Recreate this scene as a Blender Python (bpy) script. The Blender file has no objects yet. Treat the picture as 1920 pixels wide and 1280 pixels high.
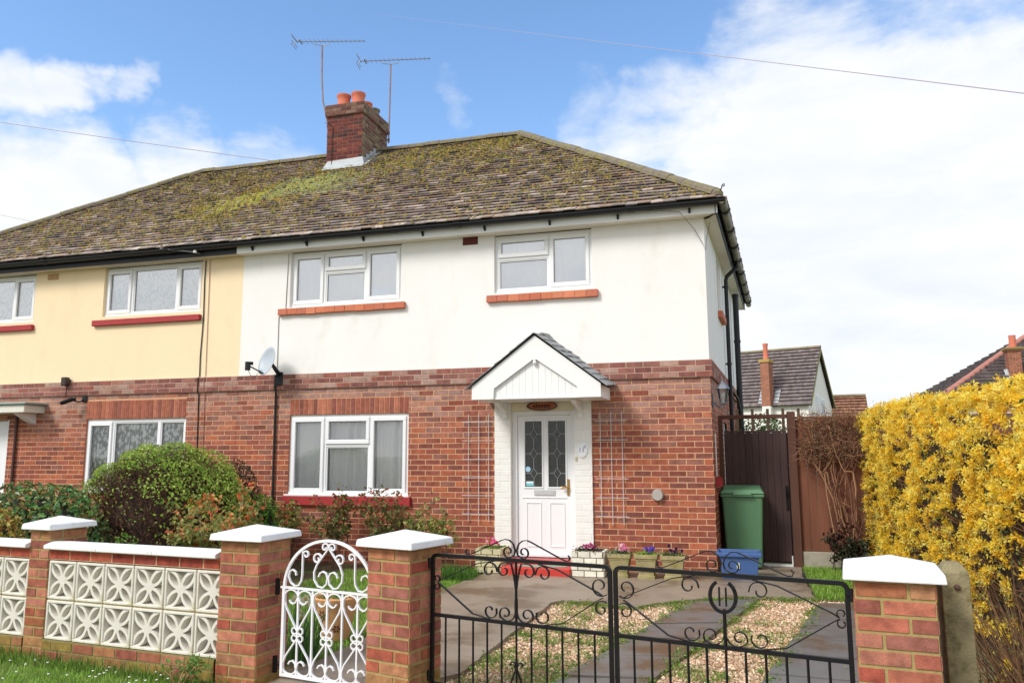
import bpy, math, random
import numpy as np
from mathutils import Vector, Matrix

# ------------------------------------------------------------------ camera, sky, sun, exposure
scene = bpy.context.scene
COL = scene.collection
R = math.radians

cam_data = bpy.data.cameras.new("camera")
cam = bpy.data.objects.new("camera", cam_data)
COL.objects.link(cam)
cam_data.sensor_width = 36.0
cam_data.lens = 27.47
cam_data.clip_start = 0.05
cam_data.clip_end = 2000.0
_r0 = (0.96128935, 0.27550762, -0.00428167)
_r1 = (0.04315176, -0.13517949, 0.98988102)
_fw = (-0.27214097, 0.95174685, 0.14183524)
cam.matrix_world = Matrix(((_r0[0], _r1[0], -_fw[0], 0.3094),
                           (_r0[1], _r1[1], -_fw[1], -10.3797),
                           (_r0[2], _r1[2], -_fw[2], 1.4675),
                           (0, 0, 0, 1)))
scene.camera = cam

SUN_EL, SUN_AZ = R(42), R(216)       # azimuth clockwise from +Y (north): sun behind the viewer's left shoulder
world = bpy.data.worlds.new("World")
scene.world = world
world.use_nodes = True
nt = world.node_tree
for n in list(nt.nodes):
    nt.nodes.remove(n)
N = nt.nodes.new
L = nt.links.new
w_out = N("ShaderNodeOutputWorld")
bg = N("ShaderNodeBackground")
sky = N("ShaderNodeTexSky")
sky.sky_type = 'NISHITA'
sky.sun_disc = False
sky.sun_elevation = SUN_EL
sky.sun_rotation = SUN_AZ
sky.altitude = 50
sky.air_density = 1.0
sky.dust_density = 0.25
sky.ozone_density = 1.6
tc = N("ShaderNodeTexCoord")
DIR = tc.outputs['Generated']


def wmath(op, a, b=None, clamp=False):
    n = N("ShaderNodeMath")
    n.operation = op
    n.use_clamp = clamp
    for i, v in enumerate((a, b)):
        if v is None:
            continue
        if isinstance(v, (int, float)):
            n.inputs[i].default_value = v
        else:
            L(v, n.inputs[i])
    return n.outputs[0]


def wnoise(scale, detail, rough, offs, dist=0.0, squash=2.2):
    mp = N("ShaderNodeMapping")
    mp.inputs['Location'].default_value = offs
    mp.inputs['Scale'].default_value = (1, 1, squash)
    L(DIR, mp.inputs[0])
    n = N("ShaderNodeTexNoise")
    n.inputs['Scale'].default_value = scale
    n.inputs['Detail'].default_value = detail
    n.inputs['Roughness'].default_value = rough
    n.inputs['Distortion'].default_value = dist
    L(mp.outputs[0], n.inputs['Vector'])
    return n.outputs['Fac']


wn = N("ShaderNodeTexNoise")
wn.inputs['Scale'].default_value = 6.0
wn.inputs['Detail'].default_value = 5
wn.inputs['Roughness'].default_value = 0.6
L(DIR, wn.inputs['Vector'])
wv = N("ShaderNodeVectorMath")
wv.operation = 'SUBTRACT'
L(wn.outputs['Color'], wv.inputs[0])
wv.inputs[1].default_value = (.5, .5, .5)
wv2 = N("ShaderNodeVectorMath")
wv2.operation = 'MULTIPLY_ADD'
L(wv.outputs[0], wv2.inputs[0])
wv2.inputs[1].default_value = (.20, .20, .13)
L(DIR, wv2.inputs[2])
wv3 = N("ShaderNodeVectorMath")
wv3.operation = 'NORMALIZE'
L(wv2.outputs[0], wv3.inputs[0])
WDIR = wv3.outputs[0]


def blob(d, r, power=1.0):
    v = Vector(d).normalized()
    vm = N("ShaderNodeVectorMath")
    vm.operation = 'DOT_PRODUCT'
    L(WDIR, vm.inputs[0])
    vm.inputs[1].default_value = v
    mr = N("ShaderNodeMapRange")
    mr.interpolation_type = 'SMOOTHSTEP'
    mr.inputs['From Min'].default_value = math.cos(r)
    mr.inputs['From Max'].default_value = math.cos(r * 0.12)
    mr.inputs['To Max'].default_value = power
    L(vm.outputs['Value'], mr.inputs['Value'])
    return mr.outputs[0]


# cloud masses, by direction in the sky
BLOBS = [((0.167, 0.960, 0.20), .34, 1.30), ((0.27, 0.93, 0.22), .30, 1.30), ((0.06, 0.955, 0.26), .23, 1.30), ((0.02, .945, .315), .10, .9),
         ((0.07, 0.895, 0.44), .17, .84), ((0.20, 0.87, 0.47), .24, .56), ((-0.035, 0.917, 0.392), .13, .70),
         ((0.33, 0.88, 0.38), .22, .42), ((-0.12, 0.90, 0.40), .085, .52), ((-0.13, 0.872, 0.468), .05, .36),
         ((-0.69, 0.66, 0.280), .12, .80), ((-0.605, 0.72, 0.305), .10, .72), ((-0.72, 0.64, 0.20), .15, 1.1),
         ((-0.52, 0.775, 0.320), .10, .52), ((-0.690, 0.612, 0.400), .060, .72), ((-0.655, 0.635, 0.403), .050, .66), ((-0.62, 0.665, 0.408), .04, .55),
         ((-0.300, 0.842, 0.437), .045, .40)]
acc = None
for d, r, p in BLOBS:
    b = blob(d, r, p)
    acc = b if acc is None else wmath('MAXIMUM', acc, b)
# fair weather cloud in the rest of the sky (what the windows and the light see)
sep = N("ShaderNodeSeparateXYZ")
L(DIR, sep.inputs[0])
south = N("ShaderNodeMapRange")
south.inputs['From Min'].default_value = 0.50
south.inputs['From Max'].default_value = 0.12
south.inputs['To Max'].default_value = 0.95
L(sep.outputs['Y'], south.inputs['Value'])
acc = wmath('MAXIMUM', acc, south.outputs[0])
n1 = wnoise(4.5, 9, 0.60, (3.1, 0.4, 1.7), 0.35)
n2 = wnoise(17.0, 6, 0.6, (0.3, 2.4, 0.2), 0.2)
nn = wmath('ADD', wmath('MULTIPLY', wmath('SUBTRACT', n1, 0.5), 1.65), wmath('MULTIPLY', wmath('SUBTRACT', n2, 0.5), 0.42))
field = wmath('ADD', wmath('MULTIPLY', acc, 1.15), wmath('SUBTRACT', nn, 0.18))
mask = N("ShaderNodeMapRange")
mask.interpolation_type = 'SMOOTHSTEP'
mask.inputs['From Min'].default_value = 0.12
mask.inputs['From Max'].default_value = 0.86
L(field, mask.inputs['Value'])
haz = N("ShaderNodeMapRange")
haz.interpolation_type = 'SMOOTHSTEP'
haz.inputs['From Min'].default_value = 0.30
haz.inputs['From Max'].default_value = 0.02
haz.inputs['To Max'].default_value = 0.9
L(sep.outputs['Z'], haz.inputs['Value'])
mask_all = wmath('MAXIMUM', mask.outputs[0], wmath('MULTIPLY', haz.outputs[0], 1.0))
# cloud shading: bright with soft blue-grey hollows
cn = wnoise(7.0, 5, 0.55, (8.2, 1.4, 4.7), 0.3, 3.0)
cr = N("ShaderNodeValToRGB")
cr.color_ramp.elements[0].position = 0.30
cr.color_ramp.elements[0].color = (6.2, 6.6, 7.2, 1)
cr.color_ramp.elements[1].position = 0.62
cr.color_ramp.elements[1].color = (7.2, 7.3, 7.5, 1)
L(cn, cr.inputs[0])
hsv = N("ShaderNodeHueSaturation")
hsv.inputs['Saturation'].default_value = 1.10
hsv.inputs['Value'].default_value = 1.86
L(sky.outputs[0], hsv.inputs['Color'])
mix = N("ShaderNodeMix")
mix.data_type = 'RGBA'
L(mask_all, mix.inputs['Factor'])
L(hsv.outputs[0], mix.inputs[6])
L(cr.outputs[0], mix.inputs[7])
bg.inputs['Strength'].default_value = 0.10
L(mix.outputs[2], bg.inputs['Color'])
L(bg.outputs[0], w_out.inputs[0])

sun_data = bpy.data.lights.new("sun", 'SUN')
sun_data.energy = 2.1
sun_data.angle = R(18)
sun_data.color = (1.0, 0.965, 0.92)
sun = bpy.data.objects.new("sun", sun_data)
COL.objects.link(sun)
sd = Vector((math.sin(SUN_AZ) * math.cos(SUN_EL), math.cos(SUN_AZ) * math.cos(SUN_EL), math.sin(SUN_EL)))
sun.rotation_euler = sd.to_track_quat('Z', 'Y').to_euler()
sun.location = (-3, -20, 20)

scene.view_settings.view_transform = 'Standard'
scene.view_settings.look = 'None'
scene.view_settings.exposure = 0.50
scene.view_settings.gamma = 1.0
scene.render.engine = 'CYCLES'
scene.cycles.max_bounces = 8
scene.cycles.transparent_max_bounces = 12

# ------------------------------------------------------------------ helpers
rng = np.random.default_rng(11)
random.seed(5)


def S(r, g, b):
    """sRGB 0-255 -> linear"""
    def f(c):
        c /= 255.0
        return c / 12.92 if c <= 0.04045 else ((c + 0.055) / 1.055) ** 2.4
    return (f(r), f(g), f(b))


MATS = {}


def mat(name, color=None, rough=0.6, attr=False, var=0.0, vscale=6.0, bump=0.0, bscale=60.0, metal=0.0,
        spec=0.5, color2=None, c2scale=4.0, c2lo=0.45, c2hi=0.65, sss=0.0, detail=6, coat=0.0, bdist=0.01, stretch=None):
    """procedural principled material; attr: base colour from the per-face 'tone' attribute"""
    if name in MATS:
        return MATS[name]
    m = bpy.data.materials.new(name)
    m.use_nodes = True
    t = m.node_tree
    p = t.nodes['Principled BSDF']
    p.inputs['Roughness'].default_value = rough
    p.inputs['Metallic'].default_value = metal
    p.inputs['Specular IOR Level'].default_value = spec
    if coat:
        p.inputs['Coat Weight'].default_value = coat
    tcn = t.nodes.new("ShaderNodeTexCoord")
    src = tcn.outputs['Object']
    if stretch:
        mp = t.nodes.new("ShaderNodeMapping")
        mp.inputs['Scale'].default_value = stretch
        t.links.new(src, mp.inputs[0])
        src = mp.outputs[0]
    if attr:
        a = t.nodes.new("ShaderNodeAttribute")
        a.attribute_name = "tone"
        c = a.outputs['Color']
    else:
        rgb = t.nodes.new("ShaderNodeRGB")
        rgb.outputs[0].default_value = (*color, 1)
        c = rgb.outputs[0]
    if color2 is not None:
        n = t.nodes.new("ShaderNodeTexNoise")
        n.inputs['Scale'].default_value = c2scale
        n.inputs['Detail'].default_value = 8
        n.inputs['Roughness'].default_value = 0.65
        t.links.new(src, n.inputs['Vector'])
        mr = t.nodes.new("ShaderNodeMapRange")
        mr.interpolation_type = 'SMOOTHSTEP'
        mr.inputs['From Min'].default_value = c2lo
        mr.inputs['From Max'].default_value = c2hi
        t.links.new(n.outputs['Fac'], mr.inputs['Value'])
        mx = t.nodes.new("ShaderNodeMix")
        mx.data_type = 'RGBA'
        t.links.new(mr.outputs[0], mx.inputs['Factor'])
        t.links.new(c, mx.inputs[6])
        mx.inputs[7].default_value = (*color2, 1)
        c = mx.outputs[2]
    if var:
        n = t.nodes.new("ShaderNodeTexNoise")
        n.inputs['Scale'].default_value = vscale
        n.inputs['Detail'].default_value = detail
        n.inputs['Roughness'].default_value = 0.6
        t.links.new(src, n.inputs['Vector'])
        mr = t.nodes.new("ShaderNodeMapRange")
        mr.inputs['From Min'].default_value = 0.25
        mr.inputs['From Max'].default_value = 0.75
        mr.inputs['To Min'].default_value = 1 - var
        mr.inputs['To Max'].default_value = 1 + var
        t.links.new(n.outputs['Fac'], mr.inputs['Value'])
        vm = t.nodes.new("ShaderNodeVectorMath")
        vm.operation = 'SCALE'
        t.links.new(c, vm.inputs[0])
        t.links.new(mr.outputs[0], vm.inputs['Scale'])
        c = vm.outputs[0]
    t.links.new(c, p.inputs['Base Color'])
    if bump:
        n = t.nodes.new("ShaderNodeTexNoise")
        n.inputs['Scale'].default_value = bscale
        n.inputs['Detail'].default_value = 6
        t.links.new(src, n.inputs['Vector'])
        b = t.nodes.new("ShaderNodeBump")
        b.inputs['Strength'].default_value = bump
        b.inputs['Distance'].default_value = bdist
        t.links.new(n.outputs['Fac'], b.inputs['Height'])
        t.links.new(b.outputs[0], p.inputs['Normal'])
    MATS[name] = m
    return m


def leafmat(name, rough=0.5, trans=0.35, spec=0.35):
    if name in MATS:
        return MATS[name]
    m = bpy.data.materials.new(name)
    m.use_nodes = True
    t = m.node_tree
    p = t.nodes['Principled BSDF']
    p.inputs['Roughness'].default_value = rough
    p.inputs['Specular IOR Level'].default_value = spec
    a = t.nodes.new("ShaderNodeAttribute")
    a.attribute_name = "tone"
    t.links.new(a.outputs['Color'], p.inputs['Base Color'])
    tr = t.nodes.new("ShaderNodeBsdfTranslucent")
    t.links.new(a.outputs['Color'], tr.inputs['Color'])
    mx = t.nodes.new("ShaderNodeMixShader")
    mx.inputs[0].default_value = trans
    t.links.new(p.outputs[0], mx.inputs[1])
    t.links.new(tr.outputs[0], mx.inputs[2])
    t.links.new(mx.outputs[0], t.nodes['Material Output'].inputs[0])
    MATS[name] = m
    return m


def glassmat(name, tint=(1, 1, 1), gloss=0.9, refl=0.05):
    """single window pane: clear, with Fresnel reflection plus an added constant share"""
    m = bpy.data.materials.new(name)
    m.use_nodes = True
    t = m.node_tree
    for n in list(t.nodes):
        if n.type != 'OUTPUT_MATERIAL':
            t.nodes.remove(n)
    fr = t.nodes.new("ShaderNodeFresnel")
    fr.inputs['IOR'].default_value = 1.52
    ml = t.nodes.new("ShaderNodeMath")
    ml.operation = 'MULTIPLY_ADD'
    ml.inputs[1].default_value = 1.2
    ml.inputs[2].default_value = refl
    ml.use_clamp = True
    t.links.new(fr.outputs[0], ml.inputs[0])
    tr = t.nodes.new("ShaderNodeBsdfTransparent")
    tr.inputs['Color'].default_value = (*tint, 1)
    gl = t.nodes.new("ShaderNodeBsdfGlossy")
    gl.inputs['Roughness'].default_value = 0.02
    gl.inputs['Color'].default_value = (gloss, gloss, gloss, 1)
    n = t.nodes.new("ShaderNodeTexNoise")
    n.inputs['Scale'].default_value = 1.7
    b = t.nodes.new("ShaderNodeBump")
    b.inputs['Strength'].default_value = 0.03
    tcn = t.nodes.new("ShaderNodeTexCoord")
    t.links.new(tcn.outputs['Object'], n.inputs['Vector'])
    t.links.new(n.outputs['Fac'], b.inputs['Height'])
    t.links.new(b.outputs[0], gl.inputs['Normal'])
    mx = t.nodes.new("ShaderNodeMixShader")
    t.links.new(ml.outputs[0], mx.inputs[0])
    t.links.new(tr.outputs[0], mx.inputs[1])
    t.links.new(gl.outputs[0], mx.inputs[2])
    t.links.new(mx.outputs[0], t.nodes['Material Output'].inputs[0])
    return m


class MB:
    """collects shapes; build() links them as ONE mesh object"""

    def __init__(self):
        self.v = []
        self.f = []
        self.m = []
        self.c = []
        self.n = 0

    def add(self, verts, faces, m=0, c=(0.5, 0.5, 0.5)):
        k = self.n
        self.v.extend([tuple(p) for p in verts])
        self.n += len(verts)
        for f in faces:
            self.f.append(tuple(i + k for i in f))
            self.m.append(m)
            self.c.append(c)
        return self

    def addnp(self, verts, faces, cols, m=0):
        k = self.n
        self.v.extend(map(tuple, verts.tolist()))
        self.n += len(verts)
        self.f.extend(map(tuple, (faces + k).tolist()))
        self.m.extend([m] * len(faces))
        self.c.extend(map(tuple, cols.tolist()))
        return self

    def box(self, x0, x1, y0, y1, z0, z1, m=0, c=(0.5, 0.5, 0.5), bev=0.0):
        if bev:
            b = bev
            vs = []
            # chamfered box: 24 verts
            X, Y, Z = (x0, x1), (y0, y1), (z0, z1)
            idx = {}
            for ix in (0, 1):
                for iy in (0, 1):
                    for iz in (0, 1):
                        sx, sy, sz = (1, -1)[ix], (1, -1)[iy], (1, -1)[iz]
                        for ax in range(3):
                            p = [X[ix] + sx * b, Y[iy] + sy * b, Z[iz] + sz * b]
                            p[ax] = (X, Y, Z)[ax][(ix, iy, iz)[ax]]
                            idx[(ix, iy, iz, ax)] = len(vs)
                            vs.append(p)
            fs = []
            for ax in range(3):
                o = [a for a in range(3) if a != ax]
                for s in (0, 1):
                    q = []
                    for a, d in ((0, 0), (1, 0), (1, 1), (0, 1)):
                        k = [0, 0, 0]
                        k[ax] = s
                        k[o[0]] = a
                        k[o[1]] = d
                        q.append(idx[(*k, ax)])
                    fs.append(q)
            for ax in range(3):          # edges parallel to ax
                o = [a for a in range(3) if a != ax]
                for a in (0, 1):
                    for d in (0, 1):
                        k0 = [0, 0, 0]
                        k0[o[0]] = a
                        k0[o[1]] = d
                        k1 = list(k0)
                        k1[ax] = 1
                        fs.append([idx[(*k0, o[0])], idx[(*k1, o[0])], idx[(*k1, o[1])], idx[(*k0, o[1])]])
            for ix in (0, 1):
                for iy in (0, 1):
                    for iz in (0, 1):
                        fs.append([idx[(ix, iy, iz, a)] for a in range(3)])
            return self.add(vs, fs, m, c)
        vs = [(x0, y0, z0), (x1, y0, z0), (x1, y1, z0), (x0, y1, z0), (x0, y0, z1), (x1, y0, z1), (x1, y1, z1), (x0, y1, z1)]
        return self.add(vs, [(0, 3, 2, 1), (4, 5, 6, 7), (0, 1, 5, 4), (1, 2, 6, 5), (2, 3, 7, 6), (3, 0, 4, 7)], m, c)

    def obox(self, o, a, b, cc, m=0, c=(0.5, 0.5, 0.5)):
        """box from corner o with edge vectors a, b, cc"""
        o, a, b, cc = map(Vector, (o, a, b, cc))
        vs = [o, o + a, o + a + b, o + b, o + cc, o + a + cc, o + a + b + cc, o + b + cc]
        return self.add(vs, [(0, 3, 2, 1), (4, 5, 6, 7), (0, 1, 5, 4), (1, 2, 6, 5), (2, 3, 7, 6), (3, 0, 4, 7)], m, c)

    def quad(self, a, b, c_, d, m=0, c=(0.5, 0.5, 0.5)):
        return self.add([a, b, c_, d], [(0, 1, 2, 3)], m, c)

    def tube(self, path, r, n=6, closed=False, m=0, c=(0.5, 0.5, 0.5), cap=True, sq=None):
        """swept tube; r number or per-point; sq=(normal, hw, hd): rectangular section, hd along normal"""
        P = [Vector(p) for p in path]
        k = len(P)
        if k < 2:
            return self
        T = []
        for i in range(k):
            a = P[(i - 1) % k] if (closed or i > 0) else P[i]
            b = P[(i + 1) % k] if (closed or i < k - 1) else P[i]
            d = b - a
            T.append(d.normalized() if d.length > 1e-9 else Vector((0, 0, 1)))
        vs = []
        if sq:
            nrm = Vector(sq[0]).normalized()
            nn_ = 4
            for i in range(k):
                s = T[i].cross(nrm).normalized()
                for q1, q2 in ((1, 1), (-1, 1), (-1, -1), (1, -1)):
                    vs.append(P[i] + s * sq[1] * q1 + nrm * sq[2] * q2)
        else:
            nn_ = n
            u = T[0].orthogonal().normalized()
            for i in range(k):
                u = u - T[i] * u.dot(T[i])
                if u.length < 1e-6:
                    u = T[i].orthogonal()
                u.normalize()
                w = T[i].cross(u)
                rr = r if isinstance(r, (int, float)) else r[i]
                for j in range(n):
                    a = 2 * math.pi * j / n
                    vs.append(P[i] + (u * math.cos(a) + w * math.sin(a)) * rr)
        fs = []
        for i in range(k if closed else k - 1):
            i2 = (i + 1) % k
            for j in range(nn_):
                j2 = (j + 1) % nn_
                fs.append((i * nn_ + j, i * nn_ + j2, i2 * nn_ + j2, i2 * nn_ + j))
        if cap and not closed:
            fs.append(tuple(range(nn_))[::-1])
            fs.append(tuple((k - 1) * nn_ + j for j in range(nn_)))
        return self.add(vs, fs, m, c)

    def lathe(self, prof, center, n=20, m=0, c=(0.5, 0.5, 0.5), axis=(0, 0, 1), sx=1, sy=1):
        cx, cy, cz = center
        q = Vector((0, 0, 1)).rotation_difference(Vector(axis).normalized())
        vs = []
        for r, z in prof:
            for j in range(n):
                a = 2 * math.pi * j / n
                p = q @ Vector((r * math.cos(a) * sx, r * math.sin(a) * sy, z))
                vs.append((cx + p.x, cy + p.y, cz + p.z))
        fs = []
        for i in range(len(prof) - 1):
            for j in range(n):
                j2 = (j + 1) % n
                fs.append((i * n + j, i * n + j2, (i + 1) * n + j2, (i + 1) * n + j))
        if prof[0][0] > 1e-6:
            fs.append(tuple(range(n))[::-1])
        if prof[-1][0] > 1e-6:
            fs.append(tuple((len(prof) - 1) * n + j for j in range(n)))
        return self.add(vs, fs, m, c)

    def prism(self, poly, n0, n1, m=0, c=(0.5, 0.5, 0.5)):
        """extrude 3-D polygon by offset vectors n0 and n1"""
        k = len(poly)
        A = [Vector(p) + Vector(n0) for p in poly]
        B = [Vector(p) + Vector(n1) for p in poly]
        fs = [tuple(range(k))[::-1], tuple(range(k, 2 * k))]
        for i in range(k):
            j = (i + 1) % k
            fs.append((i, j, k + j, k + i))
        return self.add(A + B, fs, m, c)

    def build(self, name, mats, parent=None, smooth=False, local=False):
        me = bpy.data.meshes.new(name)
        me.from_pydata(self.v, [], self.f)
        if not isinstance(mats, (list, tuple)):
            mats = [mats]
        for q in mats:
            me.materials.append(q)
        if self.f:
            me.polygons.foreach_set("material_index", np.array(self.m, dtype=np.int32))
            at = me.attributes.new("tone", 'FLOAT_COLOR', 'FACE')
            cc = np.ones((len(self.f), 4), dtype=np.float32)
            cc[:, :3] = np.array(self.c, dtype=np.float32)
            at.data.foreach_set("color", cc.ravel())
            if smooth:
                me.polygons.foreach_set("use_smooth", np.ones(len(self.f), dtype=bool))
        me.update()
        o = bpy.data.objects.new(name, me)
        COL.objects.link(o)
        if parent is not None:
            o.parent = parent
            if not local:
                o.matrix_parent_inverse = world_mat(parent).inverted()
        return o


def world_mat(o):
    m = o.matrix_basis.copy()
    if o.parent is not None:
        return world_mat(o.parent) @ o.matrix_parent_inverse @ m
    return m


def fix_normals(o):
    import bmesh
    b = bmesh.new()
    b.from_mesh(o.data)
    bmesh.ops.recalc_face_normals(b, faces=b.faces)
    b.to_mesh(o.data)
    b.free()
    return o


def auto_smooth(o, deg=40):
    o.data.polygons.foreach_set("use_smooth", np.ones(len(o.data.polygons), dtype=bool))
    o.data.set_sharp_from_angle(angle=R(deg))
    return o


def tag(o, label=None, cat=None, group=None, kind=None):
    if label:
        o['label'] = label
    if cat:
        o['category'] = cat
    if group:
        o['group'] = group
    if kind:
        o['kind'] = kind
    return o


def thing(name, label, cat, loc=(0, 0, 0), rz=0.0, group=None):
    o = bpy.data.objects.new(name, None)
    o.empty_display_size = 0.2
    COL.objects.link(o)
    o.location = loc
    o.rotation_euler = (0, 0, rz)
    return tag(o, label, cat, group)


def copy_tree(o, parent=None):
    c = o.copy()
    COL.objects.link(c)
    if parent is not None:
        c.parent = parent
    for ch in list(o.children):
        copy_tree(ch, c)
    return c


def text_mesh(body, size, depth, name, material, parent, matrix, bold=0.0):
    cu = bpy.data.curves.new(name, 'FONT')
    cu.body = body
    cu.size = size
    cu.extrude = depth
    cu.offset = bold
    cu.align_x = 'CENTER'
    cu.align_y = 'CENTER'
    tmp = bpy.data.objects.new(name + "_tmp", cu)
    COL.objects.link(tmp)
    dg = bpy.context.evaluated_depsgraph_get()
    me = bpy.data.meshes.new_from_object(tmp.evaluated_get(dg))
    bpy.data.objects.remove(tmp)
    bpy.data.curves.remove(cu)
    me.materials.clear()
    me.materials.append(material)
    me.transform(matrix)
    me.name = name
    o = bpy.data.objects.new(name, me)
    COL.objects.link(o)
    if parent is not None:
        o.parent = parent
        o.matrix_parent_inverse = world_mat(parent).inverted()
    return o


def jit(c, a):
    k = 1 + random.uniform(-a, a)
    return (min(1, c[0] * k), min(1, c[1] * k), min(1, c[2] * k))


def mixc(a, b, t):
    return tuple(a[i] * (1 - t) + b[i] * t for i in range(3))


# ------------------------------------------------------------------ bricks
def bricks(mb, o, u, n, u0, u1, v0, v1, holes=(), colf=None, course=0.075, length=0.225, joint=0.0125, proud=0.005,
           shift=0.0, vref=0.0, mortar=1, mcol=(0.5, 0.3, 0.2), back=True, jitter=0.0015, vdir=(0, 0, 1), chamfer=0.0025):
    """brick face on the plane o + a*u + b*vdir, outward normal n; real bricks standing proud of a mortar sheet"""
    o, u, n, w = Vector(o), Vector(u).normalized(), Vector(n).normalized(), Vector(vdir).normalized()
    k0 = math.floor((v0 - vref) / course)
    k1 = math.ceil((v1 - vref) / course)
    for k in range(k0, k1):
        a0, a1 = max(v0, vref + k * course + joint / 2), min(v1, vref + (k + 1) * course - joint / 2)
        if a1 - a0 < 0.012:
            continue
        off = shift + (length / 2 if k % 2 else 0.0)
        j0 = math.floor((u0 - off) / length)
        j1 = math.ceil((u1 - off) / length)
        spans = [(u0, u1)]
        for h in holes:
            if h[2] < (a0 + a1) / 2 < h[3]:
                ns = []
                for s in spans:
                    if h[1] <= s[0] or h[0] >= s[1]:
                        ns.append(s)
                        continue
                    if h[0] > s[0]:
                        ns.append((s[0], h[0]))
                    if h[1] < s[1]:
                        ns.append((h[1], s[1]))
                spans = ns
        for j in range(j0, j1):
            for s in spans:
                b0 = max(s[0], off + j * length + joint / 2)
                b1 = min(s[1], off + (j + 1) * length - joint / 2)
                if b1 - b0 < 0.02:
                    continue
                pr = proud + random.uniform(-jitter, jitter)
                c0, c1, d0, d1 = b0, b1, a0 + random.uniform(-.001, .001), a1 + random.uniform(-.001, .001)
                ch = chamfer
                P = lambda uu, vv, dd: o + u * uu + w * vv + n * dd
                vs = [P(c0, d0, -0.002), P(c1, d0, -0.002), P(c1, d1, -0.002), P(c0, d1, -0.002),
                      P(c0 + ch, d0 + ch, pr), P(c1 - ch, d0 + ch, pr), P(c1 - ch, d1 - ch, pr), P(c0 + ch, d1 - ch, pr)]
                col = colf((b0 + b1) / 2, (a0 + a1) / 2) if colf else (0.35, 0.12, 0.07)
                mb.add(vs, [(4, 5, 6, 7), (0, 1, 5, 4), (1, 2, 6, 5), (2, 3, 7, 6), (3, 0, 4, 7)], 0, col)
    if back:
        sheet(mb, o, u, w, n, u0, u1, v0, v1, holes, mortar, mcol)


def sheet(mb, o, u, w, n, u0, u1, v0, v1, holes=(), m=0, c=(0.5, 0.5, 0.5), d=0.0, reveal=0.0):
    """flat sheet with rectangular holes, optional reveals going inwards"""
    o, u, n, w = Vector(o), Vector(u).normalized(), Vector(n).normalized(), Vector(w).normalized()
    us = sorted({u0, u1, *[min(max(x, u0), u1) for h in holes for x in h[:2]]})
    vs = sorted({v0, v1, *[min(max(x, v0), v1) for h in holes for x in h[2:4]]})
    P = lambda uu, vv, dd=0.0: o + u * uu + w * vv + n * (d + dd)
    for i in range(len(us) - 1):
        for j in range(len(vs) - 1):
            cu, cv = (us[i] + us[i + 1]) / 2, (vs[j] + vs[j + 1]) / 2
            if any(h[0] < cu < h[1] and h[2] < cv < h[3] for h in holes):
                continue
            mb.quad(P(us[i], vs[j]), P(us[i + 1], vs[j]), P(us[i + 1], vs[j + 1]), P(us[i], vs[j + 1]), m, c)
    if reveal:
        for h in holes:
            a0, a1, b0, b1 = h[:4]
            b0, b1 = max(b0, v0), min(b1, v1)
            r = -reveal
            mb.quad(P(a0, b0), P(a0, b1), P(a0, b1, r), P(a0, b0, r), m, c)
            mb.quad(P(a1, b1), P(a1, b0), P(a1, b0, r), P(a1, b1, r), m, c)
            if b1 < v1:
                mb.quad(P(a0, b1), P(a1, b1), P(a1, b1, r), P(a0, b1, r), m, c)
            if b0 > v0:
                mb.quad(P(a1, b0), P(a0, b0), P(a0, b0, r), P(a1, b0, r), m, c)


PAL_HOUSE = [S(163, 93, 71), S(148, 83, 67), S(135, 78, 66), S(170, 99, 72), S(144, 82, 70), S(126, 77, 69), S(157, 89, 72), S(180, 102, 74), S(147, 98, 86)]
WT_HOUSE = [6, 6, 5, 3, 5, 3, 5, .8, 2]
PAL_RED = [S(170, 100, 80), S(178, 108, 86), S(158, 92, 75), S(176, 115, 95), S(146, 88, 74), S(182, 118, 95), S(152, 98, 84), S(164, 84, 68)]


def col_house(seed_y=0.0):
    def f(u, v):
        c = random.choices(PAL_HOUSE, WT_HOUSE)[0]
        c = jit(c, 0.12)
        # lime bloom below the projecting band and under the eaves of the porch
        st = .55 + .45 * math.sin(u * 2.1 + 1.0) * math.sin(u * .83 + .4)
        t = max(0.0, (v - 1.55) / 0.85) * random.random() * (.5 + st)
        c = mixc(c, S(184, 158, 148), min(0.6, t * 0.75))
        if v > 2.3:
            c = mixc(c, S(150, 116, 106), random.uniform(.1, .5))
        if v < 0.35:
            c = mixc(c, S(110, 62, 50), random.uniform(.0, .35))
        return c
    return f


def col_band(u, v):
    c = jit(random.choice([S(148, 98, 90), S(136, 88, 82), S(158, 110, 98), S(150, 92, 82), S(164, 128, 116), S(142, 96, 88), S(170, 140, 128), S(130, 84, 78)]), 0.08)
    return c


def col_pillar(mossz=0.0, top=0.8):
    def f(u, v):
        c = jit(random.choice(PAL_RED), 0.10)
        t = max(0.0, 1 - (v - mossz) / 0.30) * random.random()
        c = mixc(c, S(150, 128, 62), min(0.75, t * 0.95))
        if v > top:
            c = mixc(c, S(170, 140, 84), random.uniform(.15, .5))
        return c
    return f


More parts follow.
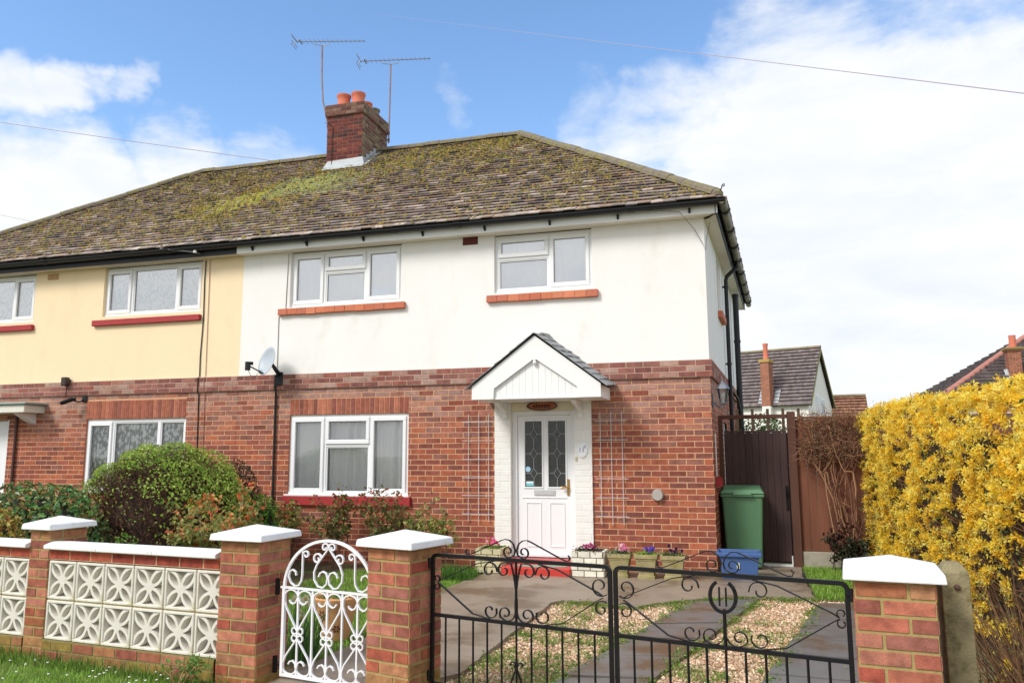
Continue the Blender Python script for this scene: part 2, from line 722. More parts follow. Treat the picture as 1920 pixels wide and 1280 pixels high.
M_BRICK = mat('brick', attr=True, rough=0.9, var=0.34, vscale=13, bump=0.35, bscale=160, spec=0.25)
M_BRICK2 = mat('garden_brick', attr=True, rough=0.9, var=0.42, vscale=15, bump=0.4, bscale=120, spec=0.25)
M_MORTAR = mat('mortar', attr=True, rough=0.95, var=0.15, vscale=30, bump=0.4, bscale=200, spec=0.2)
M_WHITE = mat('white_plastic', S(238, 239, 240), rough=0.32, spec=0.45)
M_RENDER = mat('white_render', S(240, 238, 234), rough=0.93, var=0.035, vscale=1.6, color2=S(222, 217, 207), c2scale=2.2, c2lo=.52, c2hi=.85, stretch=(1, 1, .45), bump=0.25, bscale=140, spec=0.2, bdist=0.004)
M_CREAM = mat('cream_render', S(245, 223, 186), rough=0.93, var=0.03, vscale=1.5, color2=S(238, 210, 172), c2scale=2.0, c2lo=.5, c2hi=.85, stretch=(1, 1, .45), bump=0.25, bscale=140, spec=0.2, bdist=0.004)
M_WPAINT = mat('white_paint', S(240, 240, 238), rough=0.55, var=0.02, vscale=5, bump=0.1, bscale=60)
M_BLACK = mat('black_plastic', S(26, 28, 32), rough=0.4, spec=.4, var=0.1, vscale=4)
M_RED = mat('red_paint', S(168, 46, 48), rough=0.6, var=0.12, vscale=9, bump=0.2, bscale=60)
M_TERRA = mat('terracotta_tile', attr=True, rough=0.8, var=0.12, vscale=22, bump=0.2, bscale=90)
M_CURTAIN = mat('white_curtain', S(238, 238, 236), rough=0.9, spec=0.1)
M_DARK = mat('room_shade', S(30, 30, 32), rough=0.9)  # near-black colour stands in for the shade of a room
M_LEAD = mat('lead_flashing', S(176, 182, 186), rough=0.55, var=0.12, vscale=12)
M_METAL = mat('grey_metal', S(150, 152, 155), rough=0.4, metal=0.8, var=0.08)
M_IRON = mat('black_iron', S(14, 14, 17), rough=0.42, spec=.35, var=0.2, vscale=40, bump=0.15, bscale=300)
M_WIRON = mat('white_iron', S(238, 238, 240), rough=0.4, var=0.03, vscale=30)
G_CLEAR = glassmat('clear_glass', refl=.07)
G_SKY = glassmat('sky_boost_glass', refl=.42, gloss=1.0)  # upper panes: same glass, mirror share raised to brighten the sky reflection
MORT_TAN = S(210, 164, 128)
MORT_GREEN = S(166, 148, 98)
# ------------------------------------------------------------------ the pair of houses
PX = -7.04                      # party line
SIDE = Vector((math.sin(R(3.2)), math.cos(R(3.2)), 0))
SIDEN = Vector((SIDE.y, -SIDE.x, 0))
DEPTH = 7.05
ZB, ZT, ZE = 2.44, 2.665, 4.555
UZ = (0, 0, 1)
M_TILE = mat('roof_tile', attr=True, rough=0.9, var=0.28, vscale=24, bump=0.4, bscale=120, spec=0.25,
             color2=S(112, 106, 88), c2scale=2.2, c2lo=0.50, c2hi=0.78)
M_RIDGE = mat('ridge_tile', S(122, 112, 96), rough=0.95, var=0.25, vscale=14, bump=0.5, bscale=70, color2=S(128, 122, 66), c2scale=9, c2lo=.48, c2hi=.62)
M_MOSS = mat('moss', attr=True, rough=1.0, var=0.35, vscale=60, spec=0.05)
PAL_TILE = [S(156, 140, 132), S(136, 122, 116), S(172, 154, 144), S(124, 112, 108), S(158, 132, 116), S(186, 170, 160), S(144, 126, 116)]
PAL_MOSS = [S(138, 130, 56), S(118, 112, 52), S(152, 140, 58), S(100, 94, 46), S(140, 120, 60), S(122, 114, 66), S(86, 84, 46), S(134, 106, 60)]


def tile_slope(mb, A, B, C, D, gauge=0.128, width=0.168, pal=PAL_TILE, thick=0.015, over=0.05, warm=None, under=S(60, 54, 50), butt=None):
    A, B, C, D = map(Vector, (A, B, C, D))
    u = (B - A).normalized()
    n = u.cross(D - A).normalized()
    if n.z < 0:
        n = -n
    s = n.cross(u).normalized()
    if s.z < 0:
        s = -s
    smax = (D - A).dot(s)
    lw, dl, dr = (B - A).length, (D - A).dot(u), (C - A).dot(u)
    lim = lambda t: (dl * t / smax, lw + (dr - lw) * t / smax)
    rows = int(smax / gauge) + 1
    mb.add([A, B, C, D], [(0, 1, 2, 3)], 0, under)
    for k in range(rows):
        s0 = k * gauge - (over if k == 0 else 0)
        s1 = min(smax, (k + 1) * gauge + 0.012)
        if s1 - s0 < 0.03:
            continue
        off = (width / 2 if k % 2 else 0) + random.uniform(-.008, .008)
        l0, r0 = lim(max(0, s0))
        l1, r1 = lim(s1)
        lo, hi = min(l0, l1), max(r0, r1)
        for j in range(int((lo - off) / width) - 1, int((hi - off) / width) + 1):
            a, b = off + j * width + .002, off + (j + 1) * width - .002
            a0, b0, a1, b1 = max(a, l0), min(b, r0), max(a, l1), min(b, r1)
            if b0 - a0 < .01 and b1 - a1 < .01:
                continue
            b0, b1 = max(b0, a0 + .001), max(b1, a1 + .001)
            h0 = thick * 1.3 + random.uniform(0.003, .017) + (.005 if thick < .03 and gauge > .126 else 0)
            h1 = 0.004
            sl = random.uniform(-.006, .006)
            tl = random.uniform(-.003, .003)
            P = lambda x, y, z: A + u * x + s * y + n * z
            vs = [P(a0, s0 + sl, h0 + tl), P(b0, s0 + sl, h0 - tl), P(b1, s1, h1), P(a1, s1, h1), P(a0, s0 + sl, (max(0, h0 - .015) if thick < .03 else 0)), P(b0, s0 + sl, (max(0, h0 - .015) if thick < .03 else 0))]
            c = jit(random.choice(pal), .16)
            if warm:
                c = warm(a + A.x, s0 / smax, c)
            if butt:
                mb.add(vs, [(0, 1, 2, 3), (4, 0, 3), (5, 2, 1)], 0, mixc(c, (.02, .02, .02), .42))
                mb.add(vs, [(4, 5, 1, 0)], 0, jit(butt, .30))
            else:
                mb.add(vs, [(0, 1, 2, 3), (4, 5, 1, 0), (4, 0, 3), (5, 2, 1), (5, 4, 3, 2)], 0, c)
    return u, s, n, lim, smax


def lump(mb, p, n, r, h, c):
    n = Vector(n).normalized()
    t = n.orthogonal().normalized()
    b = n.cross(t)
    a0 = random.random() * 6
    vs = []
    for rr, hh in ((1.0, 0.0), (0.7, 0.7)):
        for j in range(6):
            a = a0 + j * math.pi / 3
            q = r * rr * random.uniform(.7, 1.2)
            vs.append(Vector(p) + (t * math.cos(a) + b * math.sin(a)) * q + n * hh * h)
    vs.append(Vector(p) + n * h)
    mb.add(vs, [(j, (j + 1) % 6, 6 + (j + 1) % 6, 6 + j) for j in range(6)] + [(6 + j, 6 + (j + 1) % 6, 12) for j in range(6)], 0, c)


def half_round(mb, a, b, r, n=7, m=0, c=(.5, .5, .5), up=(0, 0, 1), step=0.33, gap=0.006):
    """row of half round ridge tiles from a to b"""
    a, b = Vector(a), Vector(b)
    d = (b - a)
    ln = d.length
    d.normalize()
    side = d.cross(Vector(up)).normalized()
    upv = side.cross(d).normalized()
    k = max(1, int(round(ln / step)))
    for i in range(k):
        p0, p1 = a + d * (ln * i / k + gap), a + d * (ln * (i + 1) / k)
        ru, dz = r * random.uniform(.97, 1.05), random.uniform(-.006, .006)
        vs = []
        for p in (p0, p1):
            for rr in (1.0, .86):
                for j in range(n):
                    t = math.pi * (-.05 + 1.1 * j / (n - 1))
                    vs.append(p + side * (math.cos(t) * ru * rr) + upv * (math.sin(t) * ru * rr * .85 + dz))
        fs = [(j, j + 1, 2 * n + j + 1, 2 * n + j) for j in range(n - 1)]
        fs += [(j, n + j, n + j + 1, j + 1) for j in range(n - 1)]
        fs += [(2 * n + j, 2 * n + j + 1, 3 * n + j + 1, 3 * n + j) for j in range(n - 1)]
        mb.add(vs, fs, m, c)


def window(house, X0, X1, Z0, Z1, cols, y=0.03, net=0, room=0.55, fr=0.055, blind=False):
    """upvc window. cols: (width share, [(height share, 'open' | 'fixed'), ...] from the top)"""
    fm = MB()
    yf = y
    yb = y + 0.07
    fm.box(X0, X1, yf, yb, Z1 - fr, Z1, bev=.004)
    fm.box(X0, X1, yf - .012, yb, Z0, Z0 + fr, bev=.004)
    fm.box(X0, X0 + fr, yf, yb, Z0 + fr, Z1 - fr, bev=.004)
    fm.box(X1 - fr, X1, yf, yb, Z0 + fr, Z1 - fr, bev=.004)
    tot = sum(c[0] for c in cols)
    xs = [X0 + fr]
    inner = X1 - X0 - 2 * fr - .05 * (len(cols) - 1)
    sashes, panes = [], []
    x = X0 + fr
    for i, (w, rows) in enumerate(cols):
        x1 = x + inner * w / tot
        z = Z1 - fr
        hh = Z1 - Z0 - 2 * fr - .05 * (len(rows) - 1)
        for j, (h, typ) in enumerate(rows):
            z1 = z - hh * h / sum(q[0] for q in rows)
            if typ == 'open':
                s = MB()
                k = 0.052
                e = .012
                ys = yf - .022
                s.box(x - e, x1 + e, ys, yf + .05, z - k, z + e, bev=.006)
                s.box(x - e, x1 + e, ys, yf + .05, z1 - e, z1 + k, bev=.006)
                s.box(x - e, x - e + k, ys, yf + .05, z1 + k, z - k, bev=.006)
                s.box(x1 + e - k, x1 + e, ys, yf + .05, z1 + k, z - k, bev=.006)
                sashes.append(s)
                panes.append((x + k - e, x1 - k + e, z1 + k, z - k, yf + .012))
            else:
                b = .016
                fm.box(x, x1, yf + .010, yf + .045, z - b, z)
                fm.box(x, x1, yf + .010, yf + .045, z1, z1 + b)
                fm.box(x, x + b, yf + .010, yf + .045, z1 + b, z - b)
                fm.box(x1 - b, x1, yf + .010, yf + .045, z1 + b, z - b)
                panes.append((x + b, x1 - b, z1 + b, z - b, yf + .030))
            z = z1
            if j < len(rows) - 1:
                fm.box(x, x1, yf, yb, z - .05, z, bev=.004)
                z -= .05
        x = x1
        if i < len(cols) - 1:
            fm.box(x, x + .05, yf, yb, Z0 + fr, Z1 - fr, bev=.004)
            x += .05
    w = fm.build('window', M_WHITE, house)
    for s in sashes:
        s.build('sash', M_WHITE, w)
    for (a, b, c, d, yy) in panes:
        g = MB()
        g.quad((a, yy, c), (b, yy, c), (b, yy, d), (a, yy, d))
        g.build('pane', G_SKY if Z0 > 3 else G_CLEAR, w)
        g = MB()                      # rubber gasket round the glass
        k = .007
        g.box(a, b, yy - .004, yy - .001, d - k, d)
        g.box(a, b, yy - .004, yy - .001, c, c + k)
        g.box(a, a + k, yy - .004, yy - .001, c + k, d - k)
        g.box(b - k, b, yy - .004, yy - .001, c + k, d - k)
        g.build('gasket', mat('gasket', S(120, 122, 126), rough=.6), w)
    return w


def curtain(parent, x0, x1, z0, z1, y, folds=26, amp=0.02, material=None, seed=0, gather=0.0):
    """hanging cloth with vertical folds"""
    r = random.Random(seed)
    n = int((x1 - x0) / 0.012)
    ph = [r.uniform(0, 6.28) for _ in range(5)]
    vs, fs = [], []
    for i in range(n + 1):
        t = i / n
        for j in range(6):
            q = j / 5
            fold = math.sin(t * folds * 6.28 / 2 + ph[0] + 1.6 * math.sin(t * 9 + ph[1])) * (0.65 + .35 * math.sin(t * 23 + ph[2]))
            yy = y + amp * fold * (0.75 + .25 * q) + .4 * amp * math.sin(t * folds * 2.3 + ph[3] + q * .6)
            xx = x0 + (x1 - x0) * (t + gather * math.sin(3.14 * t) * (q - .5) * .1)
            vs.append((xx, yy, z0 + (z1 - z0) * q))
    for i in range(n):
        for j in range(5):
            fs.append((i * 6 + j, (i + 1) * 6 + j, (i + 1) * 6 + j + 1, i * 6 + j + 1))
    m = MB()
    m.add(vs, fs)
    return m.build('curtain', material or M_CURTAIN, parent, smooth=True)


def netmat(name, scale, thr, base, holes):
    if name in MATS:
        return MATS[name]
    m = bpy.data.materials.new(name)
    m.use_nodes = True
    t = m.node_tree
    p = t.nodes['Principled BSDF']
    p.inputs['Roughness'].default_value = .9
    p.inputs['Specular IOR Level'].default_value = .1
    tcn = t.nodes.new("ShaderNodeTexCoord")
    mp = t.nodes.new("ShaderNodeMapping")
    mp.inputs['Scale'].default_value = (1, 0.2, 0.55)
    t.links.new(tcn.outputs['Object'], mp.inputs[0])
    v = t.nodes.new("ShaderNodeTexVoronoi")
    v.inputs['Scale'].default_value = scale
    t.links.new(mp.outputs[0], v.inputs['Vector'])
    n = t.nodes.new("ShaderNodeTexNoise")
    n.inputs['Scale'].default_value = scale * .6
    n.inputs['Detail'].default_value = 5
    t.links.new(mp.outputs[0], n.inputs['Vector'])
    a = t.nodes.new("ShaderNodeMath")
    a.operation = 'MULTIPLY'
    t.links.new(v.outputs['Distance'], a.inputs[0])
    t.links.new(n.outputs['Fac'], a.inputs[1])
    mr = t.nodes.new("ShaderNodeMapRange")
    mr.interpolation_type = 'SMOOTHSTEP'
    mr.inputs['From Min'].default_value = thr - .1
    mr.inputs['From Max'].default_value = thr + .1
    t.links.new(a.outputs[0], mr.inputs['Value'])
    mx = t.nodes.new("ShaderNodeMix")
    mx.data_type = 'RGBA'
    mx.inputs[6].default_value = (*base, 1)
    mx.inputs[7].default_value = (*holes, 1)
    t.links.new(mr.outputs[0], mx.inputs['Factor'])
    t.links.new(mx.outputs[2], p.inputs['Base Color'])
    MATS[name] = m
    return m


M_NET = netmat('net_curtain', 26, .26, S(253, 255, 254), S(206, 213, 211))
M_LACE = netmat('lace_curtain', 22, .24, S(252, 254, 250), S(128, 138, 130))
M_VOILE = mat('voile_curtain', S(253, 253, 252), rough=.95, spec=.1)
M_BRIGHTNET = mat('bright_net', S(253, 254, 255), rough=.95, spec=.1, var=.05, vscale=14, stretch=(1, .2, .25))


def brick_sill(house_part, x0, x1, z0, z1, y0, red=False, name='sill'):
    m = MB()
    if red:
        m.box(x0, x1, y0, 0.05, z0, z1, bev=.006)
        return m.build(name, M_RED, house_part)
    n = int((x1 - x0) / .152)
    for i in range(n):
        a = x0 + (x1 - x0) * i / n
        b = x0 + (x1 - x0) * (i + 1) / n
        dz = random.uniform(-.006, .003)
        m.box(a + .0012, b - .0012, y0 + random.uniform(-.004, .004), 0.05, z0 + dz, z1, bev=.004,
              c=jit(random.choice([S(206, 122, 88), S(198, 112, 82), S(212, 130, 96), S(192, 112, 86)]), .06))
    return m.build(name, M_TERRA, house_part)


def soldier(house, x0, x1, z0, z1):
    m = MB()
    n = int(round((x1 - x0) / .0755))
    for i in range(n):
        a, b = x0 + (x1 - x0) * i / n + .005, x0 + (x1 - x0) * (i + 1) / n - .005
        pr = .007 + random.uniform(-.001, .001)
        c = jit(random.choice([S(166, 100, 80), S(150, 88, 74), S(176, 110, 88), S(140, 84, 74), S(164, 96, 78)]), .1)
        ch = .0025
        vs = [(a, .002, z0 + .004), (b, .002, z0 + .004), (b, .002, z1 - .005), (a, .002, z1 - .005),
              (a + ch, -pr, z0 + .006), (b - ch, -pr, z0 + .006), (b - ch, -pr, z1 - .007), (a + ch, -pr, z1 - .007)]
        m.add(vs, [(4, 5, 6, 7), (0, 1, 5, 4), (1, 2, 6, 5), (2, 3, 7, 6), (3, 0, 4, 7)], 0, c)
    m.quad((x0, 0, z0), (x1, 0, z0), (x1, 0, z1), (x0, 0, z1), 1, MORT_TAN)
    m.quad((x0, 0, z0), (x0, .12, z0), (x1, .12, z0), (x1, 0, z0), 1, MORT_TAN)
    return m.build('lintel', [M_BRICK, M_MORTAR], house)


def house_shell(house, xa, xb, holes_low, holes_up, rendermat, right=True, shift=0.0):
    # brick ground floor
    m = MB()
    bricks(m, (0, 0, 0), (1, 0, 0), (0, -1, 0), xa, xb, -.10, ZB, holes_low, col_house(), vref=ZB, mcol=MORT_TAN, shift=shift)
    for h in holes_low:
        if h[4:] and h[4] == 'door':
            continue
        a0, a1, b0, b1 = h[:4]
        m.quad((a0, 0, b0), (a0, 0, b1), (a0, .12, b1), (a0, .12, b0), 1, S(176, 112, 86))
        m.quad((a1, 0, b1), (a1, 0, b0), (a1, .12, b0), (a1, .12, b1), 1, S(176, 112, 86))
    if right:
        bricks(m, (0, 0, 0), SIDE, SIDEN, 0, DEPTH, -.10, ZB, [(1.9, 2.7, .98, 1.95)], col_house(), vref=ZB, mcol=MORT_TAN, shift=.1125)
        x2, y2 = SIDE.x * DEPTH, SIDE.y * DEPTH
        bricks(m, (x2, y2, 0), (-1, 0, 0), (0, 1, 0), 0, x2 - xa, -.10, ZB, [], col_house(), vref=ZB, mcol=MORT_TAN)
    else:
        bricks(m, (xa, DEPTH, 0), (0, -1, 0), (-1, 0, 0), 0, DEPTH, -.10, ZB, [], col_house(), vref=ZB, mcol=MORT_TAN)
        bricks(m, (xb, DEPTH, 0), (-1, 0, 0), (0, 1, 0), 0, xb - xa, -.10, ZB, [], col_house(), vref=ZB, mcol=MORT_TAN)
    m.build('brick_wall', [M_BRICK, M_MORTAR], house)
    # projecting band of three courses
    m = MB()
    pj = .032
    bricks(m, (0, -pj, 0), (1, 0, 0), (0, -1, 0), xa, xb + (pj if right else 0), ZB, ZT, [], col_band, vref=ZB, mcol=S(190, 156, 136), shift=.05, proud=.005)
    m.quad((xa, -pj, ZB), (xa, .01, ZB), (xb + pj * right, .01, ZB), (xb + pj * right, -pj, ZB), 1, S(150, 110, 92))
    m.quad((xa, -pj, ZT), (xb + pj * right, -pj, ZT), (xb + pj * right, .03, ZT), (xa, .03, ZT), 1, S(170, 150, 138))
    if right:
        o = Vector((0, 0, 0)) + SIDEN * pj
        bricks(m, o, SIDE, SIDEN, -pj, DEPTH, ZB, ZT, [], col_band, vref=ZB, mcol=S(190, 156, 136), proud=.005)
        q = lambda s, d, z: Vector((0, 0, z)) + SIDE * s + SIDEN * d
        m.quad(q(0, 0, ZB), q(DEPTH, 0, ZB), q(DEPTH, pj, ZB), q(-pj, pj, ZB), 1, S(150, 110, 92))
        m.quad(q(-pj, pj, ZT), q(DEPTH, pj, ZT), q(DEPTH, -.02, ZT), q(0, -.02, ZT), 1, S(170, 150, 138))
    m.build('brick_band', [M_BRICK, M_MORTAR], house)
    # rendered upper floor
    m = MB()
    sheet(m, (0, 0, 0), (1, 0, 0), UZ, (0, -1, 0), xa, xb, ZT, ZE + .02, holes_up, reveal=.1)
    if right:
        sheet(m, (0, 0, 0), SIDE, UZ, SIDEN, 0, DEPTH, ZT, ZE + .02, [(1.9, 2.6, 3.62, 4.5)], reveal=.1)
        m.quad((SIDE.x * DEPTH, DEPTH, ZT), (xa, DEPTH, ZT), (xa, DEPTH, ZE), (SIDE.x * DEPTH, DEPTH, ZE))
    else:
        m.quad((xa, DEPTH, ZT), (xa, 0, ZT), (xa, 0, ZE), (xa, DEPTH, ZE))
        m.quad((xb, DEPTH, ZT), (xa, DEPTH, ZT), (xa, DEPTH, ZE), (xb, DEPTH, ZE))
    # corner bead, a hair proud of the render
    m.build('rendered_wall', rendermat, house)


EY, EX, ER = -.27, .25, 3.716
ZEAVE, ZRIDGE = 4.74, 7.525
APX, APY = EX - ER, EY + ER
REAR = EY + 2 * ER
RX = EX + SIDE.x * 2 * ER          # rear right eave corner x


def mirror(p):
    return (2 * PX - p[0], p[1], p[2])


def warmf(x, t, c):
    if t < .10:
        c = mixc(c, S(176, 168, 160), .25 * random.random())
    return c


def moss_density(x, t):
    g = lambda a, b, sa, sb: math.exp(-((x - a) / sa) ** 2 - ((t - b) / sb) ** 2)
    return .17 + .85 * g(-8.2, .42, 1.2, .22) + .8 * g(-7.0, .60, .75, .14) + .45 * g(-5.2, .80, 1.6, .18) + .45 * g(-3.6, .94, 1.2, .10) + .45 * g(-9.6, .82, 1.2, .12) + .15 * g(-11.5, .35, 2.0, .4) + .15 * g(-1.6, .5, 1.2, .3) - .10 * g(-4.6, .2, 1.8, .15)


def roof(house, mir):
    f = mirror if mir else (lambda p: p)
    pts = dict(fr=(EX, EY, ZEAVE), ap=(APX, APY, ZRIDGE), fp=(PX, EY, ZEAVE), rp=(PX, APY, ZRIDGE), rr=(RX, REAR, ZEAVE), bp=(PX, REAR, ZEAVE))
    pts = {k: f(v) for k, v in pts.items()}
    m = MB()
    if not mir:
        uu = tile_slope(m, pts['fp'], pts['fr'], pts['ap'], pts['rp'], warm=warmf)
        tile_slope(m, pts['fr'], pts['rr'], pts['ap'], pts['ap'])
        tile_slope(m, pts['rr'], pts['bp'], pts['rp'], pts['ap'])
    else:
        uu = tile_slope(m, pts['fr'], pts['fp'], pts['rp'], pts['ap'], warm=warmf)
        tile_slope(m, pts['rr'], pts['fr'], pts['ap'], pts['ap'])
        tile_slope(m, pts['bp'], pts['rr'], pts['ap'], pts['rp'])
    rf = m.build('roof', M_TILE, house)
    m = MB()
    half_round(m, pts['rp'], pts['ap'], .10)
    m.build('ridge_tiles', M_RIDGE, rf)
    m = MB()
    a = Vector(pts['fr']) + Vector((0.0, 0, .02))
    a = a.lerp(Vector(pts['ap']) + Vector((0, 0, .02)), .018)
    half_round(m, a, Vector(pts['ap']) + Vector((0, 0, .02)), .095)
    m.lathe([(.085, -.03), (.085, .02), (.06, .06), (0, .08)], (a.x, a.y, a.z - .01), 10)
    half_round(m, Vector(pts['rr']) + Vector((0, 0, .02)), Vector(pts['ap']) + Vector((0, 0, .02)), .095)
    m.build('hip_tiles', M_RIDGE, rf)
    # moss and lichen
    u, s, n, lim, smax = uu
    A = Vector(pts['fp'] if not mir else pts['fr'])
    m = MB()
    cnt = 0
    while cnt < 6400:
        t = random.random()
        l, r = lim(t * smax)
        lo, hi = lim(0)
        x = random.uniform(lo, hi)
        if not (l < x < r):
            continue
        p = A + u * x + s * (t * smax)
        dn = moss_density(p.x, t)
        # clump noise
        cl = math.sin(p.x * 7.1 + 3 * math.sin(t * 17)) * math.sin(t * 31 + 2.3 * math.sin(p.x * 3.3)) * .5 + .5
        if random.random() > dn * (.15 + 1.3 * cl ** 1.5):
            continue
        k = round(t * smax / .128) * .128 - random.uniform(-.012, .03)
        p = A + u * x + s * k
        c = jit(random.choice(PAL_MOSS), .2)
        if dn > .9:
            c = mixc(c, S(188, 190, 84), random.uniform(.1, .7))
        if abs(p.x + 6.9) < .9 and .45 < t < .72:
            c = mixc(c, S(150, 164, 112), random.uniform(.2, .7))
        if random.random() < .05:
            c = S(164, 126, 74)
        sz = random.uniform(.012, .033) * (1.15 if dn > .6 else .95)
        c = mixc(c, S(112, 100, 80), random.uniform(0, .3))
        lump(m, p + n * .018, n, sz, sz * random.uniform(.5, .9), c)
        cnt += 1
    tag(m.build('moss', M_MOSS, rf), kind='stuff')
    # ridge moss tufts
    return rf


def gutter_run(mb, a, b, r=.058, out=(0, -1, 0), joints=2.0):
    a, b, out = Vector(a), Vector(b), Vector(out)
    prof = []
    for j in range(9):
        t = math.pi * (1 + j / 8)
        prof.append((math.cos(t) * r, math.sin(t) * r))
    prof += [(x * .86, y * .86) for x, y in prof[::-1]]
    poly0 = [a + out * x + Vector((0, 0, z)) for x, z in prof]
    poly1 = [b + out * x + Vector((0, 0, z)) for x, z in prof]
    k = len(prof)
    mb.add(poly0 + poly1, [(i, (i + 1) % k, k + (i + 1) % k, k + i) for i in range(k)] + [tuple(range(9)) , tuple(k + i for i in range(9))[::-1]])
    d = (b - a)
    ln = d.length
    d.normalize()
    n = max(1, int(ln / joints))
    for i in range(1, n + 1):
        p = a + d * (ln * (i - .5) / n)
        ring = [p + out * (math.cos(math.pi * (1 + j / 8)) * (r + .010)) + Vector((0, 0, math.sin(math.pi * (1 + j / 8)) * (r + .010) + .004)) for j in range(9)]
        mb.tube([], 0) if False else None
        vs = [q - d * .05 for q in ring] + [q + d * .05 for q in ring]
        mb.add(vs, [(j, j + 1, 9 + j + 1, 9 + j) for j in range(8)])


# ---------------- white house
house = thing('house', 'semi-detached house half with white rendered upper floor, white front door and little gabled porch', 'house', (-3.5, 3.5, 0))
W1 = (-6.125, -4.20, .87, 2.05)
DOOR = (-2.905, -1.555, -.10, 2.30, 'door')
LINT = (-6.125, -4.20, 2.05, 2.288, 'door')
SILL = (-6.19, -4.14, .74, .87, 'door')
house_shell(house, PX, 0.0, [W1, DOOR, LINT, SILL], [(-6.205, -4.352, 3.69, 5), (-2.918, -1.512, 3.715, 5)], M_RENDER)
LAY = [(1.0, [(1, 'open')]), (1.35, [(.36, 'open'), (.64, 'fixed')]), (1.05, [(1, 'open')])]
w = window(house, W1[0], W1[1], W1[2], W1[3], LAY, y=.028)
brick_sill(w, -6.185, -4.145, .735, .865, -.055, red=True)
m = MB(); m.box(-6.16, -4.17, -.045, .03, .866, .892, bev=.004); m.build('cill', M_WHITE, w)
curtain(w, -6.05, -5.56, .90, 2.0, .10, folds=9, amp=.012, material=M_VOILE, seed=1)
curtain(w, -5.56, -4.25, .90, 2.0, .122, folds=25, amp=.034, material=M_VOILE, seed=2)
soldier(house, W1[0], W1[1], 2.05, 2.288)
w = window(house, -6.205, -4.352, 3.69, 4.55, LAY, y=.055)
brick_sill(w, -6.365, -4.272, 3.572, 3.668, -.06)
curtain(w, -6.15, -4.40, 3.72, 4.52, .104, folds=40, amp=.0045, material=M_BRIGHTNET, seed=3)
w = window(house, -2.918, -1.512, 3.715, 4.55, [(1.35, [(.38, 'open'), (.62, 'fixed')]), (1.0, [(1, 'open')])], y=.055)
brick_sill(w, -3.018, -1.429, 3.580, 3.676, -.06)
curtain(w, -2.87, -1.56, 3.74, 4.52, .104, folds=32, amp=.0045, material=M_BRIGHTNET, seed=4)
# near-black sheets behind the glass, their colour standing in for unlit rooms
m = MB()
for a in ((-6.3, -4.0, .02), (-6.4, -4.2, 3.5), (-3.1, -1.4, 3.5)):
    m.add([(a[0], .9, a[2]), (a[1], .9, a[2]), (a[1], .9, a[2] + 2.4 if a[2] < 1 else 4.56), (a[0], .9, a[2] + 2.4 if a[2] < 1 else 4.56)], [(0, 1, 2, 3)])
m.build('room_shade_sheet', M_DARK, house)
rf = roof(house, False)

# fascia, soffit and gutters
FY, FX = -.20, .185
fq = lambda s, d, z: Vector((0, 0, z)) + SIDE * s + SIDEN * d
m = MB()
m.box(PX, FX, FY, FY + .02, ZE, 4.70)
m.build('fascia', M_WPAINT, house)
m = MB()
m.add([fq(FY, FX - .02, ZE), fq(DEPTH + .2, FX - .02, ZE), fq(DEPTH + .2, FX, ZE), fq(FY + .021, FX, ZE),
       fq(FY, FX - .02, 4.7), fq(DEPTH + .2, FX - .02, 4.7), fq(DEPTH + .2, FX, 4.7), fq(FY + .021, FX, 4.7)],
      [(0, 1, 2, 3), (4, 7, 6, 5), (1, 5, 6, 2), (3, 2, 6, 7), (0, 3, 7, 4), (0, 4, 5, 1)])
m.build('side_fascia', M_BLACK, house)
m = MB()
m.add([(PX, FY + .02, ZE + .006), (FX, FY + .02, ZE + .006), (.05, .06, ZE + .006), (PX, .06, ZE + .006)], [(0, 3, 2, 1)])
m.add([fq(FY + .02, FX, ZE + .006), fq(DEPTH + .2, FX, ZE + .006), fq(DEPTH + .2, -.06, ZE + .006), fq(.06, -.06, ZE + .006)], [(0, 3, 2, 1)])
m.build('soffit', mat('soffit', S(232, 226, 212), rough=.7, var=.04, vscale=2.5), house)
m = MB()
gutter_run(m, (PX, FY - .075, 4.695), (EX + .04, FY - .075, 4.70))
g = m.build('gutter', M_BLACK, house)
m = MB()
a, b = fq(FY - .10, FX + .075, 4.70), fq(DEPTH + .32, FX + .075, 4.69)
gutter_run(m, a, b, out=SIDEN, joints=.95)
ag = m.build('gutter', mat('aged_gutter', S(66, 62, 54), rough=.4, color2=S(124, 116, 84), c2scale=3.0, c2lo=.4, c2hi=.6), house)
for i in range(8):
    p = a + (b - a) * ((i + .5) / 8)
    m = MB()
    d_ = (b - a).normalized()
    ring = [p + SIDEN * (math.cos(math.pi * (1 + j / 10)) * .076) + Vector((0, 0, math.sin(math.pi * (1 + j / 10)) * .076 + .006)) for j in range(11)]
    m.tube(ring, 0, sq=(d_, .006, .035))
    m.build('gutter_union', M_BLACK, ag)
for i in range(8):
    x = -6.75 + i * .94
    m = MB()
    m.prism([(x - .014, FY, 4.645), (x - .014, FY - .055, 4.635), (x - .014, FY - .02, 4.585), (x - .014, FY, 4.575)], (0, 0, 0), (.028, 0, 0))
    m.build('gutter_bracket', M_BLACK, house)
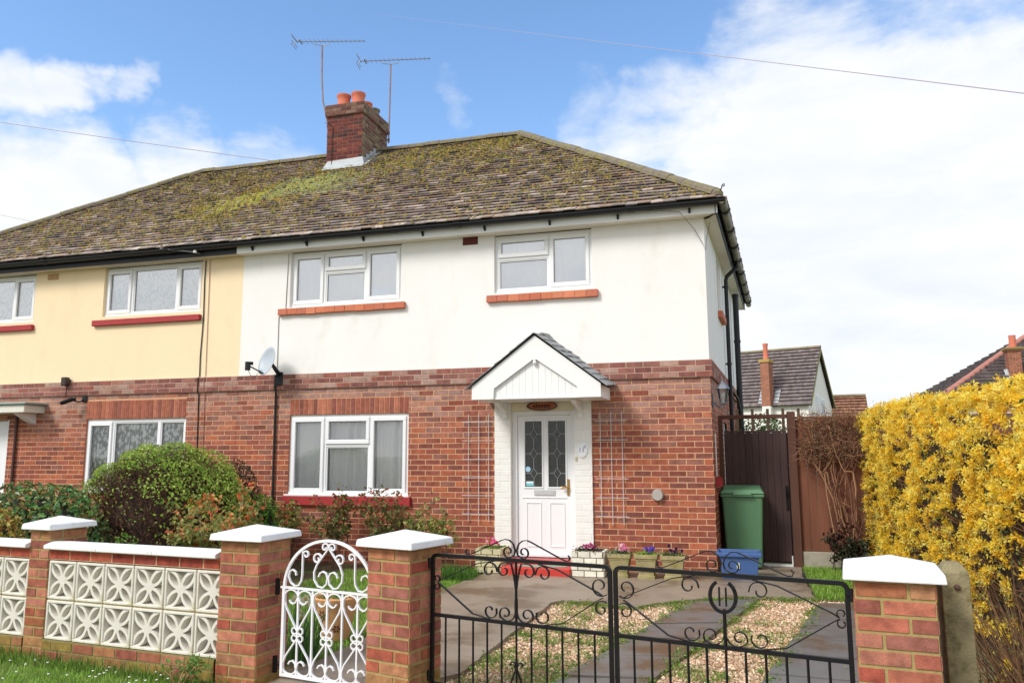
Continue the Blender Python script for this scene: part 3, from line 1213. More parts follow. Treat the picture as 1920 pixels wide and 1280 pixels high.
# pipes on the side wall
m = MB()
P = [fq(3.0, FX + .075, 4.64), fq(3.0, FX + .07, 4.55), fq(3.0, .085, 4.40), fq(3.0, .065, 4.33), fq(3.0, .065, -.05)]
m.tube(P, .034, 10)
for z in (4.2, 2.9, 1.6):
    m.tube([fq(3.0, .065, z), fq(3.0, .065, z + .045)], .042, 10)
    m.box(fq(3.0, 0, 0).x - .02, fq(3, .06, 0).x, 2.97, 3.02, z + .01, z + .03)
auto_smooth(m.build('downpipe', M_BLACK, house))
m = MB()
m.tube([fq(5.1, .10, 4.50), fq(5.1, .10, -.05)], .056, 12)
for z in (4.44, 3.55, 2.3):
    m.tube([fq(5.1, .10, z), fq(5.1, .10, z + .05)], .066, 12)
m.tube([fq(4.2, .03, 2.55), fq(4.5, .09, 2.45), fq(5.0, .10, 2.25)], .025, 8)
auto_smooth(m.build('soil_pipe', M_BLACK, house))
# side windows, with a red sill and a tiled sill seen edge-on
for (s0, s1, z0, z1, red) in ((1.9, 2.7, .98, 1.95, True), (1.9, 2.6, 3.62, 4.5, False)):
    m = MB()
    for (a, b, c, d) in ((s0, s1, z0, z0 + .06), (s0, s1, z1 - .06, z1), (s0, s0 + .06, z0 + .06, z1 - .06), (s1 - .06, s1, z0 + .06, z1 - .06)):
        m.obox(fq(a, -.09, c), SIDE * (b - a), SIDEN * .06, (0, 0, d - c))
    w = m.build('window', M_WHITE, house)
    m = MB(); m.quad(fq(s0 + .06, -.06, z0 + .06), fq(s1 - .06, -.06, z0 + .06), fq(s1 - .06, -.06, z1 - .06), fq(s0 + .06, -.06, z1 - .06)); m.build('pane', G_CLEAR, w)
    m = MB(); m.quad(fq(s0, -.3, z0), fq(s1, -.3, z0), fq(s1, -.3, z1), fq(s0, -.3, z1)); m.build('blind', M_CURTAIN, w)
    m = MB(); m.obox(fq(s0 - .07, -.05, z0 - .10), SIDE * (s1 - s0 + .14), SIDEN * .12, (0, 0, .10), c=S(196, 116, 88)); m.build('sill', M_RED if red else M_TERRA, w)
m = MB(); m.box(-3.392, -3.163, -.006, .02, 4.448, 4.601)
for i in range(5):
    m.box(-3.385 + i * .044, -3.365 + i * .044, -.012, -.006, 4.455, 4.594)
for i in range(4):
    m.box(-3.385, -3.17, -.0115, -.006, 4.460 + i * .04, 4.474 + i * .04)
m.build('air_brick', mat('air_brick', S(104, 52, 44), rough=.9, var=.3, vscale=30), house)
m = MB(); m.lathe([(.075, 0), (.078, .012), (.066, .04), (0, .043)], (-.71, -.008, .93), 24, axis=(0, -1, 0)); m.lathe([(.066, .002), (.064, .018)], (-.71, -.05, .93), 24, axis=(0, -1, 0))
auto_smooth(m.build('flue_cap', mat('flue_cap', S(172, 166, 158), rough=.5), house))
# hook on the hip end
m = MB(); m.tube([(.22, -.25, 4.80), (.25, -.27, 4.86), (.262, -.275, 4.90), (.285, -.28, 4.905), (.285, -.28, 4.88), (.268, -.277, 4.875)], .008, 6); m.build('hip_iron', M_BLACK, rf)

# chimney
ch_c = lambda u, v: jit(random.choice([S(120, 66, 58), S(108, 60, 54), S(98, 56, 54), S(128, 74, 62), S(88, 62, 58), S(80, 58, 56)]), .16)
lich = lambda u, v: jit(random.choice([S(128, 108, 90), S(116, 96, 82), S(124, 84, 72), S(106, 78, 68), S(136, 120, 96)]), .10)
cx0, cx1, cy0, cy1 = -7.222, -6.458, 2.75, 3.86
m = MB()
soot = S(132, 98, 88)
for (a0, a1, b0, b1, z0, z1, cf) in ((cx0, cx1, cy0, cy1, 6.6, 8.07, None), (cx0 - .035, cx1 + .035, cy0 - .035, cy1 + .035, 8.07, 8.30, 1)):
    cf_f = ch_c if cf is None else (lambda u, v: jit(random.choice([S(112, 80, 72), S(96, 68, 62), S(120, 98, 84)]), .12))
    bricks(m, (a0, b0, 0), (1, 0, 0), (0, -1, 0), 0, a1 - a0, z0, z1, [], cf_f, vref=8.07, mcol=soot)
    bricks(m, (a1, b0, 0), (0, 1, 0), (1, 0, 0), 0, b1 - b0, z0, z1, [], lich, vref=8.07, mcol=S(150, 136, 116), shift=.11)
    bricks(m, (a1, b1, 0), (-1, 0, 0), (0, 1, 0), 0, a1 - a0, z0, z1, [], cf_f, vref=8.07, mcol=soot)
    bricks(m, (a0, b1, 0), (0, -1, 0), (-1, 0, 0), 0, b1 - b0, z0, z1, [], cf_f, vref=8.07, mcol=soot, shift=.11)
a0, a1, b0, b1 = cx0 - .035, cx1 + .035, cy0 - .035, cy1 + .035
m.quad((a0, b0, 8.07), (a0, b1, 8.07), (a1, b1, 8.07), (a1, b0, 8.07), 1, soot)
m.add([(a0, b0, 8.30), (a1, b0, 8.30), (a1, b1, 8.30), (a0, b1, 8.30), (a0 + .15, b0 + .15, 8.36), (a1 - .15, b0 + .15, 8.36), (a1 - .15, b1 - .15, 8.36), (a0 + .15, b1 - .15, 8.36)],
      [(0, 1, 5, 4), (1, 2, 6, 5), (2, 3, 7, 6), (3, 0, 4, 7), (4, 5, 6, 7)], 1, S(150, 142, 124))
chim = m.build('chimney', [mat('old_brick', attr=True, rough=.95, var=.35, vscale=16, bump=.5, bscale=90, spec=.2), M_MORTAR], house)
for i, (x, y, h, c) in enumerate(((-7.00, 2.98, .27, 0), (-6.68, 2.98, .27, 0), (-6.70, 3.33, .22, 0), (-6.68, 3.64, .22, 1))):
    m = MB()
    m.lathe([(.125, 0), (.122, h * .5), (.128, h * .8), (.142, h * .86), (.145, h), (.118, h), (.105, h * .4), (0, h * .35)], (x, y, 8.32), 20)
    auto_smooth(m.build('chimney_pot', mat('pot_clay', S(214, 122, 96), rough=.8, var=.12, vscale=7) if c == 0 else mat('pot_grey', S(130, 122, 106), rough=.9, var=.25, vscale=10), chim))
# lead flashing: apron in front, stepped at the side
tanp = (ZRIDGE - ZEAVE) / ER
rz = lambda y: ZEAVE + (y - EY) * tanp
m = MB()
m.add([(cx0 + .03, cy0 - .012, rz(cy0) + .14), (cx1 + .02, cy0 - .012, rz(cy0) + .17), (cx1 + .06, cy0 - .03, rz(cy0) + .02), (cx1 + .10, cy0 - .17, rz(cy0 - .17) + .035), (cx0 - .02, cy0 - .17, rz(cy0 - .17) + .035), (cx0 - .05, cy0 - .03, rz(cy0) + .02)],
      [(0, 5, 2, 1), (5, 4, 3, 2)])
for i in range(4):
    y0 = cy0 + i * .155
    m.add([(cx1 + .012, y0, rz(y0) + .02), (cx1 + .012, y0 + .17, rz(y0 + .17) + .02), (cx1 + .012, y0 + .15, rz(y0) + .21), (cx1 + .012, y0 + .0, rz(y0) + .17)], [(0, 1, 2, 3)])
m.add([(cx1 + .012, cy0 - .1, rz(cy0 - .1) + .03), (cx1 + .13, cy0 - .1, rz(cy0 - .1) + .035), (cx1 + .13, 3.4, rz(3.4) + .035), (cx1 + .012, 3.4, rz(3.4) + .03)], [(0, 1, 2, 3)])
m.build('flashing', M_LEAD, chim)
m = MB(); m.tube([(cx0 + .12, cy0 - .02, 6.95), (cx0 + .13, cy0 - .02, 7.85), (cx0 + .05, cy0 - .03, 7.92), (cx0 - .04, cy0 - .02, 7.95)], .006, 5); m.build('aerial_lead', M_BLACK, chim)

# painted brick surround, door and porch
m = MB()
wc = lambda u, v: jit(S(236, 235, 230), .02)
for a, b in ((-2.905, -2.675), (-1.79, -1.555)):
    bricks(m, (0, -.03, 0), (1, 0, 0), (0, -1, 0), a, b, -.08, 2.30, [], wc, vref=ZB, mcol=S(236, 234, 228), joint=.008, proud=.003, jitter=.001)
    m.box(a, b, -.029, .16, -.08, 2.30, 1, S(236, 234, 228))
m.build('painted_surround', [mat('painted_brick', attr=True, rough=.6, var=.04, vscale=8), mat('painted_mortar', attr=True, rough=.7)], house)
m = MB(); m.box(-2.674, -1.791, .02, .10, 2.045, 2.30); m.build('lintel_panel', mat('cream_panel', S(232, 224, 196), rough=.6, var=.04, vscale=5), house)
m = MB()
m.box(-2.674, -2.605, .05, .14, .10, 2.044, bev=.004); m.box(-1.860, -1.791, .05, .14, .10, 2.044, bev=.004); m.box(-2.605, -1.860, .05, .14, 1.985, 2.044, bev=.004)
m.box(-2.674, -1.791, .03, .15, .10, .135, bev=.004)
door = m.build('door', M_WHITE, house)
m = MB()
dx0, dx1, dz0, dz1, dy = -2.602, -1.863, .138, 1.982, .075
gl = [(-2.500, -2.262), (-2.172, -1.935)]
# leaf with two glazed openings
sheet(m, (0, dy, 0), (1, 0, 0), UZ, (0, -1, 0), dx0, dx1, dz0, dz1, [(a, b, 1.02, 1.905) for a, b in gl], reveal=.02)
m.box(dx0, dx1, dy + .021, dy + .045, dz0, dz1)
for a, b in gl:          # raised glazing beads
    for q in ((a - .022, b + .022, 1.905, 1.927), (a - .022, b + .022, .998, 1.02), (a - .022, a, 1.02, 1.905), (b, b + .022, 1.02, 1.905)):
        m.box(q[0], q[1], dy - .012, dy - .0005, q[2], q[3], bev=.004)
m.box(dx0 + .06, dx1 - .06, dy - .010, dy - .0005, .87, .885, bev=.003)
for a, b in ((-2.49, -2.275), (-2.165, -1.95)):     # lower moulded panels
    for q in ((a, b, .800, .818), (a, b, .228, .246), (a, a + .018, .246, .800), (b - .018, b, .246, .800)):
        m.box(q[0], q[1], dy - .009, dy - .0005, q[2], q[3], bev=.003)
m.build('door_leaf', M_WHITE, door)
mg = mat('obscure_glass', S(52, 54, 52), rough=.16, var=.45, vscale=9, spec=.7, bump=.5, bscale=45)
for a, b in gl:
    m = MB(); m.quad((a, dy + .015, 1.02), (b, dy + .015, 1.02), (b, dy + .015, 1.905), (a, dy + .015, 1.905)); m.build('door_pane', mg, door)
    m = MB()
    xc = (a + b) / 2
    yy = dy + .011
    zs = [1.73, 1.465, 1.20]
    hw, hh = .048, .070
    pts = [1.905]
    for z in zs:
        m.tube([(xc, yy, z + hh), (xc - hw, yy, z), (xc, yy, z - hh), (xc + hw, yy, z)], .004, 4, closed=True)
        m.tube([(a, yy, z), (xc - hw, yy, z)], .0035, 4)
        m.tube([(xc + hw, yy, z), (b, yy, z)], .0035, 4)
    for z0, z1 in ((1.905, zs[0] + hh), (zs[0] - hh, zs[1] + hh), (zs[1] - hh, zs[2] + hh), (zs[2] - hh, 1.02)):
        m.tube([(xc, yy, z0), (xc, yy, z1)], .0035, 4)
    m.build('leading', mat('leading', S(176, 178, 180), rough=.5), door)
m = MB(); m.lathe([(.036, 0), (.036, .002), (0, .002)], (-2.462, dy + .010, 1.255), 20, axis=(0, -1, 0)); m.build('sticker', mat('blue_sticker', S(176, 216, 240), rough=.4), door)
m = MB(); m.box(-2.488, -2.388, dy + .008, dy + .011, 1.032, 1.066, 0, S(120, 200, 214)); m.box(-2.488, -2.388, dy + .008, dy + .011, 1.0665, 1.092, 0, S(226, 240, 244)); m.build('sticker', mat('door_label', attr=True, rough=.4), door)
m = MB(); m.box(-2.375, -2.08, dy - .012, dy, .905, .980, bev=.004); m.box(-2.350, -2.105, dy - .016, dy - .0125, .917, .968)
m.build('letter_box', mat('silver_plate', S(206, 206, 208), rough=.35, metal=.3), door)
m = MB(); m.box(-1.918, -1.882, dy - .014, dy - .001, .905, 1.125, bev=.005); m.tube([(-1.90, dy - .012, 1.02), (-1.90, dy - .05, 1.02), (-1.92, dy - .055, 1.022), (-1.99, dy - .055, 1.016)], [.011, .011, .014, .010], 10)
auto_smooth(m.build('door_handle', mat('brass', S(198, 160, 92), rough=.25, metal=.9), door))

# porch canopy
py0 = -.75
pcx, hwid, zap, zlow, zbot = -2.146, .846, 2.968, 2.330, 2.162
m = MB()                      # bargeboard front
inz = 2.675
poly = [(-hwid, zbot), (-hwid, zlow), (0, zap), (hwid, zlow), (hwid, zbot), (.555, zbot), (.545, 2.30), (0, inz), (-.545, 2.30), (-.555, zbot)]
m.add([(pcx + x, py0, z) for x, z in poly] + [(pcx + x, py0 + .028, z) for x, z in poly],
      [(0, 1, 8, 9), (1, 2, 7, 8), (2, 3, 6, 7), (3, 4, 5, 6)] + [(10, 19, 18, 11), (11, 18, 17, 12), (12, 17, 16, 13), (13, 16, 15, 14)] +
      [(i, 10 + i, 10 + (i + 1) % 10, (i + 1) % 10) for i in range(10)])
porch = fix_normals(m.build('porch_canopy', M_WPAINT, house))
m = MB()                      # boarded gable, v-jointed
nb = 13
for i in range(nb):
    a, b = -.56 + 1.12 * i / nb + .0012, -.56 + 1.12 * (i + 1) / nb - .0012
    ha = inz + .06 - abs(a) * .66
    hb = inz + .06 - abs(b) * .66
    m.prism([(pcx + a, py0 + .04, zbot + .01), (pcx + b, py0 + .04, zbot + .01), (pcx + b, py0 + .04, hb), (pcx + a, py0 + .04, ha)], (0, 0, 0), (0, .018, 0))
m.box(pcx - .56, pcx + .56, py0 + .058, py0 + .07, zbot + .01, 2.33)
m.box(pcx - hwid + .01, pcx + hwid - .01, py0 + .03, .0, zbot, zbot + .016)
m.build('gable_boards', M_WPAINT, porch)
for sx in (-1, 1):            # eaves boards
    m = MB()
    m.box(pcx + sx * hwid - (.0 if sx < 0 else .02), pcx + sx * hwid + (.02 if sx < 0 else 0), py0 + .029, -.001, zbot + .001, zlow - .01)
    m.build('eaves_board', M_WPAINT, porch)
m = MB()                      # slated slopes
PAL_SLATE = [S(142, 146, 150), S(128, 132, 136), S(154, 158, 160), S(136, 138, 140)]
ov = .07
for sx in (-1, 1):
    A = (pcx + sx * (hwid + .075), py0 - .035, zlow - .035)
    B = (pcx + sx * (hwid + .075), .0, zlow + .035)
    C_ = (pcx, .0, zap + .10)
    D = (pcx, py0 - .035, zap + .03)
    if sx > 0:
        tile_slope(m, A, B, C_, D, gauge=.125, width=.15, pal=PAL_SLATE, thick=.006, over=.01, under=S(120, 122, 126))
    else:
        tile_slope(m, B, A, D, C_, gauge=.125, width=.15, pal=PAL_SLATE, thick=.006, over=.01, under=S(120, 122, 126))
m.build('slate_roof', mat('slate', attr=True, rough=.6, var=.15, vscale=9, bump=.2, bscale=50), porch)
m = MB()
m.prism([(pcx - .085, -.36, zap + .02), (pcx - .02, -.36, zap + .095), (pcx + .02, -.36, zap + .095), (pcx + .085, -.36, zap + .02)], (0, 0, 0), (0, .355, .033))
m.build('ridge_cap', mat('slate_grey', S(126, 128, 132), rough=.7, var=.1), porch)
m = MB()
m.lathe([(.014, .09), (.016, .06), (.026, .045), (.020, .02), (.030, .0), (.012, -.03), (0, -.045)], (pcx, py0 + .012, inz - .06), 12)
auto_smooth(m.build('finial', M_WPAINT, porch))
for x in (-2.745, -1.70):
    m = MB()
    sgn = 1 if x < -2.2 else -1
    m.box(x - .03, x + .03, -.50, -.031, zbot - .045, zbot - .002, bev=.004)
    m.box(x - .03, x + .03, -.075, -.0305, zbot - .22, zbot - .045, bev=.004)
    arc = [(x, -.46 + .42 * math.sin(t) , zbot - .045 - .16 * (1 - math.cos(t))) for t in np.linspace(0, 1.4, 8)]
    m.tube(arc, .02, 6, sq=((1, 0, 0), .018, .026))
    m.build('bracket', M_WPAINT, porch)
# doorstep in red paint
m = MB()
m.box(-2.64, -1.745, -.62, -.30, -.06, .055, bev=.014)
m.box(-2.66, -1.80, -.298, -.032, -.06, .10, bev=.010)
st = m.build('doorstep', mat('step_red', S(196, 58, 48), rough=.5, var=.14, vscale=6, color2=S(180, 92, 74), c2scale=5, c2lo=.55, c2hi=.75), house)
m = MB(); m.add([(-2.42 + .36 * math.cos(t) + .25, -.47 + .12 * math.sin(t) * (1 + .25 * math.sin(3 * t)), .0585) for t in np.linspace(0, 6.28, 22)[:-1]], [tuple(range(21))]); m.build('worn_patch', mat('worn_concrete', S(150, 156, 138), rough=.9, var=.15), st)

# ---------------- cream neighbour
house2 = thing('house', 'semi-detached house half with cream rendered upper floor and black fascia, left of the white house', 'house', (-10.6, 3.5, 0))
nx0 = 2 * PX
NW = (-9.87, -7.955, .87, 2.045)
NL = (-9.89, -7.965, 2.045, 2.345, 'door')
ND = (-12.45, -11.47, -.1, 2.06, 'door')
house_shell(house2, nx0, PX, [NW, NL, (-9.93, -7.89, .74, .87, 'door'), ND], [(-9.71, -7.80, 3.73, 5), (-13.05, -11.15, 3.73, 5)], M_CREAM, right=False, shift=.06)
soldier(house2, NL[0], NL[1], 2.045, 2.345)
LAY2 = [(.78, [(1, 'open')]), (1.5, [(1, 'fixed')]), (.78, [(1, 'fixed')])]
LAY3 = [(.80, [(1, 'open')]), (1.5, [(1, 'fixed')]), (.75, [(1, 'open')])]
w = window(house2, *NW, LAY2, y=.028)
brick_sill(w, -9.93, -7.89, .735, .865, -.055, red=True)
curtain(w, -9.82, -8.0, .9, 2.0, .10, folds=38, amp=.016, material=M_LACE, seed=5)
for (a, b, c, d) in ((-9.71, -7.80, -9.86, -7.776), (-13.05, -11.15, -13.2, -11.11)):
    w = window(house2, a, b, 3.73, 4.55, LAY3, y=.055)
    brick_sill(w, c, d, 3.575, 3.668, -.06, red=True)
    curtain(w, a + .05, b - .05, 3.75, 4.47, .104, folds=34, amp=.005, material=M_NET, seed=int(-a))
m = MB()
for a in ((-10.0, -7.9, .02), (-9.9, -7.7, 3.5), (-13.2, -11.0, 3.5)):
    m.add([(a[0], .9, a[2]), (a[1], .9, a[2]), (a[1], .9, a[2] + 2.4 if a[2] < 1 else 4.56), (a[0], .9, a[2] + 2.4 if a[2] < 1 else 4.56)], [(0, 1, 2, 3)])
m.build('room_shade_sheet', M_DARK, house2)  # near-black sheets, room shade put into the colour
roof(house2, True)
m = MB(); m.box(nx0 - .19, PX - .001, FY + .001, FY + .021, ZE, 4.70); m.build('fascia', M_BLACK, house2)
m = MB(); m.add([(nx0 - .19, FY + .02, ZE + .006), (PX, FY + .02, ZE + .006), (PX, .06, ZE + .006), (nx0 - .19, .06, ZE + .006)], [(0, 3, 2, 1)])
m.build('soffit', mat('grey_soffit', S(206, 198, 180), rough=.8, var=.12, vscale=3), house2)
m = MB(); gutter_run(m, (nx0 - .25, FY - .075, 4.69), (PX - .002, FY - .075, 4.695), r=.062); m.build('gutter', M_BLACK, house2)
m = MB(); m.box(-10.90, -10.672, -.008, .01, 4.428, 4.528)
for i in range(6):
    m.box(-10.893 + i * .037, -10.873 + i * .037, -.014, -.008, 4.432, 4.524)
m.build('air_brick', mat('cream_air_brick', S(196, 160, 120), rough=.9, var=.2), house2)
m = MB(); m.box(-12.45, -11.52, .03, .12, -.05, 2.05, bev=.004); m.box(-11.52, -11.47, .01, .12, -.05, 2.06, bev=.004)
m.box(-12.3, -11.66, .018, .0295, .25, .9, bev=.004)
d2 = m.build('door', M_WHITE, house2)
m = MB(); m.lathe([(.12, 0), (.12, .006), (0, .006)], (-11.78, .028, 1.35), 20, axis=(0, -1, 0)); m.build('door_pane', mat('stained_glass', S(150, 40, 70), rough=.2), d2)
m = MB()
m.box(-12.8, -10.74, -.40, -.001, 2.16, 2.285, bev=.006)
cn = m.build('door_canopy', mat('canopy_cream', S(226, 222, 210), rough=.6, var=.05), house2)
m = MB(); m.box(-12.84, -10.68, -.44, -.001, 2.288, 2.325, bev=.008); m.build('canopy_roof', mat('canopy_lead', S(140, 156, 152), rough=.6, var=.12), cn)
m = MB(); m.prism([(-11.02, -.36, 2.158), (-11.02, -.002, 2.158), (-11.02, -.002, 1.98), (-11.02, -.12, 2.03)], (0, 0, 0), (.12, 0, 0)); m.build('bracket', M_WPAINT, cn)
m = MB(); m.tube([(-11.28, -.035, 2.15), (-11.28, -.035, -.05)], .022, 8); auto_smooth(m.build('waste_pipe', mat('brown_pipe', S(78, 48, 40), rough=.5), house2))
# ------------------------------------------------------------------ ground and paving
def poly_sheet(name, pts, z, material, thick=0.0, kind='structure', sub=0, noise=0.0):
    m = MB()
    k = len(pts)
    if thick:
        m.prism([(x, y, z) for x, y in pts], (0, 0, -thick), (0, 0, 0))
    else:
        m.add([(x, y, z) for x, y in pts], [tuple(range(k))])
    o = fix_normals(m.build(name, material))
    return tag(o, kind=kind)


M_EARTH = mat('earth', S(84, 66, 48), rough=1, var=.35, vscale=7, bump=.6, bscale=30, color2=S(70, 74, 40), c2scale=3)
M_TURF = mat('turf', S(86, 104, 46), rough=1, var=.3, vscale=8, bump=.6, bscale=50, color2=S(96, 88, 52), c2scale=2.5, c2lo=.5, c2hi=.7)
m = MB()
m.add([(-400, -400, -.16), (400, -400, -.16), (400, 400, -.16), (-400, 400, -.16)], [(0, 1, 2, 3)])
tag(m.build('ground', mat('far_ground', S(116, 118, 84), rough=1, var=.25, vscale=.3)), kind='structure')

M_CONC = mat('old_concrete', S(150, 136, 120), rough=.50, var=.22, vscale=2.6, bump=.45, bscale=55, color2=S(108, 92, 72), c2scale=1.3, c2lo=.46, c2hi=.62, spec=.5)
M_PATH = mat('path_concrete', S(138, 124, 110), rough=.7, var=.25, vscale=3.5, bump=.5, bscale=60, color2=S(104, 92, 78), c2scale=2.4, c2lo=.44, c2hi=.62)
M_SLAB = mat('wet_paving', S(116, 113, 110), rough=.40, var=.16, vscale=4, bump=.15, bscale=80, color2=S(104, 84, 62), c2scale=1.5, c2lo=.46, c2hi=.64, spec=.55)
M_GRAVELBED = mat('gravel_bed', S(176, 150, 118), rough=1, var=.5, vscale=70, bump=.9, bscale=110, color2=S(110, 104, 60), c2scale=3, c2lo=.52, c2hi=.68)

# lawn, flower bed and gravel lie a little below the concrete
poly_sheet('lawn', [(-7.9, -4.9), (-2.75, -4.9), (-2.70, -3.6), (-2.95, -1.9), (-2.90, -1.1), (-2.86, -.35), (-7.9, -.9)], -.072, M_TURF)
poly_sheet('flower_bed', [(-14, -.9), (-7.9, -.9), (-2.9, -.62), (-2.9, -.01), (-14, -.01)], -.066, M_EARTH)
poly_sheet('flower_bed', [(-14, -4.35), (-12, -4.4), (-3.2, -5.16), (-3.2, -4.55), (-4.6, -3.1), (-4.6, -1.0), (-14, -.9)], -.062, M_EARTH)
poly_sheet('gravel_bed', [(-3.0, -5.75), (-2.2, -5.72), (-1.6, -5.85), (1.7, -6.4), (1.7, -1.25), (-1.7, -1.9), (-3.0, -3.2)], -.080, M_GRAVELBED)


def wobble(pts, amp, step):
    out = []
    k = len(pts)
    for i in range(k):
        a, b = Vector(pts[i]), Vector(pts[(i + 1) % k])
        n = max(1, int((b - a).length / step))
        d = (b - a)
        nr = Vector((-d.y, d.x)).normalized() if d.length else Vector((0, 0))
        for j in range(n):
            p = a + d * (j / n)
            if j:
                p = p + nr * random.uniform(-amp, amp)
            out.append((p.x, p.y))
    return out


apron = [(-2.84, -.34), (-2.90, -1.0), (-2.93, -1.5), (-2.96, -2.0), (-2.80, -3.0), (-2.72, -3.9), (-2.76, -5.60), (-2.06, -5.66), (-1.62, -5.0), (-1.61, -4.1), (-1.60, -3.2), (-1.60, -2.3), (-1.50, -2.13),
         (-1.26, -2.13), (-.71, -2.28), (-.57, -2.06), (-.05, -1.62), (.46, -1.41), (1.02, -1.33), (1.00, -.1), (1.05, .95), (.05, .95), (-.002, -.02), (-2.84, -.02)]
poly_sheet('concrete_path', wobble(apron, .012, .12), -.040, M_CONC, thick=.09)


def slabs(name, L0, L1, R0, R1, n, z):
    """row of paving slabs between two edge lines (far to near)"""
    m = MB()
    L0, L1, R0, R1 = map(Vector, (L0, L1, R0, R1))
    for i in range(n):
        t0, t1 = i / n + .004, (i + 1) / n - .004
        q = [L0.lerp(L1, t0), R0.lerp(R1, t0), R0.lerp(R1, t1), L0.lerp(L1, t1)]
        dz = random.uniform(-.006, .004)
        tl = random.uniform(-.004, .004)
        zz = [z + dz + tl, z + dz - tl, z + dz - tl, z + dz + tl]
        m.add([(p[0], p[1], zz[j]) for j, p in enumerate(q)] + [(p[0], p[1], z - .06) for p in q],
              [(0, 3, 2, 1), (0, 1, 5, 4), (1, 2, 6, 5), (2, 3, 7, 6), (3, 0, 4, 7)])
    o = fix_normals(m.build(name, M_SLAB))
    return tag(o, kind='structure')


slabs('paving_path', (-.22, -1.80), (-1.20, -6.05), (.46, -1.46), (-.62, -6.05), 7, -.048)
slabs('paving_path', (1.04, -1.55), (.08, -6.15), (1.62, -1.45), (.72, -6.25), 8, -.048)
# verge and pavement outside the boundary
poly_sheet('verge', [(-14, -9.2), (-3.2, -9.2), (-2.9, -5.60), (-5.2, -5.28), (-14, -4.4)], -.085, M_TURF)
poly_sheet('pavement', [(-14, -14), (6, -14), (6, -6.75), (-.2, -6.5), (-2.9, -5.62), (-3.19, -9.21), (-14, -9.21)], -.10, M_PATH)
poly_sheet('lawn', [(1.03, -1.34), (1.66, -1.42), (1.95, -1.4), (1.95, .98), (1.06, .98)], -.060, M_TURF)

# loose stones on the gravel bed
def gravel(n, area, avoid):
    k = 0
    pal = np.array([S(214, 180, 146), S(196, 158, 124), S(228, 202, 172), S(180, 136, 104), S(218, 188, 160), S(160, 132, 108), S(236, 216, 192), S(190, 160, 130)])
    P = []
    while len(P) < n:
        x, y = random.uniform(area[0], area[1]), random.uniform(area[2], area[3])
        if any(f(x, y) for f in avoid):
            continue
        P.append((x, y))
    P = np.array(P)
    n = len(P)
    base = np.array([[1, 0, 0], [-.5, .87, 0], [-.5, -.87, 0], [0, 0, .8], [.2, .1, -.8]])
    fac = np.array([[0, 1, 3], [1, 2, 3], [2, 0, 3]])
    sz = rng.uniform(.009, .019, n)
    ang = rng.uniform(0, 6.28, n)
    V = np.repeat(base[None, :4], n, 0) * (sz[:, None, None] * rng.uniform(.6, 1.3, (n, 4, 3)))
    c, s = np.cos(ang)[:, None], np.sin(ang)[:, None]
    X = V[:, :, 0] * c - V[:, :, 1] * s
    Y = V[:, :, 0] * s + V[:, :, 1] * c
    V[:, :, 0], V[:, :, 1] = X + P[:, 0:1], Y + P[:, 1:2]
    V[:, :, 2] += -.078 + rng.uniform(0, .008, n)[:, None]
    F = (fac[None] + (np.arange(n) * 4)[:, None, None]).reshape(-1, 3)
    Cc = np.repeat(pal[rng.integers(0, len(pal), n)] * rng.uniform(.75, 1.15, (n, 1)), 3, 0)
    m = MB()
    m.addnp(V.reshape(-1, 3), F, Cc)
    return tag(m.build('gravel', mat('gravel_stone', attr=True, rough=.9, var=.15, vscale=60)), kind='stuff')


def in_slab(x, y):
    def inside(L0, L1, R0, R1):
        t = (y - L0[1]) / (L1[1] - L0[1])
        if not 0 <= t <= 1:
            return False
        return L0[0] + (L1[0] - L0[0]) * t - .0 < x < R0[0] + (R1[0] - R0[0]) * t
    return inside((-.22, -1.80), (-1.20, -6.05), (.46, -1.46), (-.62, -6.05)) or inside((1.04, -1.55), (.08, -6.15), (1.62, -1.45), (.72, -6.25))


def in_apron(x, y):
    inside = False
    k = len(apron)
    for i in range(k):
        x1, y1 = apron[i]
        x2, y2 = apron[(i + 1) % k]
        if (y1 > y) != (y2 > y) and x < (x2 - x1) * (y - y1) / (y2 - y1) + x1:
            inside = not inside
    return inside


gravel(20000, (-1.68, 1.72, -6.0, -1.3), [in_slab, in_apron])

# ------------------------------------------------------------------ front boundary
WO, WTH = Vector((-5.0305, -5.2095, 0)), R(-5.908)
WU = Vector((math.cos(WTH), math.sin(WTH), 0))
WN = Vector((math.sin(WTH), -math.cos(WTH), 0))       # towards the street
wq = lambda s, d, z: WO + WU * s + WN * d + Vector((0, 0, z))
M_BLOCK = mat('cast_block', S(224, 219, 208), rough=.95, var=.10, vscale=9, bump=.35, bscale=110, color2=S(188, 180, 148), c2scale=5, c2lo=.52, c2hi=.75)
M_COPING = mat('white_coping', S(238, 238, 239), rough=.65, var=.06, vscale=9, bump=.3, bscale=45, color2=S(190, 188, 174), c2scale=7, c2lo=.52, c2hi=.82)


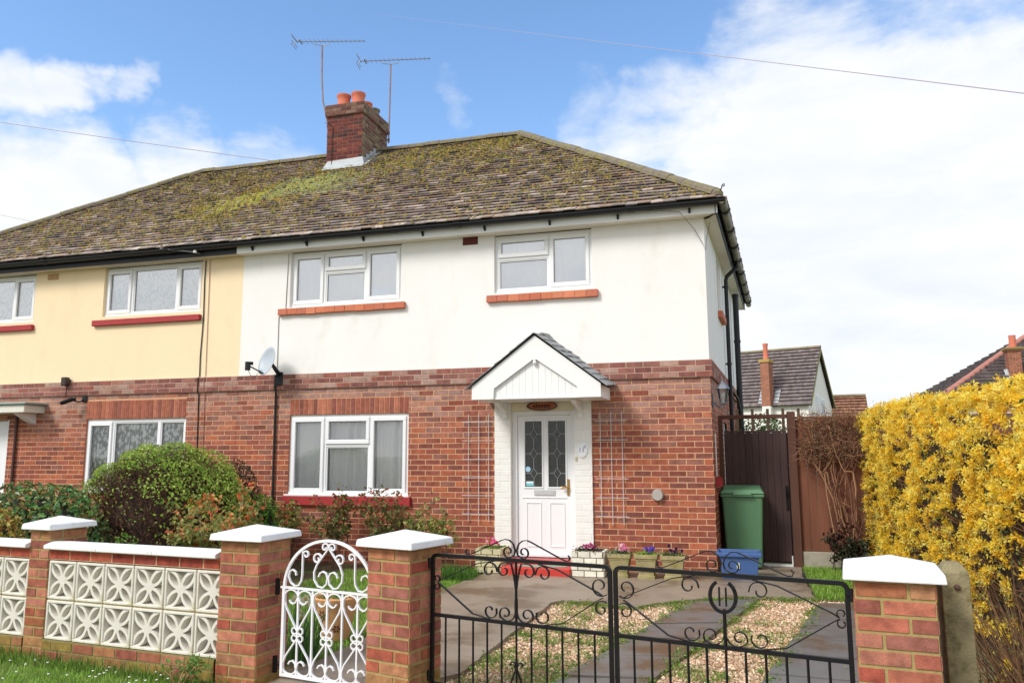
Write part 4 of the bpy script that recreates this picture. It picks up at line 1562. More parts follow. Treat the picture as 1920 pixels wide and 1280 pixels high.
def screen_block():
    """pierced screen block, 293 mm square, local x-z plane, front at y=-.045"""
    m = MB()
    w, h = .293, .293
    d0, d1 = -.045, .080
    b = .020
    m.box(0, w, d0, d1, h - b, h, bev=.004)
    m.box(0, w, d0, d1, 0, b, bev=.004)
    m.box(0, b, d0, d1, b, h - b, bev=.004)
    m.box(w - b, w, d0, d1, b, h - b, bev=.004)
    cx = w / 2
    half = w / 2 - b * .4
    for sx in (-1, 1):
        for sz in (-1, 1):
            for side in (-1, 1):
                pts = []
                for i in range(11):
                    t = i / 10
                    # arc from the middle to the corner, bulging to one side of the diagonal
                    bul = .037 * math.sin(math.pi * t) * side
                    x = sx * half * t
                    z = sz * half * t
                    nx, nz = -sz / 1.414, sx / 1.414
                    pts.append((cx + x + nx * bul, .016, cx + z + nz * bul))
                m.tube(pts, .01, sq=((0, 1, 0), .0112, .052))
    m.prism([(cx + .040 * math.cos(a), 0, cx + .040 * math.sin(a)) for a in np.linspace(0, 2 * math.pi, 13)[:-1]], (0, -.0365, 0), (0, .066, 0))
    return m


proto_block = None


def place_block(parent, s, z):
    global proto_block
    if proto_block is None:
        o = screen_block().build('screen_block', M_BLOCK, parent, local=True)
        proto_block = o
    else:
        o = proto_block.copy()
        COL.objects.link(o)
        o.parent = parent
    p = wq(s + .005, 0, 0)
    o.matrix_parent_inverse = world_mat(parent).inverted()
    o.location = (p.x - WN.x * .045, p.y - WN.y * .045, z)
    o.rotation_euler = (0, 0, WTH)
    return o


def wallrun(name, label, s0, s1, starts, copings):
    w = thing(name, label, 'garden wall', tuple(wq((s0 + s1) / 2, -.05, -.08)), WTH, 'garden wall sections of screen blocks')
    m = MB()
    cfb = lambda u, v: mixc(jit(random.choice(PAL_RED), .12), S(140, 126, 58), random.choice([.0, .15, .35, .7, .8, .85]))
    cft = lambda u, v: jit(random.choice([S(150, 70, 58), S(166, 80, 62), S(140, 66, 58), S(176, 92, 70)]), .08)
    for (z0, z1, cf, mc, d) in ((-.12, .036, cfb, S(136, 128, 84), .012), (.648, .726, cft, MORT_TAN, 0.0)):
        o = wq(0, d, 0)
        bricks(m, o, WU, WN, s0, s1, z0, z1, [], cf, vref=.036 if z0 < 0 else .648, mcol=mc, course=.078, proud=.004)
        bricks(m, wq(0, -.10 - d, 0), -WU, -WN, -s1, -s0, z0, z1, [], cf, vref=.036 if z0 < 0 else .648, mcol=mc, course=.078, proud=.004)
        for zz in (z0, z1):
            m.quad(wq(s0, d, zz), wq(s1, d, zz), wq(s1, -.10 - d, zz), wq(s0, -.10 - d, zz), 1, mc)
    m.build('brick_course', [M_BRICK2, M_MORTAR], w)
    m = MB()      # mortar between the blocks
    for s in starts:
        m.obox(wq(s - .005, -.012, .036), WU * .0095, -WN * .07, (0, 0, .612))
    m.obox(wq(s0, -.012, .334), WU * (s1 - s0), -WN * .07, (0, 0, .0105))
    m.build('mortar_joint', mat('joint_mortar', S(182, 164, 120), rough=.95, var=.2, vscale=20), w)
    for s in starts:
        for z in (.345, .040):
            place_block(w, s, z)
    for a, b in copings:
        m = MB()
        poly = [wq(a, .055, .732), wq(a, .055, .762), wq(a, -.02, .785), wq(a, -.08, .785), wq(a, -.155, .762), wq(a, -.155, .732)]
        m.prism(poly, (0, 0, 0), WU * (b - a))
        o = fix_normals(m.build('coping', M_COPING, w))
        bv = o.modifiers.new('bevel', 'BEVEL'); bv.width = .006; bv.segments = 2
    return w


wallrun('garden_wall', 'low wall section of pierced screen blocks with white coping, between the two brick pillars', 0.0, 1.725, [i * .303 for i in range(6)], [(-.01, .555), (.558, 1.13), (1.133, 1.73)])
wallrun('garden_wall', 'low wall section of pierced screen blocks at the left edge of the photo, left of both pillars', -2.50, -.222, [-.222 - .303 * (i + 1) for i in range(7)], [(-2.5, -1.4), (-1.397, -.80), (-.797, -.215)])


def pillar(label, x, y, th, wd, dp, z0, ztop, capw, n_out=1.0, moss=.05, group='brick pillars along the front boundary'):
    """brick pillar; (x, y) front right corner, th turn, wd front width, dp depth"""
    u = Vector((math.cos(th), math.sin(th), 0))
    v = Vector((-math.sin(th), math.cos(th), 0))
    c = Vector((x, y, 0)) - u * wd / 2 + v * dp / 2
    p = thing('brick_pillar', label, 'pillar', (c.x, c.y, -.08), th, group)
    m = MB()
    P = lambda a, b, z=0: c + u * a + v * b + Vector((0, 0, z))
    cf = col_pillar(moss, ztop - .08)
    zr = ztop - .004
    bricks(m, P(-wd / 2, -dp / 2), u, -v, 0, wd, z0, ztop, [], cf, vref=zr, mcol=MORT_GREEN, shift=-.1125 if wd > .3 else 0)
    bricks(m, P(wd / 2, -dp / 2), v, u, 0, dp, z0, ztop, [], cf, vref=zr, mcol=MORT_GREEN)
    bricks(m, P(wd / 2, dp / 2), -u, v, 0, wd, z0, ztop, [], cf, vref=zr, mcol=MORT_GREEN)
    bricks(m, P(-wd / 2, dp / 2), -v, -u, 0, dp, z0, ztop, [], cf, vref=zr, mcol=MORT_GREEN)
    m.build('shaft', [M_BRICK2, M_MORTAR], p)
    m = MB()
    k, e = capw / 2, .043
    kd = (capw + (dp - wd)) / 2
    zc = ztop + .002
    m.add([P(-k, -kd, zc), P(k, -kd, zc), P(k, kd, zc), P(-k, kd, zc), P(-k + .006, -kd + .006, zc + e), P(k - .006, -kd + .006, zc + e), P(k - .006, kd - .006, zc + e), P(-k + .006, kd - .006, zc + e), P(0, 0, zc + e + .055)],
          [(3, 2, 1, 0), (0, 1, 5, 4), (1, 2, 6, 5), (2, 3, 7, 6), (3, 0, 4, 7), (4, 5, 8), (5, 6, 8), (6, 7, 8), (7, 4, 8)])
    o = m.build('pillar_cap', M_COPING, p)
    bv = o.modifiers.new('bevel', 'BEVEL'); bv.width = .007; bv.segments = 2
    return p


pillar('square brick pillar with white pyramid cap between the screen block wall and the white gate', -2.885, -5.548, R(-5.6), .333, .335, -.12, .874, .452, moss=-.1)
pillar('square brick pillar with white pyramid cap standing between the white gate and the black gates', -1.645, -5.835, R(-16), .335, .315, -.12, .890, .455, moss=.02)
pillar('square brick pillar with white cap at the right end of the black gates, beside the concrete post', 1.132, -6.375, R(-6.8), .335, .335, -.12, .882, .43, moss=-.15)
pm = wq(-.002, .004, 0)
pillar('brick pier with white cap set in the screen block wall, leftmost pillar in the photo', pm.x, pm.y, WTH, .219, .335, -.12, .875, .33, moss=-.02)

# concrete post by the hedge
m = MB()
cpx, cpy = 1.272, -6.07
k = .062
m.add([(cpx - k, cpy - k, -.16), (cpx + k, cpy - k, -.16), (cpx + k, cpy + k, -.16), (cpx - k, cpy + k, -.16),
       (cpx - k, cpy - k, .90), (cpx + k, cpy - k, .90), (cpx + k, cpy + k, .90), (cpx - k, cpy + k, .90),
       (cpx - k + .03, cpy - k + .03, .945), (cpx + k - .03, cpy - k + .03, .945), (cpx + k - .03, cpy + k - .03, .945), (cpx - k + .03, cpy + k - .03, .945)],
      [(3, 2, 1, 0), (0, 1, 5, 4), (1, 2, 6, 5), (2, 3, 7, 6), (3, 0, 4, 7), (4, 5, 9, 8), (5, 6, 10, 9), (6, 7, 11, 10), (7, 4, 8, 11), (8, 9, 10, 11)])
cp = m.build('concrete_post', mat('post_concrete', S(138, 128, 96), rough=.95, var=.25, vscale=12, bump=.6, bscale=80, color2=S(96, 88, 52), c2scale=7, c2lo=.5, c2hi=.7))
bv = cp.modifiers.new('bevel', 'BEVEL'); bv.width = .006; bv.segments = 2
tag(cp, 'mossy concrete post between the right brick pillar and the yellow hedge', 'post')
m = MB(); m.lathe([(.014, 0), (.014, .010), (.008, .016), (0, .017)], (cpx + .003, cpy - k - .001, .835), 12, axis=(0, -1, 0)); m.build('bolt', mat('rust', S(84, 58, 46), rough=.8), cp)

# ------------------------------------------------------------------ gates
def spiral(cx, cz, r0, a0, turns, r1=.25, n=26, flip=1):
    """volute in u-z: starts on radius r0 at angle a0 and winds inwards; flip=-1 runs clockwise"""
    out = []
    for i in range(n + 1):
        t = i / n
        r = r0 * ((1 - t) + r1 * t)
        a = a0 + flip * t * turns * 2 * math.pi
        out.append((cx + r * math.cos(a), cz + r * math.sin(a)))
    return out


class Gate:
    def __init__(self, A, B):
        self.A = Vector((A[0], A[1], 0))
        d = Vector((B[0] - A[0], B[1] - A[1], 0))
        self.len = d.length
        self.u = d.normalized()
        self.n = Vector((self.u.y, -self.u.x, 0))

    def p(self, u, z, d=0.0):
        return self.A + self.u * u + self.n * d + Vector((0, 0, z))

    def bar(self, m, pts, w=.010, d=None, flat=None):
        P = [self.p(a, z) for a, z in pts]
        if flat:
            m.tube(P, 0, sq=(self.n, flat[0], flat[1]))
        else:
            m.tube(P, w, 6)

    def rect(self, m, u0, z0, u1, z1, h):
        self.bar(m, [(u0, z0), (u1, z1)], flat=(h, h))


GA, GB = (-1.562, -5.66), (.784, -6.20)


def drive_gate(name, label, A, B, badge=False, mirrored=False):
    g = Gate(A, B)
    Lh = g.len
    zt, zm, zb = .842, .482, .075
    t = thing(name, label, 'gate', tuple(g.p(Lh / 2, -.04)), 0, 'pair of black iron driveway gates')
    m = MB()
    s = .0105
    rr = .03
    # outer frame with rounded top corners
    top = [(0, -.0)] + [(0, zt - rr)] + [(rr - rr * math.cos(a), zt - rr + rr * math.sin(a)) for a in np.linspace(.2, 1.57, 5)] + [(Lh - rr + rr * math.sin(a), zt - rr + rr * math.cos(a)) for a in np.linspace(0, 1.37, 5)] + [(Lh, zt - rr), (Lh, 0)]
    g.bar(m, top, flat=(s, s))
    g.rect(m, s, zm, Lh - s, zm, s * .95)
    g.rect(m, s, zb, Lh - s, zb, s * .95)
    m.build('frame', M_IRON, t)
    n = 11
    for i in range(n):
        u = Lh * (i + 1) / (n + 1)
        m = MB()
        g.bar(m, [(u, zb), (u, zm)], w=.0068)
        m.build('bar', M_IRON, t)
    # scroll work
    m = MB()
    f = (.0024, .0085)
    fl = lambda pts: g.bar(m, pts, flat=f)
    C = Lh / 2
    fr = lambda u: u
    g.bar(m, [(C, zm), (C, zt - (.17 if badge else .0))], w=.009)
    for sx in (-1, 1):
        X = lambda pts: [(C + sx * a, b) for a, b in pts]
        # volutes on the middle rail
        fl(X([(.004, zm + .14)] + [(.004 + .056 * (1 - math.cos(a)), zm + .07 - .060 * math.sin(a)) for a in np.linspace(.25, 1.9, 9)] + spiral(.072, zm + .052, .042, -.6, .95, .32)))
        fl(X([(.135, zm + .075)] + spiral(.178, zm + .058, .050, 2.9, 1.0, .30, flip=1)[2:]))
        # volutes hanging from the top rail
        if not badge:
            fl(X([(.004, zt - .16)] + [(.004 + .03 * i / 6, zt - .16 + .14 * (i / 6) ** .7) for i in range(1, 7)] + [(.06, zt - .016)] + spiral(.082, zt - .062, .044, 1.5, .95, .32, flip=-1)))
        fl(X([(.128, zt - .075)] + spiral(.182, zt - .068, .052, 3.0, 1.0, .30, flip=-1)[1:]))
        # long raking flats, their ends turned in small scrolls
        fl(X([(.185, zm + .010), (.30, zm + .03), (C - .075, .655), (C - .045, .672)] ))
        fl(X([(.150, zt - .014), (.27, zt - .035), (C - .075, .700), (C - .045, .682)] ))
        big = (sx > 0) != mirrored
        if big:      # at the meeting stile
            fl([(C + sx * (C - .005 - a), b) for a, b in spiral(.055, .735, .058, -2.3, 1.05, .28, flip=1)])
            fl([(C + sx * (C - .005 - a), b) for a, b in spiral(.048, .612, .046, 2.3, 1.05, .28, flip=-1)])
        else:
            fl([(C + sx * (C - .012 - a), b) for a, b in spiral(.020, .700, .022, -1.2, .85, .6, flip=1)])
            fl([(C + sx * (C - .012 - a), b) for a, b in spiral(.020, .652, .022, 1.2, .85, .6, flip=-1)])
        # pediment above the top rail
        zz = zt + .012
        fl(X([(.340, zz + .035), (.352, zz + .022), (.345, zz + .006), (.325, zz + .004), (.30, zz + .012), (.10, zz + .098), (.075, zz + .106), (.045, zz + .103), (.018, zz + .082), (.005, zz + .045), (.012, zz + .018), (.040, zz + .002)] + spiral(.052, zz + .036, .035, -1.3, .95, .34, flip=1)))
    m.build('scroll', M_IRON, t)
    # small fleur at the foot of the middle bar
    m = MB()
    for sx in (-1, 1):
        fl([(C + sx * .004, .235), (C + sx * .012, .252)] + [(C + sx * (.022 + .018 * math.sin(a)), .252 + .014 * math.cos(a)) for a in np.linspace(-1.2, 2.2, 8)])
        fl([(C, .235), (C + sx * .045, .13), (C + sx * .05, zb)])
    m.build('fleur', M_IRON, t)
    hx = 0 if not mirrored else Lh
    sgn = -1 if not mirrored else 1
    for z in (.79, .12):
        m = MB()
        g.bar(m, [(hx, z), (hx + sgn * .045, z)], w=.015)
        m.tube([g.p(hx + sgn * .02, z - .03), g.p(hx + sgn * .02, z + .03)], .017, 8)
        m.build('hinge', M_IRON, t)
    if badge:
        m = MB()
        cz = zt - .105
        pts = []
        for a in np.linspace(R(118), R(422), 26):
            pts.append((C + .066 * math.cos(a), cz - .0 + .078 * math.sin(a)))
        P = [g.p(a, z, .016) for a, z in pts]
        m.tube(P, 0, sq=(g.n, .0085, .007))
        for a in (R(125), R(150), R(390), R(415), R(345), R(195)):
            c = g.p(C + .066 * math.cos(a), cz + .078 * math.sin(a), .026)
            m.tube([c, c + g.n * .006], .005, 6)
        b = m.build('horseshoe', M_IRON, t)
        m = MB()
        for du in (-.017, .017):
            m.tube([g.p(C + du, cz - .048, .020), g.p(C + du, cz + .046, .020)], 0, sq=(g.n, .0042, .004))
        m.build('number', M_IRON, b)
    return t


u = (Vector((GB[0] - GA[0], GB[1] - GA[1], 0))).normalized()
mid = ((GA[0] + GB[0]) / 2, (GA[1] + GB[1]) / 2)
drive_gate('driveway_gate', 'left leaf of the black iron driveway gates, without any number badge', GA, (mid[0] - u.x * .016, mid[1] - u.y * .016))
drive_gate('driveway_gate', 'right leaf of the black iron driveway gates with a horseshoe number badge', (mid[0] + u.x * .016, mid[1] + u.y * .016), GB, badge=True, mirrored=True)

# white arched garden gate
g = Gate((-2.752, -5.43), (-2.005, -5.575))
Lw = g.len
wg = thing('garden_gate', 'white wrought iron garden gate with an arched scrolled top', 'gate', tuple(g.p(Lw / 2, -.06)), 0)
m = MB()
zb, zm, za = -.025, .560, .888
g.bar(m, [(0, zb), (0, zm)], flat=(.011, .011)); g.bar(m, [(Lw, zb), (Lw, zm)], flat=(.011, .011))
g.bar(m, [(.011, zb + .011), (Lw - .011, zb + .011)], flat=(.010, .009)); g.bar(m, [(-.03, zm), (Lw + .01, zm)], flat=(.007, .009))
arch = [(Lw / 2 - Lw / 2 * math.cos(a), zm + (za - zm) * math.sin(a)) for a in np.linspace(0, math.pi, 33)]
g.bar(m, arch, flat=(.009, .009))
m.build('frame', M_WIRON, wg)
f = (.0045, .007)
for i in range(1, 6):
    m = MB(); g.bar(m, [(Lw * i / 6, zb + .02), (Lw * i / 6, zm)], flat=(.006, .006)); m.build('bar', M_WIRON, wg)
m = MB()
h = Lw / 6
for c in (h, 3 * h, 5 * h):
    cz = .255
    for sx in (-1, 1):
        X = lambda pts: [(c + sx * a, b) for a, b in pts]
        e = h - .008
        # lyre above and below the rosette
        g.bar(m, X([(.006, cz + .03), (e * .85, cz + .17), (e, cz + .215), (e, cz + .245)] + [(e / 2 + .001 + e / 2 * math.cos(a), cz + .245 + .048 * math.sin(a)) for a in np.linspace(.3, 3.1, 9)] + [(.008, cz + .235), (.02, cz + .212), (.045, cz + .200), (.066, cz + .208), (.076, cz + .224)]), flat=f)
        g.bar(m, X([(.006, cz - .03), (e * .85, cz - .15), (e, cz - .195), (e, cz - .22)] + [(e / 2 + .001 + e / 2 * math.cos(a), cz - .22 - .040 * math.sin(a)) for a in np.linspace(.3, 3.1, 9)] + [(.006, cz - .205), (.012, cz - .185), (.035, cz - .170), (.058, cz - .178), (.070, cz - .196)]), flat=f)
        for sz in (-1, 1):
            g.bar(m, [(c + sx * (.027 + .021 * math.cos(a)), cz + sz * (.024 + .021 * math.sin(a))) for a in np.linspace(-2.6, 3.0, 14)], flat=(.0042, .006))
m.build('scroll', M_WIRON, wg)
m = MB()
c = Lw / 2
for sx in (-1, 1):
    X = lambda pts: [(c + sx * a, b) for a, b in pts]
    g.bar(m, X([(.002, za - .05), (.10, zm + .165), (.122, zm + .115), (.118, zm + .065), (.085, zm + .025), (.045, zm + .018), (.012, zm + .045), (.004, zm + .085), (.018, zm + .115), (.045, zm + .125), (.070, zm + .112), (.082, zm + .088)]), flat=f)
    g.bar(m, X([(.004, za - .06)] + spiral(.032, za - .044, .030, 2.8, 1.0, .3, flip=-1)), flat=f)
    g.bar(m, X([(.058, zm + .215)] + spiral(.098, zm + .205, .038, 2.6, 1.05, .3, flip=-1)), flat=f)
    g.bar(m, X([(.225, zm + .25), (.225, zm + .09), (.232, zm + .05), (.255, zm + .02), (.29, zm + .015), (.325, zm + .035), (.345, zm + .075), (.335, zm + .11), (.312, zm + .122), (.285, zm + .11), (.278, zm + .085)]), flat=f)
    g.bar(m, X([(.225, zm + .23)] + spiral(.195, zm + .228, .028, .0, 1.0, .35, flip=1)), flat=f)
m.build('scroll', M_WIRON, wg)
for z in (zm, .045):
    m = MB()
    m.obox(g.p(-.075, z - .055, -.012), g.u * .022, g.n * .024, (0, 0, .11))
    m.tube([g.p(-.07, z), g.p(-.01, z)], .008, 6)
    m.build('hinge', M_IRON, wg)

# ------------------------------------------------------------------ side gate, fence
M_GATEWOOD = mat('dark_gate_wood', S(70, 52, 50), rough=.9, var=.28, vscale=8, bump=.4, bscale=40, stretch=(1, 1, .18))
M_FENCE = mat('fence_wood', S(120, 74, 54), rough=.9, var=.3, vscale=7, bump=.4, bscale=40, stretch=(1, 1, .15), color2=S(92, 76, 40), c2scale=2.5, c2lo=.5, c2hi=.72)
M_POSTWOOD = mat('post_wood', S(92, 60, 48), rough=.9, var=.22, vscale=8, bump=.3, bscale=40, stretch=(1, 1, .15))
gy = 1.0
sg = thing('side_gate', 'dark brown boarded wooden side gate under an open top frame, behind the green bin', 'gate', (.53, gy, -.04))
m = MB()
m.box(.055, .115, gy - .03, gy + .03, -.05, 1.98, bev=.004); m.box(.115, .965, gy - .03, gy + .03, 1.93, 1.985, bev=.004)
m.build('gate_frame', M_POSTWOOD, sg)
m = MB()
n = 9
for i in range(n):
    a, b = .135 + .815 * i / n, .135 + .815 * (i + 1) / n
    yy = gy + random.uniform(-.012, .0)
    m.box(a + .0005, b - .0005, yy - .012, yy + .012, .02, 1.735 + random.uniform(-.006, .006), bev=.004)
m.box(.135, .95, gy + .014, gy + .05, 1.55, 1.65); m.box(.135, .95, gy + .014, gy + .05, .20, .30)
m.box(.13, .955, gy - .02, gy + .016, 1.738, 1.765, bev=.003)
m.box(.13, .966, gy + .013, gy + .02, .0, 1.73)
m.build('boards', M_GATEWOOD, sg)
m = MB(); m.box(.905, .935, gy - .035, gy - .0255, .70, 1.02, bev=.004); m.tube([(.92, gy - .03, .96), (.92, gy - .06, .95), (.92, gy - .06, .87), (.92, gy - .03, .86)], .008, 6); m.build('latch', M_IRON, sg)
m = MB(); m.box(.36, .955, gy - .035, gy - .02, -.045, -.012, bev=.003); m.box(.94, .955, gy - .035, gy - .02, -.012, .10); m.build('threshold', M_WPAINT, sg)
fp = MB(); fp.box(.968, 1.075, gy - .05, gy + .05, -.10, 2.02, bev=.006)
tag(fp.build('gate_post', M_POSTWOOD), 'thick reddish brown wooden post between the side gate and the fence', 'post')
fe = thing('fence', 'reddish brown board fence carrying the bare climber, left of the yellow hedge', 'fence', (2.5, gy, -.06))
m = MB()
x = 1.078
while x < 4.2:
    yy = gy + random.uniform(-.008, .008) + .02
    m.box(x, x + .118, yy - .012, yy + .008, .16, 1.915 + random.uniform(-.006, .006), bev=.003)
    x += .12
m.build('fence_boards', M_FENCE, fe)
m = MB(); m.box(1.078, 4.2, gy - .01, gy + .05, 1.918, 1.95, bev=.004); m.build('fence_rail', M_FENCE, fe)
m = MB(); m.box(1.079, 4.2, gy - .02, gy + .03, -.06, .158, bev=.006); m.build('gravel_board', mat('gravel_board', S(166, 158, 142), rough=.95, var=.2, vscale=10, bump=.3), fe)
# low picket trellis seen through the top of the gate
m = MB()
for i in range(5):
    m.box(.30 + i * .24, .345 + i * .24, 3.2, 3.23, -.05, 2.18)
m.box(.2, 1.5, 3.231, 3.25, 1.6, 1.66)
tag(m.build('picket_fence', mat('picket_wood', S(134, 112, 88), rough=.9, var=.2)), 'weathered picket fence seen through the open top of the side gate', 'fence')

# ------------------------------------------------------------------ bins
M_GREENBIN = mat('green_plastic', S(92, 134, 98), rough=.5, var=.07, vscale=3, bump=.05)
M_BLUE = mat('blue_plastic', S(66, 98, 152), rough=.46, var=.10, vscale=5)
wb = thing('wheelie_bin', 'green wheelie bin standing in front of the dark wooden side gate', 'bin', (.335, .78, -.04))
m = MB()
z0, z1 = .02, .93
def frust(m, x0, x1, y0, y1, za, X0, X1, Y0, Y1, zb_):
    m.add([(x0, y0, za), (x1, y0, za), (x1, y1, za), (x0, y1, za), (X0, Y0, zb_), (X1, Y0, zb_), (X1, Y1, zb_), (X0, Y1, zb_)], [(3, 2, 1, 0), (4, 5, 6, 7), (0, 1, 5, 4), (1, 2, 6, 5), (2, 3, 7, 6), (3, 0, 4, 7)])
frust(m, .115, .555, .56, .98, -.02, .075, .595, .47, 1.0 - .04, .90)
o = m.build('bin_body', M_GREENBIN, wb)
bv = o.modifiers.new('bevel', 'BEVEL'); bv.width = .03; bv.segments = 3
m = MB(); m.box(.058, .612, .45, .965, .885, .935, bev=.012); o = m.build('bin_rim', M_GREENBIN, wb)
m = MB()
m.add([(.052, .435, .937), (.618, .435, .937), (.618, .965, .95), (.052, .965, .95), (.10, .48, .985), (.57, .48, .985), (.57, .965, 1.03), (.10, .965, 1.03)], [(3, 2, 1, 0), (4, 5, 6, 7), (0, 1, 5, 4), (1, 2, 6, 5), (2, 3, 7, 6), (3, 0, 4, 7)])
o = m.build('bin_lid', M_GREENBIN, wb); bv = o.modifiers.new('bevel', 'BEVEL'); bv.width = .012; bv.segments = 2
for xx in (.17, .335, .50):
    m = MB(); m.obox((xx - .008, .556, .02), (.016, 0, 0), (0, .012, 0), (0, -.083, .82)); m.build('bin_rib', M_GREENBIN, wb)
m = MB(); m.tube([(.22, .43, .945), (.22, .405, .93), (.45, .405, .93), (.45, .43, .945)], .012, 8); m.build('lid_handle', M_GREENBIN, wb)
for x in (.10, .53):
    m = MB(); m.tube([(x, .95, .06), (x + .045, .95, .06)], .10, 18); auto_smooth(m.build('wheel', M_BLACK, wb))
rb = thing('recycling_box', 'blue plastic recycling box on the ground in front of the green bin', 'box', (.26, -.12, -.04))
m = MB()
bx0, bx1, by0, by1 = .03, .50, -.34, .02
def ring(x0, x1, y0, y1, z): return [(x0, y0, z), (x1, y0, z), (x1, y1, z), (x0, y1, z)]
A = ring(bx0 + .035, bx1 - .035, by0 + .03, by1 - .03, -.038); B = ring(bx0, bx1, by0, by1, .26); B2 = ring(bx0 + .012, bx1 - .012, by0 + .012, by1 - .012, .26); A2 = ring(bx0 + .05, bx1 - .05, by0 + .045, by1 - .045, -.02)
m.add(A + B + B2 + A2, [(3, 2, 1, 0)] + [(i, (i + 1) % 4, 4 + (i + 1) % 4, 4 + i) for i in range(4)] + [(4 + i, 4 + (i + 1) % 4, 8 + (i + 1) % 4, 8 + i) for i in range(4)] + [(8 + i, 8 + (i + 1) % 4, 12 + (i + 1) % 4, 12 + i) for i in range(4)] + [(12, 13, 14, 15)])
o = m.build('box_body', M_BLUE, rb); bv = o.modifiers.new('bevel', 'BEVEL'); bv.width = .008; bv.segments = 2
m = MB()
for (a, b, c, d) in ((bx0 - .03, bx1 + .03, by0 - .03, by0 + .004), (bx0 - .03, bx1 + .03, by1 - .004, by1 + .03), (bx0 - .03, bx0 + .004, by0 + .004, by1 - .004), (bx1 - .004, bx1 + .03, by0 + .004, by1 - .004)):
    m.box(a, b, c, d, .225, .275, bev=.008)
m.build('box_rim', M_BLUE, rb)
m = MB(); m.box(.235, .268, by0 - .0, by0 + .02, .09, .155); m.build('sticker', mat('pale_sticker', S(226, 232, 214), rough=.5), rb)

# ------------------------------------------------------------------ planters and pots
M_TROUGH = mat('trough_stone', attr=True, rough=.95, var=.2, vscale=16, bump=.4, bscale=90)
M_POTSTONE = mat('pot_stone', S(164, 152, 110), rough=.95, var=.25, vscale=14, bump=.45, bscale=90, color2=S(126, 122, 66), c2scale=7, c2lo=.48, c2hi=.68)
M_SOIL = mat('soil', S(60, 46, 38), rough=1, var=.3, vscale=30, bump=.6)


def trough(label, x0, x1, y0, y1, z0, z1, tint):
    t = thing('planter', label, 'planter', ((x0 + x1) / 2, (y0 + y1) / 2, z0), 0, 'brick patterned stone planters beside the door')
    m = MB()
    cf = lambda u, v: jit(tint, .1)
    mc = S(110, 100, 80)
    k = (z1 - z0) / 4
    for (o, u, n, l) in (((x0, y0, 0), (1, 0, 0), (0, -1, 0), x1 - x0), ((x1, y0, 0), (0, 1, 0), (1, 0, 0), y1 - y0), ((x1, y1, 0), (-1, 0, 0), (0, 1, 0), x1 - x0), ((x0, y1, 0), (0, -1, 0), (-1, 0, 0), y1 - y0)):
        bricks(m, o, u, n, 0, l, z0, z1, [], cf, course=k, length=.155, vref=z0, mcol=mc, joint=.009, proud=.007)
    i = .03
    m.add([(x0, y0, z1), (x1, y0, z1), (x1, y1, z1), (x0, y1, z1), (x0 + i, y0 + i, z1), (x1 - i, y0 + i, z1), (x1 - i, y1 - i, z1), (x0 + i, y1 - i, z1)], [(0, 1, 5, 4), (1, 2, 6, 5), (2, 3, 7, 6), (3, 0, 4, 7)], 0, tint)
    m.build('planter_body', [M_TROUGH, M_MORTAR], t)
    m = MB(); m.box(x0 + i, x1 - i, y0 + i, y1 - i, z1 - .06, z1 - .012); m.build('planter_soil', M_SOIL, t)
    return t


trough('cream brick patterned stone planter left of the red doorstep', -3.0, -2.66, -.56, -.16, -.04, .26, S(208, 198, 160))
trough('whitewashed brick patterned stone planter right of the red doorstep', -1.735, -1.335, -.58, -.22, -.04, .265, S(224, 220, 204))


def square_pot(label, x0, x1, y0, dep, h, foot=True):
    t = thing('flower_pot', label, 'flower pot', ((x0 + x1) / 2, y0 + dep / 2, -.04), 0, 'square stone flower pots along the brick wall')
    m = MB()
    xc, yc = (x0 + x1) / 2, y0 + dep / 2
    w = (x1 - x0) / 2
    zb = -.04
    prof = [(.74, 0.0), (.74, .035), (.66, .04), (.66, .075), (.72, .08), (.86, h - .075), (.90, h - .07), (.90, h - .055), (1.0, h - .045), (1.0, h), (.82, h), (.80, h - .03)]
    vs = []
    for s, z in prof:
        a, b = w * s, dep / 2 * s
        vs += [(xc - a, yc - b, zb + z), (xc + a, yc - b, zb + z), (xc + a, yc + b, zb + z), (xc - a, yc + b, zb + z)]
    fs = []
    for i in range(len(prof) - 1):
        for j in range(4):
            fs.append((i * 4 + j, i * 4 + (j + 1) % 4, (i + 1) * 4 + (j + 1) % 4, (i + 1) * 4 + j))
    m.add(vs, fs)
    o = m.build('pot_body', M_POTSTONE, t)
    bv = o.modifiers.new('bevel', 'BEVEL'); bv.width = .005; bv.segments = 2
    m = MB(); m.box(xc - w * .8, xc + w * .8, yc - dep * .4, yc + dep * .4, zb + h - .06, zb + h - .028); m.build('pot_soil', M_SOIL, t)
    return t


square_pot('square stone flower pot holding pale pink cyclamen, next to the whitewashed planter', -1.290, -1.010, -.585, .28, .285)
square_pot('square stone flower pot holding mauve pansies, middle one of the three', -.965, -.685, -.585, .28, .285)
square_pot('square stone flower pot with one dark purple pansy, nearest the blue box', -.650, -.355, -.585, .28, .28)
